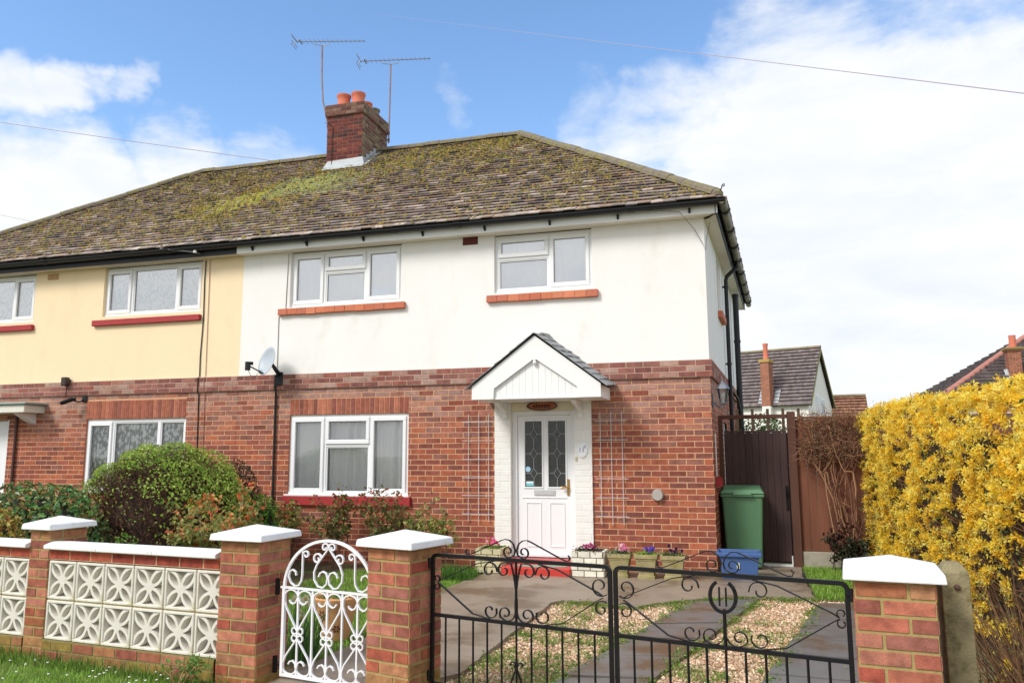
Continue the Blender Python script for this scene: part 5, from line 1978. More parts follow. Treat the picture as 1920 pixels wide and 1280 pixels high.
# terracotta pot behind the white gate
tp = thing('terracotta_pot', 'round terracotta pot with dark leaf motifs on the path behind the white gate', 'flower pot', (-2.985, -4.25, -.05))
m = MB()
m.lathe([(.105, 0), (.115, .03), (.150, .18), (.178, .29), (.184, .30), (.190, .335), (.182, .345), (.168, .34), (.160, .30), (0, .295)], (-2.985, -4.25, -.05), 28)
auto_smooth(m.build('pot_body', mat('terracotta', S(218, 164, 112), rough=.8, var=.12, vscale=8, bump=.15), tp))
for az, z, s in ((-1.75, .17, 1.0), (-1.05, .055, .9), (-2.5, .10, .9)):
    m = MB()
    rr = .105 + .08 * (z + .05) / .30 + .012
    c = Vector((-2.985 + rr * math.cos(az), -4.25 + rr * math.sin(az), z))
    out = Vector((math.cos(az), math.sin(az), -.25)).normalized()
    tt = Vector((-math.sin(az), math.cos(az), 0))
    uu = out.cross(tt) * -1
    for k in range(6):
        a = k * math.pi / 3
        d = tt * math.cos(a) + uu * math.sin(a)
        e = tt * -math.sin(a) + uu * math.cos(a)
        m.add([c + d * .006 * s + out * .004, c + d * .024 * s + e * .010 * s + out * .003, c + d * .044 * s + out * .001, c + d * .024 * s - e * .010 * s + out * .003], [(0, 1, 2, 3)])
    m.build('leaf_motif', mat('motif_brown', S(84, 44, 40), rough=.8), tp)

# ------------------------------------------------------------------ fittings on the house
M_TREL = mat('trellis_wire', S(206, 206, 208), rough=.5)
def trellis(label, x0, x1, xs, z0, z1, zs):
    m = MB()
    y = -.032
    for x in xs:
        m.tube([(x, y, z0), (x, y, z1)], .0047, 6)
    for z in zs:
        m.tube([(x0, y - .0095, z), (x1, y - .0095, z)], .0042, 6)
    for x, z in ((xs[0], zs[0]), (xs[-1], zs[0]), (xs[0], zs[-1]), (xs[-1], zs[-1])):
        m.tube([(x, y, z), (x, -.003, z)], .005, 5)
    return tag(m.build('wall_trellis', M_TREL), label, 'trellis', 'wire trellises beside the front door')


trellis('white wire trellis on the brick wall left of the front door', -3.372, -2.925, (-3.284, -3.135, -2.992), .552, 2.012, (1.902, 1.645, 1.39, 1.14, .90, .652))
trellis('white wire trellis on the brick wall right of the front door', -1.510, -1.078, (-1.438, -1.294, -1.150), .540, 2.016, (1.891, 1.64, 1.39, 1.135, .89, .650))

so = MB()
so.lathe([(.205, 0), (.215, .006), (.205, .018), (0, .022)], (-2.232, .012, 2.131), 36, axis=(0, -1, 0), sy=.32)
sgn = thing('house_sign', 'oval brown wooden name sign above the front door', 'sign', (-2.232, .01, 2.10))
so = MB()
ring_o = [(-2.232 + .214 * math.cos(a), 2.131 + .066 * math.sin(a)) for a in np.linspace(0, 2 * math.pi, 40)[:-1]]
so.prism([(x, -.022, z - .024) for x, z in ring_o], (0, 0, 0), (0, -.016, 0), c=S(70, 42, 30))
ring_i = [(-2.222 + .190 * math.cos(a), 2.131 + .052 * math.sin(a)) for a in np.linspace(0, 2 * math.pi, 40)[:-1]]
so.prism([(x, -.038, z - .024) for x, z in ring_i], (0, -.0005, 0), (0, -.003, 0), c=S(164, 92, 46))
so.box(-2.40, -2.06, -.0215, .0195, 2.09, 2.125, 0, S(70, 42, 30))
fix_normals(so.build('sign_board', mat('sign_wood', attr=True, rough=.45, var=.25, vscale=14, stretch=(.3, 1, 1.6)), sgn))
RX90 = Matrix.Rotation(math.pi / 2, 4, 'X')
text_mesh('eleven', .098, .002, 'lettering', mat('carved_dark', S(46, 26, 20), rough=.7), sgn, Matrix.Translation((-2.232, -.043, 2.109)) @ RX90, bold=.0012)
pl = thing('number_plaque', 'small white oval number plaque on the painted brick right of the door', 'sign', (-1.682, -.03, 1.40))
m = MB()
m.prism([(-1.682 + .072 * math.cos(a), -.0335, 1.512 + .102 * math.sin(a)) for a in np.linspace(0, 2 * math.pi, 32)[:-1]], (0, 0, 0), (0, -.012, 0))
m.prism([(-1.682 + .062 * math.cos(a), -.0460, 1.512 + .090 * math.sin(a)) for a in np.linspace(0, 2 * math.pi, 32)[:-1]], (0, 0, 0), (0, -.004, 0))
o = fix_normals(m.build('plaque', mat('enamel', S(236, 238, 242), rough=.2), pl))
text_mesh('11', .085, .001, 'number', mat('plaque_ink', S(86, 88, 98), rough=.5), pl, Matrix.Translation((-1.690, -.0505, 1.508)) @ RX90)
m = MB()
for k in range(7):
    a = k * .9
    c = (-1.648 + .010 * math.cos(a), -.0502, 1.552 + .014 * math.sin(a))
    m.lathe([(.006, 0), (.004, .002), (0, .002)], c, 8, axis=(0, -1, 0), c=S(150, 140, 176) if k % 2 else S(110, 140, 110))
m.build('flower_motif', mat('plaque_flower', attr=True, rough=.4), pl)
m = MB(); m.box(-1.780, -1.752, -.048, -.0335, 1.365, 1.43, bev=.003); bell = m.build('door_bell', mat('bell_cream', S(222, 212, 184), rough=.4)); tag(bell, 'cream push button door bell beside the door frame, below the plaque', 'door bell')
m = MB(); m.lathe([(.008, 0), (.007, .004), (0, .005)], (-1.766, -.0485, 1.395), 10, axis=(0, -1, 0)); m.build('button', M_METAL, bell)

# wall lantern on the side wall
ln = thing('wall_lantern', 'grey coach lantern on a bracket at the right corner of the white house', 'lamp', (.10, .22, 2.15))
M_PEW = mat('pewter', S(128, 132, 138), rough=.45, metal=.5, var=.1)
lc = (.150, .10, 2.10)
m = MB(); m.obox(fq(.16, .005, 2.06), SIDE * .10, SIDEN * .018, (0, 0, .16)); m.tube([fq(.21, .02, 2.12), fq(.19, .08, 2.06), (lc[0], lc[1], 2.045), (lc[0], lc[1], 2.07)], .010, 8)
m.build('bracket', M_PEW, ln)
m = MB()
m.lathe([(.0, -.035), (.014, -.03), (.03, -.005), (.046, 0), (.046, .012), (.0, .013)], lc, 6)
m.lathe([(.095, .185), (.090, .195), (.052, .245), (.030, .26), (.012, .285), (.016, .30), (.0, .315)], lc, 6)
m.lathe([(.0, .184), (.095, .1845)], lc, 6)
for k in range(6):
    a = k * math.pi / 3
    m.tube([(lc[0] + .044 * math.cos(a), lc[1] + .044 * math.sin(a), lc[2] + .01), (lc[0] + .072 * math.cos(a), lc[1] + .072 * math.sin(a), lc[2] + .185)], .005, 5)
m.build('lantern_cage', M_PEW, ln)
m = MB(); m.lathe([(.042, .012), (.069, .184)], lc, 6); m.build('lantern_glass', G_CLEAR, ln)
m = MB(); m.lathe([(.012, .013), (.012, .05), (.024, .075), (.028, .10), (.018, .13), (0, .135)], lc, 12); auto_smooth(m.build('bulb', mat('bulb_glass', S(226, 226, 220), rough=.2), ln))
m = MB(); m.tube([fq(.31, .012, 1.72), fq(.30, .012, 1.16)], .009, 6); tag(m.build('conduit', M_WPAINT), 'thin white cable conduit on the brick side wall of the white house', 'conduit')

jb = thing('meter_box', 'small red box on the brick side wall at the foot of the white conduit', 'box', tuple(fq(.28, .03, 1.03)))
m = MB(); m.obox(fq(.22, .001, 1.03), SIDE * .13, SIDEN * .075, (0, 0, .12)); m.build('box_body', M_RED, jb)
m = MB(); m.obox(fq(.225, .0765, 1.035), SIDE * .12, SIDEN * .006, (0, 0, .11)); m.build('box_cover', M_RED, jb)

# satellite dish
sdh = thing('satellite_dish', 'grey satellite dish on a bracket above the black pipe, by the party line', 'satellite dish', (-6.35, -.10, 2.62))
dc = Vector((-6.365, -.30, 2.845))
face = Vector((-.40, -.88, .26)).normalized()
m = MB()
q = Vector((0, 0, 1)).rotation_difference(face)
vs, fs = [], []
rings, seg = 7, 30
sv = face.cross(Vector((0, 0, 1))).normalized()
uv = sv.cross(face).normalized()
for side, off in ((0, 0.0), (1, -.006)):
    for i in range(rings + 1):
        r = i / rings
        for j in range(seg):
            a = 2 * math.pi * j / seg
            p = dc + sv * (.195 * r * math.cos(a)) + uv * (.225 * r * math.sin(a)) + face * (.055 * (r * r) - .055 + off)
            vs.append(p)
for side in (0, 1):
    b = side * (rings + 1) * seg
    for i in range(rings):
        for j in range(seg):
            j2 = (j + 1) % seg
            f_ = (b + i * seg + j, b + i * seg + j2, b + (i + 1) * seg + j2, b + (i + 1) * seg + j)
            fs.append(f_ if side == 0 else f_[::-1])
b = (rings + 1) * seg
for j in range(seg):
    j2 = (j + 1) % seg
    fs.append((rings * seg + j, rings * seg + j2, b + rings * seg + j2, b + rings * seg + j))
m.add(vs, fs)
m.build('dish', mat('dish_grey', S(176, 186, 194), rough=.45, var=.05, vscale=5), sdh, smooth=True)
m = MB()
low = dc - uv * .20 - face * .03
tip = Vector((-6.600, -.42, 2.775))
m.tube([low, tip], .011, 6)
back = dc - face * .07
m.tube([back, back + Vector((.03, .06, -.10)), Vector((-6.30, -.03, 2.62))], .016, 8)
m.tube([low, back - uv * .06], .010, 6)
m.tube([back + Vector((.01, .03, -.02)), Vector((-6.29, -.035, 2.66)), Vector((-6.30, -.02, 2.52))], .020, 8)
m.box(-6.355, -6.245, -.06, -.037, 2.50, 2.70, bev=.004)
m.build('dish_bracket', M_BLACK, sdh)
m = MB()
m.tube([tip + Vector((0, 0, .05)), tip + Vector((0, 0, -.075))], .040, 10); m.tube([tip + Vector((.0, .0, .03)), tip + Vector((.06, .045, .03))], .026, 8)
auto_smooth(m.build('dish_receiver', M_BLACK, sdh))
m = MB(); m.tube([tip + Vector((.01, 0, -.075)), tip + Vector((.03, .05, -.16)), tip + Vector((.08, .08, -.17)), tip + Vector((.12, .10, -.10)), low], .004, 5); m.build('dish_cable', M_BLACK, sdh)

# cables and pipe on the fronts
def cable(name, label, cat, pts, r, material, group=None):
    m = MB(); m.tube(pts, r, 6)
    return tag(auto_smooth(m.build(name, material)), label, cat, group)
cable('wall_pipe', 'thin black pipe down the brickwork between the two houses, under the satellite dish', 'pipe', [(-6.365, -.052, 2.66), (-6.362, -.055, 2.45), (-6.36, -.03, 2.38), (-6.355, -.03, 1.5), (-6.345, -.03, -.05)], .017, M_BLACK)
cable('cable', 'thin grey cable running down the white render beside the upper left window', 'cable', [(-6.24, -.008, 4.54), (-6.25, -.008, 4.2), (-6.262, -.008, 3.68), (-6.375, -.008, 3.55), (-6.37, -.008, 2.68)], .006, mat('cable_grey', S(170, 168, 164), rough=.5))
cable('cable', 'black cable sagging down the cream render of the left house', 'cable', [(-7.736, -.012, 4.54), (-7.745, -.012, 4.2), (-7.73, -.012, 3.6), (-7.752, -.012, 3.0), (-7.745, -.012, 2.68), (-7.745, -.046, 2.66), (-7.743, -.046, 2.44), (-7.740, -.014, 2.40), (-7.72, -.014, 1.5), (-7.70, -.014, .4)], .008, M_BLACK)
cable('cable', 'pinkish thin cable beside the black one on the cream left house', 'cable', [(-7.660, -.010, 4.54), (-7.648, -.010, 3.5), (-7.636, -.010, 2.68), (-7.636, -.044, 2.66), (-7.634, -.044, 2.44), (-7.630, -.012, 2.40), (-7.608, -.012, 1.0)], .005, mat('cable_pink', S(176, 132, 118), rough=.6))
cable('cable', 'loose grey cable hanging under the eaves at the right corner of the white house', 'cable', [(-1.15, FY - .10, 4.66), (-.6, FY - .07, 4.63), (-.30, FY - .03, 4.60), (-.22, FY - .01, 4.50), (-.12, -.03, 4.40), (-.03, -.01, 4.22), (.012, -.01, 4.12), (.03, .05, 4.30), (.08, .08, 4.52)], .004, mat('cable_dark', S(96, 96, 98), rough=.5))
# wire arm with insulator on the neighbour's fascia
ta = thing('wire_bracket', 'pale metal cable bracket on the black fascia of the left house', 'bracket', (-7.75, FY - .02, 4.60))
m = MB(); m.tube([(-8.35, FY - .14, 4.70), (-7.75, FY - .08, 4.615)], .012, 6); m.tube([(-7.75, FY - .08, 4.615), (-7.70, FY, 4.60)], .012, 6); m.build('arm', M_METAL, ta)
m = MB(); m.lathe([(.025, 0), (.03, .02), (.015, .05), (0, .05)], (-7.74, FY - .08, 4.60), 10); m.build('insulator', M_WPAINT, ta)

# floodlight and camera on the neighbour
fl_ = thing('floodlight', 'small dark floodlight above the brick band of the left house', 'lamp', (-10.28, -.05, 2.60))
m = MB(); m.box(-10.33, -10.23, -.13, -.034, 2.60, 2.74, bev=.01); m.build('lamp_head', mat('brown_case', S(58, 44, 42), rough=.5), fl_)
m = MB(); m.box(-10.315, -10.245, -.034, -.001, 2.668, 2.71); m.tube([(-10.29, -.04, 2.60), (-10.29, -.04, 2.42)], .005, 5); m.build('lamp_mount', M_BLACK, fl_)
sc_ = thing('security_camera', 'small black security camera on the bricks above the lower window of the left house', 'camera', (-10.0, -.08, 2.36))
m = MB(); m.tube([(-10.17, -.25, 2.30), (-9.99, -.14, 2.385)], .034, 12); m.tube([(-10.175, -.255, 2.31), (-10.02, -.16, 2.385)], 0, sq=((0, 0, 1), .042, .006)); auto_smooth(m.build('camera_body', M_BLACK, sc_))
m = MB(); m.tube([(-10.03, -.16, 2.35), (-9.97, -.07, 2.33), (-9.93, -.01, 2.38)], .012, 8); m.box(-9.97, -9.88, -.03, -.008, 2.33, 2.43, bev=.005); m.build('camera_mount', M_BLACK, sc_)
m = MB(); m.tube([(-10.172, -.251, 2.299), (-10.174, -.253, 2.298)], .022, 12); m.build('camera_lens', mat('lens', S(20, 20, 26), rough=.1), sc_)

# ------------------------------------------------------------------ aerials on the chimney
M_ALU = mat('aerial_metal', S(140, 146, 156), rough=.5, metal=.4)
M_RUST = mat('rusty_mast', S(150, 128, 124), rough=.7, var=.2, vscale=8, color2=S(128, 92, 78), c2scale=3)
def aerial(label, mast, boom0, boom1, wall, n=15):
    t = thing('tv_aerial', label, 'aerial', mast[0], 0, 'tv aerials on the chimney')
    m = MB(); m.tube(mast, .017, 8); auto_smooth(m.build('mast', M_RUST, t))
    b0, b1 = Vector(boom0), Vector(boom1)
    d = (b1 - b0)
    dn = d.normalized()
    el = Vector((0, 0, 1))
    cr = dn.cross(el).normalized()
    m = MB(); m.tube([b0, b1], .010, 6)
    top = Vector(mast[-1])
    tm = (top - b0).dot(dn)
    pa, pb = b0 + dn * (tm - .17), b0 + dn * (tm + .17)
    m.tube([pa, pa - el * .07, top - el * .0, pb - el * .07, pb], .008, 5)
    m.build('boom', M_ALU, t)
    m = MB()
    for i in range(n):
        p = b0 + d * (.10 + .88 * i / (n - 1))
        hl = .055 - .022 * i / n
        m.tube([p - cr * hl * 1.9, p + cr * hl * 1.9], .0032, 4)
    m.tube([b0 + dn * .11 - cr * .10, b0 + dn * .11 + cr * .10], .014, 5)
    for a in (-.09, -.045, .045, .09):        # reflector
        q = b0 + el * a * 1.1 + dn * (-abs(a) * .4)
        m.tube([q - cr * .15, q + cr * .15], .006, 4)
    m.tube([b0 + el * .10 - dn * .04, b0, b0 - el * .10 - dn * .04], .006, 4)
    m.build('elements', M_ALU, t)
    m = MB()
    for (p, q) in wall:
        m.tube([p, q], .010, 6)
        pv = Vector(p)
        m.tube([pv - Vector((0, 0, .03)), pv + Vector((0, 0, .03))], .024, 8)
    m.build('wall_bracket', mat('rust_dark', S(112, 70, 74), rough=.7), t)
    return t


ay = 3.30
aerial('tv aerial on the taller bent mast left of the chimney', [(-7.52, ay, 7.86), (-7.53, ay, 8.20), (-7.66, ay, 8.72), (-7.70, ay, 9.2), (-7.72, ay, 9.96)], (-8.30, ay - .1, 10.08), (-6.78, ay + .1, 9.965), [((-7.53, ay, 8.16), (-7.22, ay, 8.14)), ((-7.52, ay, 7.93), (-7.22, ay, 7.94))])
aerial('tv aerial on the straight mast right of the chimney', [(-6.25, ay + .2, 7.72), (-6.24, ay + .2, 8.5), (-6.235, ay + .2, 9.42)], (-6.86, ay + .05, 9.50), (-5.42, ay + .35, 9.50), [((-6.25, ay + .2, 7.78), (-6.455, ay + .2, 7.80)), ((-6.25, ay + .2, 7.93), (-6.455, ay + .2, 7.92))])

# overhead wires
M_WIRE = mat('wire', S(172, 162, 176), rough=.6)
def wire(label, a, b, sag, r, group='overhead telephone wires'):
    a, b = Vector(a), Vector(b)
    P = [a.lerp(b, t) - Vector((0, 0, sag * 4 * t * (1 - t))) for t in np.linspace(0, 1, 17)]
    m = MB(); m.tube(P, r, 5)
    return tag(m.build('telephone_wire', M_WIRE), label, 'wire', group)
WA, WB = (-35.0, 60.0, 47.8), (2.343, -5.0, 3.647)
wire('thin telephone wire crossing the sky over the right half of the roof', WA, WB, .0, .0042)
wire('thin telephone wire descending behind the roof at the left', (-62, 30, 28.0), (-20, 30, 17.9), .1, .022)
wire('faint telephone wire low in the sky at the left edge', (-75, 40, 25.9), (-45, 40, 18.3), .1, .018)

# ------------------------------------------------------------------ houses beyond
M_FARTILE = mat('far_tile', attr=True, rough=.9, var=.25, vscale=2.5)
M_FARWALL = mat('far_render', S(236, 234, 226), rough=.9, var=.03)
PAL_FAR = [S(118, 108, 108), S(110, 100, 101), S(126, 114, 113), S(114, 104, 102), S(130, 120, 116), S(118, 106, 104)]
PAL_BROWN = [S(140, 100, 78), S(128, 92, 74), S(152, 112, 88)]


def far_roof(name, parent, A, B, C, D, pal, gauge=.34, width=.21):
    m = MB()
    tile_slope(m, A, B, C, D, gauge=gauge, width=width, pal=pal, thick=.10, over=.1)
    return m.build(name, M_FARTILE, parent)


def far_house(label, corner, ang, length, run, ze, zr, wallm, pal, chim=None, zlow=-.16):
    """gabled house; corner: front right eave corner in plan; ang: direction of the eaves (pointing right)"""
    u = Vector((math.cos(ang), math.sin(ang), 0))
    v = Vector((-math.sin(ang), math.cos(ang), 0))
    c = Vector((*corner, 0))
    t = thing('house', label, 'house', tuple(c - u * length / 2 + v * run + Vector((0, 0, -.16))), ang)
    P = lambda a, b, z: c + u * a + v * b + Vector((0, 0, z))
    m = MB()
    i = .25
    m.add([P(-i, i, zlow), P(-length, i, zlow), P(-length, 2 * run - i, zlow), P(-i, 2 * run - i, zlow), P(-i, i, ze), P(-length, i, ze), P(-length, 2 * run - i, ze), P(-i, 2 * run - i, ze), P(-i, run, zr - .25), P(-length, run, zr - .25)],
          [(0, 1, 5, 4), (1, 2, 6, 9, 5), (2, 3, 7, 6), (3, 0, 4, 8, 7), (4, 5, 9, 8), (7, 8, 9, 6)])
    fix_normals(m.build('wall', wallm, t))
    rf = far_roof('roof', t, P(-length, 0, ze), P(0, 0, ze), P(0, run, zr), P(-length, run, zr), pal)
    m = MB(); tile_slope(m, P(0, 2 * run, ze), P(-length, 2 * run, ze), P(-length, run, zr), P(0, run, zr), gauge=.33, width=.33, pal=pal, thick=.05); m.build('roof', M_FARTILE, t)
    m = MB(); half_round(m, P(-length, run, zr + .02), P(0, run, zr + .02), .16, step=.45); m.build('ridge_tiles', mat('far_ridge', S(140, 128, 98), rough=.95, var=.2, vscale=2), rf)
    m = MB(); m.obox(P(-length, -.08, ze - .10), u * length, v * .12, (0, 0, .13)); m.build('gutter', M_BLACK, t)
    m = MB()
    m.prism([P(-.02, 0, ze - .05), P(-.02, run, zr - .05), P(-.02, 2 * run, ze - .05), P(-.02, 2 * run, ze - .22), P(-.02, run, zr - .25), P(-.02, 0, ze - .22)], (0, 0, 0), u * .05); m.build('bargeboard', mat('verge', S(150, 146, 96), rough=.9), t)
    return t, P, rf


hA, PA, rfA = far_house('pale house far beyond the side gate with a grey tiled roof and white gable', (5.35, 47.84), R(-20), 13, 3.4, 4.8, 9.15, M_FARWALL, PAL_FAR)
m = MB()
fb = lambda u_, v_: jit(random.choice([S(150, 92, 72), S(136, 84, 70), S(160, 100, 80)]), .1)
ca, cw = -3.30, .60
for (o, uu, nn_, l) in ((PA(ca, -.45, 0), PA(1, 0, 0) - PA(0, 0, 0), -(PA(0, 1, 0) - PA(0, 0, 0)), cw), (PA(ca + cw, -.45, 0), PA(0, 1, 0) - PA(0, 0, 0), PA(1, 0, 0) - PA(0, 0, 0), .9), (PA(ca, .45, 0), -(PA(0, 1, 0) - PA(0, 0, 0)), -(PA(1, 0, 0) - PA(0, 0, 0)), .9)):
    bricks(m, o, uu, nn_, 0, l, 4.75, 7.9, [], fb, mcol=S(196, 160, 130))
m.obox(PA(ca - .08, -.53, 7.9), (PA(1, 0, 0) - PA(0, 0, 0)) * (cw + .16), (PA(0, 1, 0) - PA(0, 0, 0)) * 1.06, (0, 0, .22), 1, S(176, 150, 92))
m.obox(PA(ca, -.45, -.1), (PA(1, 0, 0) - PA(0, 0, 0)) * cw, (PA(0, 1, 0) - PA(0, 0, 0)) * .9, (0, 0, 4.84), 1, S(232, 230, 222))
chA = m.build('chimney', [M_BRICK, M_MORTAR], hA)
m = MB(); pc = PA(ca + cw / 2, 0, 8.1); m.lathe([(.20, 0), (.17, .2), (.16, 1.0), (.19, 1.08), (.19, 1.2), (.13, 1.2)], tuple(pc), 14); auto_smooth(m.build('chimney_pot', mat('pot_clay'), chA))
m = MB()
for sx in (-1, 1):
    a = ca + (cw + .05 if sx > 0 else -.05)
    b = a + sx * .38
    m.add([PA(a, .02, 4.98), PA(b, .02, 4.98), PA(b, .75, 5.95), PA(a, .75, 5.95)], [(0, 1, 2, 3)])
m.build('flashing', M_LEAD, chA)
m = MB()
for (b0, b1, z0, z1) in ((2.2, 2.9, 4.2, 5.6), (3.4, 4.4, 4.2, 5.4)):
    m = MB(); m.obox(PA(-.249, b0, z0), (PA(0, 1, 0) - PA(0, 0, 0)) * (b1 - b0), (PA(1, 0, 0) - PA(0, 0, 0)) * .06, (0, 0, z1 - z0)); w_ = m.build('window', M_WHITE, hA)
    m = MB(); m.obox(PA(-.187, b0 + .1, z0 + .1), (PA(0, 1, 0) - PA(0, 0, 0)) * (b1 - b0 - .2), (PA(1, 0, 0) - PA(0, 0, 0)) * .01, (0, 0, z1 - z0 - .2)); m.build('pane', mat('far_pane', S(170, 180, 190), rough=.15), w_)

# small brown roof further off
hC, PC, rC = far_house('low brown roofed house just right of the pale gabled house', (10.2, 55.5), R(-4), 9, 2.4, 3.5, 5.95, mat('far_wall2', S(222, 214, 200), rough=.9), PAL_BROWN)

# hipped house at the right edge
hB = thing('house', 'hipped dark tiled house with one brick chimney behind the yellow hedge at the right edge', 'house', (14, 29, -.16))
bx, by, bz, bt = 7.79, 23.39, 3.4, .62
rn = 5.8
m = MB()
m.box(bx + .3, bx + 13, by + .3, by + 2 * rn - .3, -.16, bz + .02); m.build('wall', M_FARWALL, hB)
rfB = far_roof('roof', hB, (bx, by, bz), (bx + 14, by, bz), (bx + 9, by + rn, bz + rn * bt), (bx + rn, by + rn, bz + rn * bt), PAL_FAR, .30, .2)
m = MB(); tile_slope(m, (bx, by + 2 * rn, bz), (bx, by, bz), (bx + rn, by + rn, bz + rn * bt), (bx + rn, by + rn, bz + rn * bt), gauge=.3, width=.3, pal=PAL_FAR, thick=.05); m.build('roof', M_FARTILE, hB)
m = MB(); half_round(m, (bx, by, bz + .05), (bx + rn, by + rn, bz + rn * bt + .05), .13, step=.4); half_round(m, (bx + rn, by + rn, bz + rn * bt + .05), (bx + 9, by + rn, bz + rn * bt + .05), .13, step=.4); m.build('ridge_tiles', mat('red_ridge', S(176, 120, 106), rough=.9, var=.15, vscale=2), rfB)
m = MB()
c0, c1, yq = 10.86, 11.30, 24.85
for (o, uu, nn_, l) in (((c0, yq, 0), (1, 0, 0), (0, -1, 0), c1 - c0), ((c1, yq, 0), (0, 1, 0), (1, 0, 0), .5), ((c0, yq + .5, 0), (0, -1, 0), (-1, 0, 0), .5)):
    bricks(m, o, uu, nn_, 0, l, 3.6, 5.50, [], fb, mcol=S(186, 150, 120))
m.box(c0 - .05, c1 + .05, yq - .05, yq + .55, 5.43, 5.50, 1, S(140, 100, 80)); m.box(c0 - .09, c1 + .09, yq - .09, yq + .59, 5.50, 5.58, 1, S(150, 130, 84))
chB = m.build('chimney', [M_BRICK, M_MORTAR], hB)
m = MB(); m.lathe([(.13, 0), (.125, .45), (.135, .5), (.09, .5)], ((c0 + c1) / 2 + .02, yq + .22, 5.58), 14); auto_smooth(m.build('chimney_pot', mat('pot_clay'), chB))
m = MB(); m.add([(c0 - .14, yq - .02, 4.30), (c0 - .005, yq - .02, 4.30), (c0 - .005, yq + .3, 4.75), (c0 - .14, yq + .3, 4.72)], [(0, 1, 2, 3)]); m.build('flashing', M_LEAD, chB)
# ------------------------------------------------------------------ planting
M_LEAF = leafmat('leaf', .48, .40)
M_LEAFGLOSS = leafmat('glossy_leaf', .32, .18, .5)
M_PETAL = leafmat('petal', .6, .48, .2)
M_GRASS = leafmat('grass_blade', .55, .35, .3)
M_TWIG = mat('twig', attr=True, rough=.9, var=.2, vscale=30)


def pal(*c):
    return np.array([S(*q) for q in c])


def unit(v):
    return v / (np.linalg.norm(v, axis=1, keepdims=True) + 1e-9)


def add_leaves(m, P, Nrm, size, cols, elong=1.9, spread=.9, droop=0.0, var=.22, slot=0):
    """diamond leaves at P, facing roughly Nrm"""
    n = len(P)
    nr = unit(Nrm + rng.normal(0, spread, (n, 3)) * .6)
    t = rng.normal(0, 1, (n, 3))
    t[:, 2] -= droop
    t = unit(t - nr * np.sum(t * nr, 1, keepdims=True))
    b = np.cross(nr, t)
    ln = (size * rng.uniform(.65, 1.3, n))[:, None]
    wd = ln / elong
    fold = nr * wd * .35
    V = np.stack([P - t * ln * .5, P + b * wd * .5 + fold, P + t * ln * .5 - fold * .6, P - b * wd * .5 + fold], 1)
    F = np.arange(n * 4).reshape(n, 4)
    C_ = cols[rng.integers(0, len(cols), n)] * rng.uniform(1 - var, 1 + var, (n, 1))
    m.addnp(V.reshape(-1, 3), F, np.clip(C_, 0, 1), slot)


def add_blades(m, P, h, w, cols, lean=.5, slot=0, var=.25):
    n = len(P)
    a = rng.uniform(0, 2 * np.pi, n)
    d = np.stack([np.cos(a), np.sin(a), np.zeros(n)], 1)
    s = np.stack([-np.sin(a), np.cos(a), np.zeros(n)], 1) * (w * rng.uniform(.7, 1.3, n))[:, None]
    hh = (h * rng.uniform(.45, 1.25, n))[:, None]
    le = (lean * rng.uniform(.1, 1.0, n))[:, None]
    up = np.array([[0, 0, 1.0]])
    m1 = P + up * hh * .6 + d * hh * le * .35
    tp = P + up * hh * (1 - le * .25) + d * hh * le
    V = np.stack([P - s * .5, P + s * .5, m1 + s * .4, m1 - s * .4, tp], 1)
    k = np.arange(n)[:, None] * 5
    C_ = np.clip(cols[rng.integers(0, len(cols), n)] * rng.uniform(1 - var, 1 + var, (n, 1)), 0, 1)
    base = m.n
    m.v.extend(map(tuple, V.reshape(-1, 3).tolist()))
    m.n += n * 5
    q = (np.array([[0, 1, 2, 3]]) + k + base).tolist()
    t = (np.array([[3, 2, 4]]) + k + base).tolist()
    m.f.extend(map(tuple, q)); m.f.extend(map(tuple, t))
    m.m.extend([slot] * (2 * n))
    cl = list(map(tuple, C_.tolist()))
    m.c.extend(cl); m.c.extend(cl)


def twig(m, p, d, ln, r, c, n=5, wob=.12, up=0.0):
    p, d = Vector(p), Vector(d).normalized()
    pts, rr = [p.copy()], [r]
    for i in range(n):
        d = (d + Vector((random.gauss(0, wob), random.gauss(0, wob), random.gauss(0, wob) + up))).normalized()
        p = p + d * (ln / n)
        pts.append(p.copy())
        rr.append(r * (1 - .75 * (i + 1) / n))
    m.tube(pts, rr, 4, c=c, cap=False)
    return pts


def snoise(P, f, seed=0.0):
    return (np.sin(P[:, 0] * f + 1.3 * seed + 2 * np.sin(P[:, 2] * f * .7 + seed)) * np.sin(P[:, 1] * f * 1.1 + seed * 2.1 + 1.5 * np.sin(P[:, 0] * f * .6)) * np.sin(P[:, 2] * f * 1.2 + .7 * seed)
            + .6 * np.sin(P[:, 0] * f * 2.3 + seed) * np.sin(P[:, 2] * f * 2.1 + P[:, 1] * f * 1.9)) / 1.6


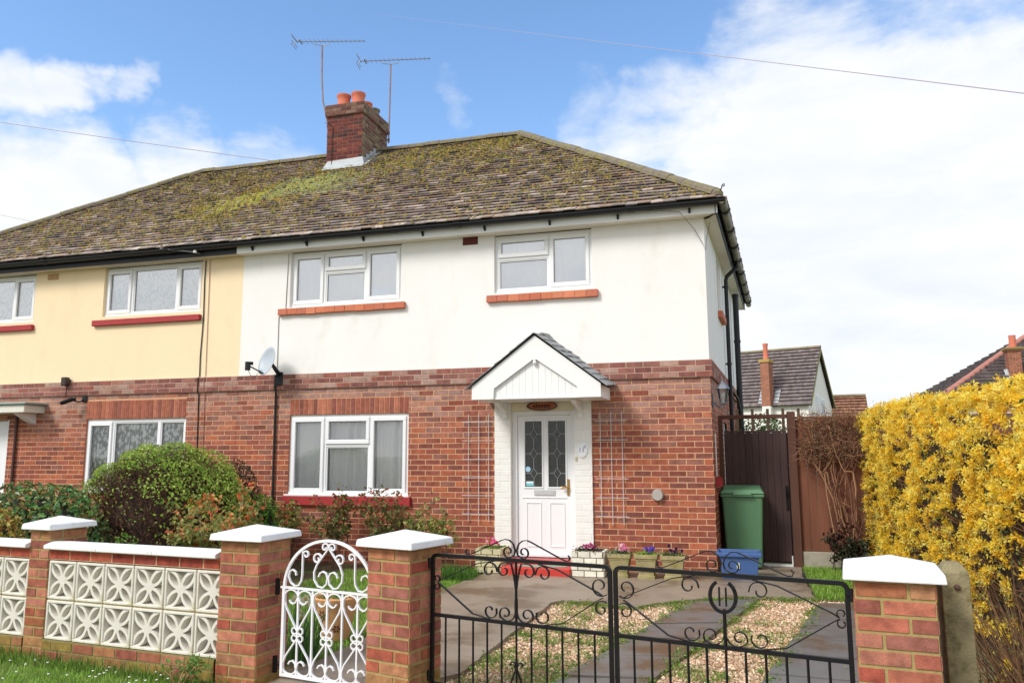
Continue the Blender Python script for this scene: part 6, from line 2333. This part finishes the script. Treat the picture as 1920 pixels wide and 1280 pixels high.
def shrub(name, label, cat, c, rx, ry, z0, z1, n, size, cols, ntwig=150, twigc=S(92, 68, 52), keep=None, elong=1.8, depth=.25, material=None, group=None, lumpy=.12, lf=5.0, seed=1.0, squash=1.0, core=None):
    t = thing(name, label, cat, (c[0], c[1], z0), 0, group)
    d = unit(rng.normal(0, 1, (n, 3)))
    d[:, 2] = np.abs(d[:, 2]) * 1.0 - .25 * rng.random(n)
    d = unit(d)
    rad = 1 - depth * rng.random(n) ** 1.6
    zc, rz_ = z0 + (z1 - z0) * .38, (z1 - z0) * .62
    P = np.stack([c[0] + d[:, 0] * rx * rad, c[1] + d[:, 1] * ry * rad, zc + d[:, 2] * rz_ * rad], 1)
    k = 1 + lumpy * snoise(P, lf, seed)
    P = np.array([c[0], c[1], zc]) + (P - np.array([c[0], c[1], zc])) * k[:, None]
    P = P[P[:, 2] > z0 - .02]
    if keep is not None:
        P = P[keep(P)]
    m = MB()
    nr = unit((P - np.array([c[0], c[1], zc])) / np.array([rx, ry, rz_]))
    add_leaves(m, P, nr, size, cols, elong=elong)
    m.build('foliage', material or M_LEAF, t)
    m = MB()
    for i in range(ntwig):
        v = Vector(rng.normal(0, 1, 3)); v.z = abs(v.z) * .9 - .1; v.normalize()
        e = Vector((c[0] + v.x * rx * .97, c[1] + v.y * ry * .97, zc + v.z * rz_ * .95))
        b = Vector((c[0] + random.gauss(0, rx * .12), c[1] + random.gauss(0, ry * .12), z0))
        mid_ = b.lerp(e, .5) + Vector((random.gauss(0, .05), random.gauss(0, .05), random.uniform(0, .1)))
        m.tube([b, b.lerp(mid_, .5), mid_, mid_.lerp(e, .6) + Vector((random.gauss(0, .02), random.gauss(0, .02), 0)), e], [.008, .007, .005, .004, .002], 4, c=jit(twigc, .3), cap=False)
    m.build('branches', M_TWIG, t)
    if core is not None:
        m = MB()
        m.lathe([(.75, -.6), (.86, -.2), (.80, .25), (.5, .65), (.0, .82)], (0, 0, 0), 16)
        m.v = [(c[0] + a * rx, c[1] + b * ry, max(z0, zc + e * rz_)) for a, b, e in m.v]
        m.build('shade_core', mat('shade_core', core, rough=1, var=.4, vscale=25, bump=.8, bscale=35), t)  # added solid core, its dark colour stands in for shade between leaves
    return t


GREEN1 = pal((154, 186, 72), (176, 204, 86), (130, 164, 64), (192, 210, 112), (112, 146, 58), (164, 172, 84))
GREENDK = pal((48, 74, 44), (62, 90, 52), (40, 62, 40), (78, 104, 60), (56, 84, 40))
# clipped dome with bare brown front
def dome_keep(P):
    x, z = (P[:, 0] + 6.50) / 1.05, P[:, 2]
    nz = snoise(P, 4.5, 3.0)
    front = P[:, 1] < -1.9
    bare = (z < 1.36 - .62 * np.abs(x + .02) ** 1.2 + .22 * nz) & front & (x > -.75)
    thin = rng.random(len(P))
    return (~bare) | (thin < .07)
def dome_fill():
    t = bpy.data.objects['dome_shrub']
    m = MB()
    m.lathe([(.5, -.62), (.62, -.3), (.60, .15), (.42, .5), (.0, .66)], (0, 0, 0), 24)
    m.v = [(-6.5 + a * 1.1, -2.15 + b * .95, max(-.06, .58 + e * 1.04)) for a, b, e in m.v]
    m.build('shade_core', mat('dome_shade', S(58, 42, 34), rough=1, var=.5, vscale=30, bump=1.0, bscale=40), t)  # added dark core: shade behind the twigs put into its colour
    n = 15000
    d = unit(rng.normal(0, 1, (n, 3)))
    d[:, 2] = np.where(d[:, 2] < -.55, -d[:, 2], d[:, 2])
    rad = 1 - .34 * rng.random(n)
    P = np.stack([-6.5 + d[:, 0] * 1.06 * rad, -2.15 + d[:, 1] * .92 * rad, .58 + d[:, 2] * 1.0 * rad], 1)
    P = P[P[:, 2] > -.05]
    m = MB()
    add_leaves(m, P, d[:len(P)], .075, pal((96, 66, 52), (74, 52, 44), (116, 82, 62), (62, 46, 38), (88, 74, 48)), elong=9, spread=1.2)
    m.build('dead_twigs', M_TWIG, t)


shrub('dome_shrub', 'large clipped dome shrub, green on top and bare brown in front', 'shrub', (-6.50, -2.15), 1.10, .95, -.06, 1.62, 17000, .040, GREEN1, 620, S(98, 66, 52), keep=dome_keep, depth=.24, lumpy=.09, lf=6)
dome_fill()
shrub('evergreen_shrub', 'dark evergreen shrub against the wall, just right of the dome shrub', 'shrub', (-6.52, -.72), .42, .36, -.06, 1.36, 4200, .035, pal((52, 64, 48), (40, 52, 42), (66, 76, 52), (74, 70, 50)), 120, S(80, 62, 50), core=S(34, 38, 28))
shrub('laurel_shrub', 'dark green glossy leaved shrub left of the dome shrub, behind the left pillar', 'shrub', (-7.55, -3.05), 1.05, .62, -.06, 1.16, 5200, .072, pal((84, 128, 74), (104, 146, 82), (70, 108, 62), (132, 166, 94), (140, 142, 76), (166, 128, 84)), 130, S(120, 86, 60), material=M_LEAFGLOSS, depth=.4, lumpy=.16, lf=4, core=S(36, 44, 28))
shrub('yellow_shrub', 'yellow and green variegated shrub low at the left edge behind the wall', 'shrub', (-6.95, -4.05), .42, .32, -.06, .95, 2600, .055, pal((206, 186, 92), (184, 162, 76), (150, 140, 60), (222, 206, 120), (120, 124, 54), (176, 112, 72)), 60, S(110, 80, 56), depth=.5, core=S(60, 52, 30))
shrub('leafy_shrub', 'small mixed green and tan shrub behind the low wall, beside the left pillar', 'shrub', (-5.75, -4.30), .26, .25, -.06, .78, 900, .055, pal((126, 130, 66), (96, 116, 58), (170, 150, 90), (82, 98, 50)), 60, S(150, 130, 100), depth=.8)
shrub('leafy_shrub', 'bright green leafy shrub low between the dome shrub and the black wall pipe', 'shrub', (-5.62, -1.45), .27, .26, -.06, .98, 1600, .058, pal((110, 158, 52), (90, 140, 48), (134, 176, 66), (70, 116, 46)), 40, S(90, 80, 50), depth=.6, core=S(44, 60, 28))
shrub('leafy_shrub', 'tiny bright green sprig at the foot of the dome shrub', 'shrub', (-5.95, -3.35), .20, .14, .0, .66, 420, .045, pal((120, 164, 70), (100, 146, 60), (140, 180, 90)), 20, S(90, 80, 50), depth=.9)


def rose(name, label, cat, c, h, sp, nst, nl, cols, size=.045, leafz=.35, stemc=S(104, 78, 60), top=None, group=None, bare=.35, twigs=3):
    t = thing(name, label, cat, (c[0], c[1], -.06), 0, group)
    m = MB()
    tips = []
    for i in range(nst):
        a = random.uniform(0, 6.28)
        d = Vector((math.cos(a) * sp * 1.0, math.sin(a) * sp * .6, 1.0))
        p0 = Vector((c[0] + random.gauss(0, .04), c[1] + random.gauss(0, .03), -.07))
        L_ = h * random.uniform(.65, 1.05)
        pts = twig(m, p0, d, L_, random.uniform(.006, .011), jit(stemc, .25), 7, .10, .05)
        for j in range(3, 8):
            tips.append(pts[j])
        for q in range(twigs):
            k = random.randint(2, 6)
            dd = Vector((random.gauss(0, 1) * sp * 1.6, random.gauss(0, .5) * sp, random.uniform(.2, 1)))
            pp = twig(m, pts[k], dd, L_ * random.uniform(.18, .42), .005, jit(stemc, .25), 4, .15)
            tips += pp[1:]
    m.build('stems', M_TWIG, t)
    tips = np.array([tuple(p) for p in tips])
    tips = tips[tips[:, 2] > h * bare - .06]
    idx = rng.integers(0, len(tips), nl)
    P = tips[idx] + rng.normal(0, .032, (nl, 3))
    m = MB()
    nr = rng.normal(0, .6, (nl, 3)); nr[:, 2] += .7; nr[:, 1] -= .4
    # redder towards the tips
    zrel = (P[:, 2] + .06) / h
    k = int(nl)
    hot = rng.random(nl) < np.clip((zrel - .45) * 1.1, .05, .75)
    add_leaves(m, P[~hot], nr[~hot], size, cols[0], elong=1.5)
    add_leaves(m, P[hot], nr[hot], size * .9, cols[1], elong=1.5)
    m.build('foliage', M_LEAF, t)
    return t


ROSE_G = pal((110, 126, 70), (134, 144, 80), (92, 108, 64), (150, 152, 92), (120, 90, 66))
ROSE_R = pal((190, 76, 66), (166, 66, 64), (204, 104, 74), (150, 72, 68), (176, 130, 80), (128, 72, 66))
PH_G = pal((152, 160, 90), (172, 170, 98), (126, 140, 76), (188, 182, 118))
PH_R = pal((226, 126, 74), (212, 106, 68), (232, 154, 90), (200, 136, 80), (214, 96, 78), (214, 176, 106))
rose('orange_shrub', 'open shrub with orange and green young leaves between the dome shrub and the gate pillar', 'shrub', (-5.22, -2.85), 1.12, .62, 13, 1500, (PH_G, PH_R), .066, stemc=S(150, 128, 104), bare=.42, twigs=4)
G_R = 'rose bushes under the ground floor window'
rose('rose_bush', 'rose bush with dark red young leaves in front of the black wall pipe', 'rose bush', (-6.12, -.62), 1.10, .34, 6, 420, (ROSE_G, ROSE_R), .062, group=G_R)
rose('rose_bush', 'rose bush with orange tinted leaves under the left end of the window sill', 'rose bush', (-5.62, -.60), 1.06, .40, 7, 560, (PH_G, ROSE_R), .062, group=G_R)
rose('rose_bush', 'rose bush with green leaves under the middle of the window sill', 'rose bush', (-4.98, -.58), 1.12, .32, 8, 640, (ROSE_G, ROSE_R), .062, group=G_R)
rose('rose_bush', 'rose bush with reddest leaves under the right end of the window sill', 'rose bush', (-4.28, -.58), 1.12, .42, 9, 720, (ROSE_G, ROSE_R), .062, group=G_R)
rose('rose_bush', 'short rose bush with pale green leaves between the window and the left trellis', 'rose bush', (-3.50, -.60), .98, .40, 7, 480, (PH_G, ROSE_G), .064, group=G_R)

# climber on the fence
ct = thing('climber', 'bare brown tangled climber spread over the top of the fence', 'climber', (1.55, .95, -.06))
m = MB()
cb = [S(150, 110, 82), S(132, 92, 68), S(164, 124, 92), S(116, 80, 62)]
for i in range(17):          # main stems
    x0 = random.uniform(1.45, 1.90)
    z0_ = random.uniform(.25, .75)
    pts = [Vector((1.70 + random.gauss(0, .06), .93, .20)), Vector((x0, .92, z0_ + .1))]
    x1 = random.uniform(1.15, 1.85)
    pts.append(Vector(((x0 + x1) / 2 + random.gauss(0, .05), .90 + random.gauss(0, .02), random.uniform(.8, 1.2))))
    pts.append(Vector((x1, .90 + random.gauss(0, .03), random.uniform(1.2, 1.55))))
    pts.append(Vector((x1 + random.gauss(0, .12), .90 + random.gauss(0, .04), random.uniform(1.55, 1.95))))
    P2 = []
    for a, b in zip(pts[:-1], pts[1:]):
        for t in (0, .33, .66):
            P2.append(a.lerp(b, t) + Vector((random.gauss(0, .014), random.gauss(0, .01), random.gauss(0, .014))))
    P2.append(pts[-1])
    m.tube(P2, random.uniform(.005, .0105), 5, c=jit(random.choice(cb), .2))
m.build('stems', M_TWIG, ct)
m = MB()
for i in range(520):
    p = (random.uniform(1.10, 1.98), .90 + random.gauss(0, .05), min(1.97, 1.36 + abs(random.gauss(0, .30))))
    twig(m, p, (random.gauss(0, 1), random.gauss(0, .35), random.gauss(-.1, .7)), random.uniform(.10, .28), .0038, jit(random.choice(cb), .35), 4, .3)
for i in range(260):
    p = (random.uniform(1.12, 1.98), .90 + random.gauss(0, .06), random.uniform(1.80, 1.96))
    twig(m, p, (random.gauss(0, .7), random.gauss(0, .35), random.uniform(.1, 1)), random.uniform(.06, .20), .0032, jit(random.choice(cb), .35), 3, .25)
m.build('twigs', M_TWIG, ct)
m = MB()
n = 1500
P = np.stack([rng.uniform(1.10, 1.98, n), .88 + rng.normal(0, .05, n), np.minimum(1.98, 1.38 + np.abs(rng.normal(0, .28, n)))], 1)
add_leaves(m, P, np.tile([[0, -1, .2]], (n, 1)), .032, pal((142, 104, 82), (120, 86, 68), (160, 126, 96), (110, 112, 70), (98, 70, 58)), elong=2.2)
m.build('dry_leaves', M_LEAF, ct)
rose('dark_plant', 'tall stalk of dark maroon withered leaves at the foot of the fence', 'plant', (1.42, .72), .62, .12, 3, 190, (pal((70, 44, 40), (58, 40, 38), (84, 56, 46)), pal((92, 52, 46), (74, 46, 44))), .055, stemc=S(70, 50, 44), bare=.25)
rose('dark_plant', 'low dark green and maroon plant at the fence foot next to the yellow hedge', 'plant', (1.70, .60), .50, .4, 6, 420, (pal((56, 74, 44), (70, 56, 46), (46, 62, 40)), pal((92, 60, 50), (70, 80, 50))), .060, stemc=S(70, 56, 44), bare=.1)
shrub('leafy_shrub', 'leafy green growth seen through the open top of the side gate', 'shrub', (.80, 5.2), .62, .4, 1.0, 2.20, 1500, .07, pal((110, 134, 70), (134, 156, 92), (90, 116, 60), (160, 176, 120)), 40, S(120, 100, 80), depth=.6)

# ---------------- forsythia hedge
fh = thing('forsythia_hedge', 'tall hedge covered in yellow blossom along the right edge', 'hedge', (2.4, -2.6, -.1))
HX, HY0, HY1, HT = 1.91, -5.95, .95, 2.00
def hedge_surface(n):
    """points on the drive side, the top and the two ends"""
    k = rng.random(n)
    y = rng.uniform(HY0, HY1, n)
    z = rng.uniform(-.02, HT, n)
    x = np.full(n, HX)
    nr = np.tile([[-1.0, -.15, .15]], (n, 1))
    top = k > .62
    x[top] = HX + rng.random(top.sum()) ** 1.2 * 1.3
    z[top] = HT
    nr[top] = [-.2, -.1, 1]
    end = k > .84
    x[end] = HX + rng.random(end.sum()) * 1.3
    y[end] = HY0
    z[end] = rng.uniform(.05, HT, end.sum())
    nr[end] = [-.1, -1, .15]
    P = np.stack([x, y, z], 1)
    # rounded shoulder, uneven faces
    bul = .11 * snoise(P, 2.6, 1.7) + .06 * snoise(P, 6.5, .4)
    sh = np.clip((P[:, 2] - 1.70) / .35, 0, 1)
    P[:, 0] += -bul + np.where(nr[:, 0] < -.5, .16 * sh ** 2, 0) + np.where(nr[:, 0] < -.5, .05 * (1 - P[:, 2] / HT), 0)
    P[:, 2] += np.where(nr[:, 2] > .5, .06 * snoise(P, 3.1, 2.2) - .10 * np.clip((P[:, 0] - HX) / .25 - 1, -1, 0) ** 2, 0)
    P[:, 1] += np.where(nr[:, 1] < -.5, -bul, 0)
    P[:, 2] *= np.interp(P[:, 1], [-6, .3, .95], [.905, 1.0, .96])
    P[:, 0] -= np.where(nr[:, 0] < -.5, np.interp(P[:, 1], [-5.9, -4.2], [.22, 0]) * np.clip(1 - P[:, 2] / 1.2, 0, 1), 0)
    return P, nr


def flowers(m, P, nr, size, cols):
    n = len(P)
    nv = unit(nr + rng.normal(0, .55, (n, 3)))
    t = unit(np.cross(nv, rng.normal(0, 1, (n, 3))))
    b = np.cross(nv, t)
    ln = size * rng.uniform(.75, 1.25, n)
    cc = cols[rng.integers(0, len(cols), n)] * rng.uniform(.82, 1.12, (n, 1))
    Vs, Cs = [], []
    for k in range(4):
        a = k * np.pi / 2 + rng.normal(0, .12, n)
        d = t * np.cos(a)[:, None] + b * np.sin(a)[:, None]
        e = -t * np.sin(a)[:, None] + b * np.cos(a)[:, None]
        l = ln[:, None]
        tipz = nv * l * rng.uniform(.15, .75, (n, 1))
        V = np.stack([P + d * l * .06, P + d * l * .55 + e * l * .24 + tipz * .7, P + d * l + tipz, P + d * l * .55 - e * l * .24 + tipz * .7], 1)
        Vs.append(V.reshape(-1, 3)); Cs.append(cc)
    V = np.concatenate(Vs)
    m.addnp(V, np.arange(len(V)).reshape(-1, 4), np.clip(np.concatenate(Cs), 0, 1))


YEL = pal((255, 226, 80), (255, 214, 62), (255, 231, 102), (252, 204, 54), (255, 238, 128))
P, nr = hedge_surface(7600)
dens = snoise(P, 3.3, 5.1) * .28 + snoise(P, 13.0, 2.0) * .72
low = np.clip((1.05 - P[:, 2]) / .8, 0, 1) * np.clip((-2.2 - P[:, 1]) / 1.6, 0, 1)
keep = (dens > .09 + .34 * low - .12 * (nr[:, 2] > .5)) | (rng.random(len(P)) < .05)
P, nr = P[keep], nr[keep]
rep = 9
out = rng.uniform(-.01, .07, (len(P), 1))
ax = unit(rng.normal(0, 1, P.shape) + np.array([[-.3, 0, .9]]))       # the shoot each cluster sits on
PP = np.repeat(P + nr * out, rep, 0) + np.repeat(ax, rep, 0) * rng.uniform(-.05, .05, (len(P) * rep, 1)) + rng.normal(0, .012, (len(P) * rep, 3))
m = MB()
flowers(m, PP, np.repeat(nr, rep, 0), .0295, YEL)
m.build('blossom', M_PETAL, fh)
P, nr = hedge_surface(9000)
far = np.clip((P[:, 1] + 2.2) / 2.8, 0, 1)
P, nr = P[(rng.random(len(P)) < .34 + .50 * far ** 1.5)], nr[:0]
P = P + rng.normal(0, .05, P.shape) + np.array([[-.01, 0, 0]])
m = MB()
add_leaves(m, P, np.tile([[-1, -.3, .4]], (len(P), 1)), .038, pal((110, 126, 66), (92, 108, 58), (140, 146, 80), (78, 92, 54), (176, 160, 84), (130, 84, 56)), elong=2.2)
m.build('leaves', M_LEAF, fh)
m = MB()
for i in range(900):
    y = random.uniform(HY0, HY1)
    p = (HX + random.uniform(.15, .6), y, random.uniform(-.1, 1.2))
    twig(m, p, (random.gauss(-.55, .4), random.gauss(0, .5), random.uniform(.4, 1.3)), random.uniform(.3, .6), .005, jit(random.choice([S(120, 84, 54), S(100, 70, 48), S(140, 100, 62)]), .25), 6, .12)
for i in range(260):
    y = random.uniform(-6.0, -4.6)
    twig(m, (HX + random.uniform(-.22, .3), y, -.1), (random.gauss(-.25, .3), random.gauss(0, .4), 1), random.uniform(.5, 1.0), .006, jit(random.choice([S(110, 80, 54), S(90, 66, 48), S(130, 98, 64)]), .25), 6, .12)
for i in range(240):        # shoots standing out of the top and face
    y = random.uniform(HY0, HY1)
    if random.random() < .75:
        p, d = (HX + random.uniform(.1, .9), y, HT * np.interp(y, [-6, .9], [.905, 1.0]) - .10), (random.gauss(0, .3), random.gauss(0, .3), 1)
    else:
        p, d = (HX + .05, y, random.uniform(.2, 1.9)), (-1, random.gauss(0, .6), random.uniform(.1, 1))
    twig(m, p, d, random.uniform(.10, .26), .0035, jit(S(128, 88, 56), .25), 4, .1)
m.build('branches', M_TWIG, fh)
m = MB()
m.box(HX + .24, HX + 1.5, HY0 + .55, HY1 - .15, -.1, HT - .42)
m.build('shade_core', mat('hedge_shade', S(50, 35, 25), rough=1, var=.5, vscale=16, bump=1.0, bscale=26, color2=S(34, 28, 18), c2scale=9, c2lo=.42, c2hi=.58), fh)  # added dark box, coloured as the shade in the hedge gaps

# ---------------- grass
GR = pal((138, 184, 66), (122, 168, 58), (158, 198, 84), (108, 150, 54), (172, 198, 104), (150, 168, 88))


def poly_pts(n, poly, z):
    xs, ys = [p[0] for p in poly], [p[1] for p in poly]
    out = np.empty((0, 2))
    while len(out) < n:
        q = np.stack([rng.uniform(min(xs), max(xs), n), rng.uniform(min(ys), max(ys), n)], 1)
        ins = np.zeros(n, bool)
        for i in range(len(poly)):
            x1, y1 = poly[i]
            x2, y2 = poly[(i + 1) % len(poly)]
            c = ((y1 > q[:, 1]) != (y2 > q[:, 1])) & (q[:, 0] < (x2 - x1) * (q[:, 1] - y1) / (y2 - y1 + 1e-12) + x1)
            ins ^= c
        out = np.concatenate([out, q[ins]])
    out = out[:n]
    return np.column_stack([out, np.full(n, z)])


def grass(label, polyn, z, n, h, w=.004, lean=.8, cols=GR):
    P = poly_pts(n, polyn, z)
    k = snoise(P * np.array([[1, 1, 0]]) + np.array([[0, 0, .7]]), 5.0, 1.0)
    P = P[rng.random(n) < .75 + .5 * k]
    m = MB()
    add_blades(m, P, h, w, cols, lean)
    return tag(m.build('grass', M_GRASS), label, None, None, 'stuff')


grass('short green grass on the verge in front of the block wall', [(-6.9, -7.0), (-3.0, -7.0), (-2.92, -5.66), (-5.1, -5.32), (-6.9, -5.12)], -.088, 46000, .042, .0042)
grass('longer grass along the foot of the block wall', [(-6.9, -5.42), (-5.1, -5.50), (-2.95, -5.72), (-2.92, -5.60), (-5.1, -5.26), (-6.9, -5.08)], -.088, 3500, .085, .005, .9, pal((84, 120, 44), (104, 140, 52), (70, 100, 40), (130, 150, 70)))
grass('lawn grass in the front garden behind the white gate', [(-4.8, -4.6), (-2.80, -4.8), (-2.74, -3.6), (-2.98, -1.9), (-2.92, -1.1), (-2.88, -.5), (-4.8, -.7)], -.074, 36000, .055, .0045)
grass('lawn grass between the concrete and the yellow hedge', [(1.04, -1.32), (1.95, -1.40), (1.95, .95), (1.07, .95)], -.062, 15000, .065, .0045)
grass('taller grass at the edge of the concrete by the left trellis', [(-3.5, -.62), (-2.95, -.55), (-2.84, -1.2), (-3.3, -1.2)], -.07, 1600, .16, .007, 1.0, pal((84, 124, 48), (100, 140, 58), (70, 106, 44)))
# weeds and tufts in the gravel and along the joints
cent = []
for i in range(230):
    x, y = random.uniform(-1.62, 1.6), random.uniform(-5.9, -1.4)
    if in_slab(x, y) or in_apron(x, y):
        continue
    cent.append((x, y, random.uniform(.04, .15)))
for y in np.linspace(-5.8, -1.7, 46):      # slab edges
    for (L0, L1) in (((-.22, -1.80), (-1.20, -6.05)), ((.46, -1.46), (-.62, -6.05)), ((1.04, -1.55), (.08, -6.15))):
        t = (y - L0[1]) / (L1[1] - L0[1])
        if random.random() < .62 and 0 <= t <= 1:
            cent.append((L0[0] + (L1[0] - L0[0]) * t + random.gauss(0, .03), y, random.uniform(.03, .09)))
for x in np.linspace(-1.4, 1.0, 30):
    cent.append((x, np.interp(x, [-1.5, -.71, -.57, -.05, .46, 1.02], [-2.16, -2.30, -2.09, -1.65, -1.44, -1.36]) - .02, random.uniform(.03, .07)))
PW, PL = [], []
for x, y, r in cent:
    k = int(14 + r * 420)
    q = np.column_stack([rng.normal(x, r * .7, k), rng.normal(y, r * .55, k), np.full(k, -.078)])
    PW.append(q)
    k2 = k // 2
    PL.append(np.column_stack([rng.normal(x, r * .7, k2), rng.normal(y, r * .55, k2), rng.uniform(-.07, -.03, k2)]))
m = MB()
add_blades(m, np.concatenate(PW), .045, .0045, pal((120, 156, 60), (140, 172, 76), (100, 134, 52), (156, 170, 96)), 1.1)
PL = np.concatenate(PL)
add_leaves(m, PL, np.tile([[0, 0, 1.0]], (len(PL), 1)), .026, pal((116, 156, 64), (140, 172, 84), (96, 130, 56), (160, 150, 90)), elong=1.6)
tag(m.build('weeds', M_GRASS), 'green weeds growing through the gravel and slab joints', None, None, 'stuff')
# daisies
m = MB()
for i in range(110):
    x, y = random.uniform(-6.4, -3.4), random.uniform(-6.4, -5.45)
    z = -.088 + random.uniform(.035, .06)
    m.lathe([(.0085, 0), (.008, .003), (0, .004)], (x, y, z), 7, c=S(240, 236, 238))
    m.tube([(x, y, -.09), (x, y, z)], .001, 3, c=S(110, 140, 60))
tag(m.build('daisies', mat('daisy', attr=True, rough=.7)), 'tiny white daisies in the verge grass', None, None, 'stuff')
# shrubby weed at the foot of the wall
rose('weed', 'leafy weed with one dry stalk at the foot of the block wall beside the pillar', 'weed', (-3.42, -5.62), .20, .8, 6, 130, (pal((96, 140, 66), (120, 158, 80)), pal((110, 150, 70), (140, 160, 90))), .035, stemc=S(170, 130, 90), bare=.0)
# daffodils behind the white gate
df = thing('daffodils', 'clump of white daffodils with long green leaves behind the white gate', 'daffodils', (-2.93, -4.90, -.06))
m = MB()
P = np.column_stack([rng.normal(-2.93, .07, 120), rng.normal(-4.90, .08, 120), np.full(120, -.07)])
add_blades(m, P, .40, .012, pal((96, 140, 70), (120, 160, 84), (80, 122, 62)), .7)
m.build('leaves', M_GRASS, df)
m = MB()
fp_ = []
for i in range(9):
    p = Vector((-2.92 + random.gauss(0, .06), -4.92 + random.gauss(0, .06), random.uniform(.24, .40)))
    m.tube([(p.x + random.gauss(0, .02), p.y, -.06), (p.x, p.y, p.z * .6), p], .003, 4, c=S(110, 150, 80))
    fp_.append(p)
m.build('stems', M_TWIG, df)
m = MB()
for p in fp_:
    d = Vector((random.gauss(.3, .5), -1, random.gauss(0, .3))).normalized()
    t = d.orthogonal().normalized(); b = d.cross(t)
    for k in range(6):
        a = k * math.pi / 3
        q, e = t * math.cos(a) + b * math.sin(a), -t * math.sin(a) + b * math.cos(a)
        m.add([p, p + q * .018 + e * .010 + d * .004, p + q * .036 - d * .003, p + q * .018 - e * .010 + d * .004], [(0, 1, 2, 3)], 0, S(244, 240, 216))
    m.lathe([(.006, 0), (.009, .010), (.012, .014)], tuple(p), 8, axis=tuple(d), c=S(240, 216, 120))
m.build('flowers', M_PETAL, df)


def bedding(name, label, c, w, d, z, nleaf, leafcols, nfl, flcols, fh_=.07, fr=.016, side=0.0, group='flowering plants in the pots by the door', lsize=.032):
    t = thing(name, label, 'flowers', (c[0], c[1], z))
    t['group'] = group
    m = MB()
    P = np.column_stack([rng.normal(c[0], w * .28, nleaf), rng.normal(c[1], d * .24, nleaf), z + np.abs(rng.normal(0, .022, nleaf))])
    add_leaves(m, P, np.tile([[0, -.3, 1.0]], (nleaf, 1)), lsize, leafcols, elong=1.3)
    m.build('foliage', M_LEAF, t)
    m = MB()
    few = 0 < nfl <= 12
    for i in range(nfl):
        if few:
            m = MB()
        p = Vector((c[0] + side + random.gauss(0, w * .15), c[1] + random.gauss(0, d * .15) - .03, z + fh_ * random.uniform(.5, 1.3)))
        col = random.choice(flcols)
        nn2 = Vector((random.gauss(0, .5), -1, random.gauss(.3, .4))).normalized()
        tt = nn2.orthogonal().normalized(); bb = nn2.cross(tt)
        for k in range(5):
            a = k * 1.256 + random.random() * .3
            q, e = tt * math.cos(a) + bb * math.sin(a), -tt * math.sin(a) + bb * math.cos(a)
            m.add([p, p + q * fr * .6 + e * fr * .5, p + q * fr * 1.1 + nn2 * .003, p + q * fr * .6 - e * fr * .5], [(0, 1, 2, 3)], 0, jit(col, .12))
        if few:
            m.build('flower', M_PETAL, t)
    if nfl and not few:
        m.build('flowers', M_PETAL, t)
    return t


LG = pal((96, 122, 60), (120, 146, 76), (80, 104, 54), (140, 160, 96))
PINK = [S(226, 70, 128), S(240, 110, 158), S(204, 48, 104), S(250, 190, 210)]
bedding('cyclamen', 'bright pink flowering plant in the cream planter left of the doorstep', (-2.80, -.40), .30, .30, .245, 120, pal((140, 170, 80), (116, 150, 66)), 26, PINK, .11, .018, -.0)
bedding('cyclamen', 'magenta flowering plant with dark leaves in the whitewashed planter', (-1.545, -.42), .34, .30, .25, 150, pal((86, 84, 70), (70, 78, 58), (110, 96, 84)), 30, [S(176, 62, 116), S(214, 110, 160), S(150, 44, 96)], .075, .016, .0)
bedding('cyclamen', 'pale pink flowering plant in the pot next to the whitewashed planter', (-1.150, -.45), .26, .24, .235, 150, pal((100, 128, 70), (76, 100, 60), (150, 164, 130)), 26, [S(244, 186, 206), S(236, 160, 188), S(250, 220, 228), S(226, 120, 164)], .09, .018, .05)
bedding('pansies', 'mauve pansies in the middle square flower pot', (-.825, -.45), .26, .24, .235, 150, pal((140, 176, 70), (120, 158, 62), (160, 190, 90)), 12, [S(98, 76, 190), S(120, 92, 204), S(84, 62, 160)], .075, .021, .05)
bedding('pansies', 'single dark purple pansy in the flower pot nearest the blue box', (-.503, -.45), .28, .24, .235, 90, pal((84, 96, 60), (104, 116, 70)), 7, [S(62, 40, 96), S(50, 34, 84)], .095, .022, .02)
bedding('pot_plant', 'low green seedlings in the terracotta pot behind the white gate', (-2.985, -4.25), .26, .26, .27, 130, LG, 0, PINK, .03, .01, group='flowering plants in the pots by the door')
# low weeds along the foot of the house wall
P = np.column_stack([rng.uniform(-.34, .02, 90), rng.normal(-.10, .03, 90), np.full(90, -.04)])
m = MB(); add_blades(m, P, .07, .008, pal((110, 150, 60), (130, 166, 76)), 1.0)
tag(m.build('weeds', M_GRASS), 'small weeds at the foot of the brick wall behind the pots', None, None, 'stuff')
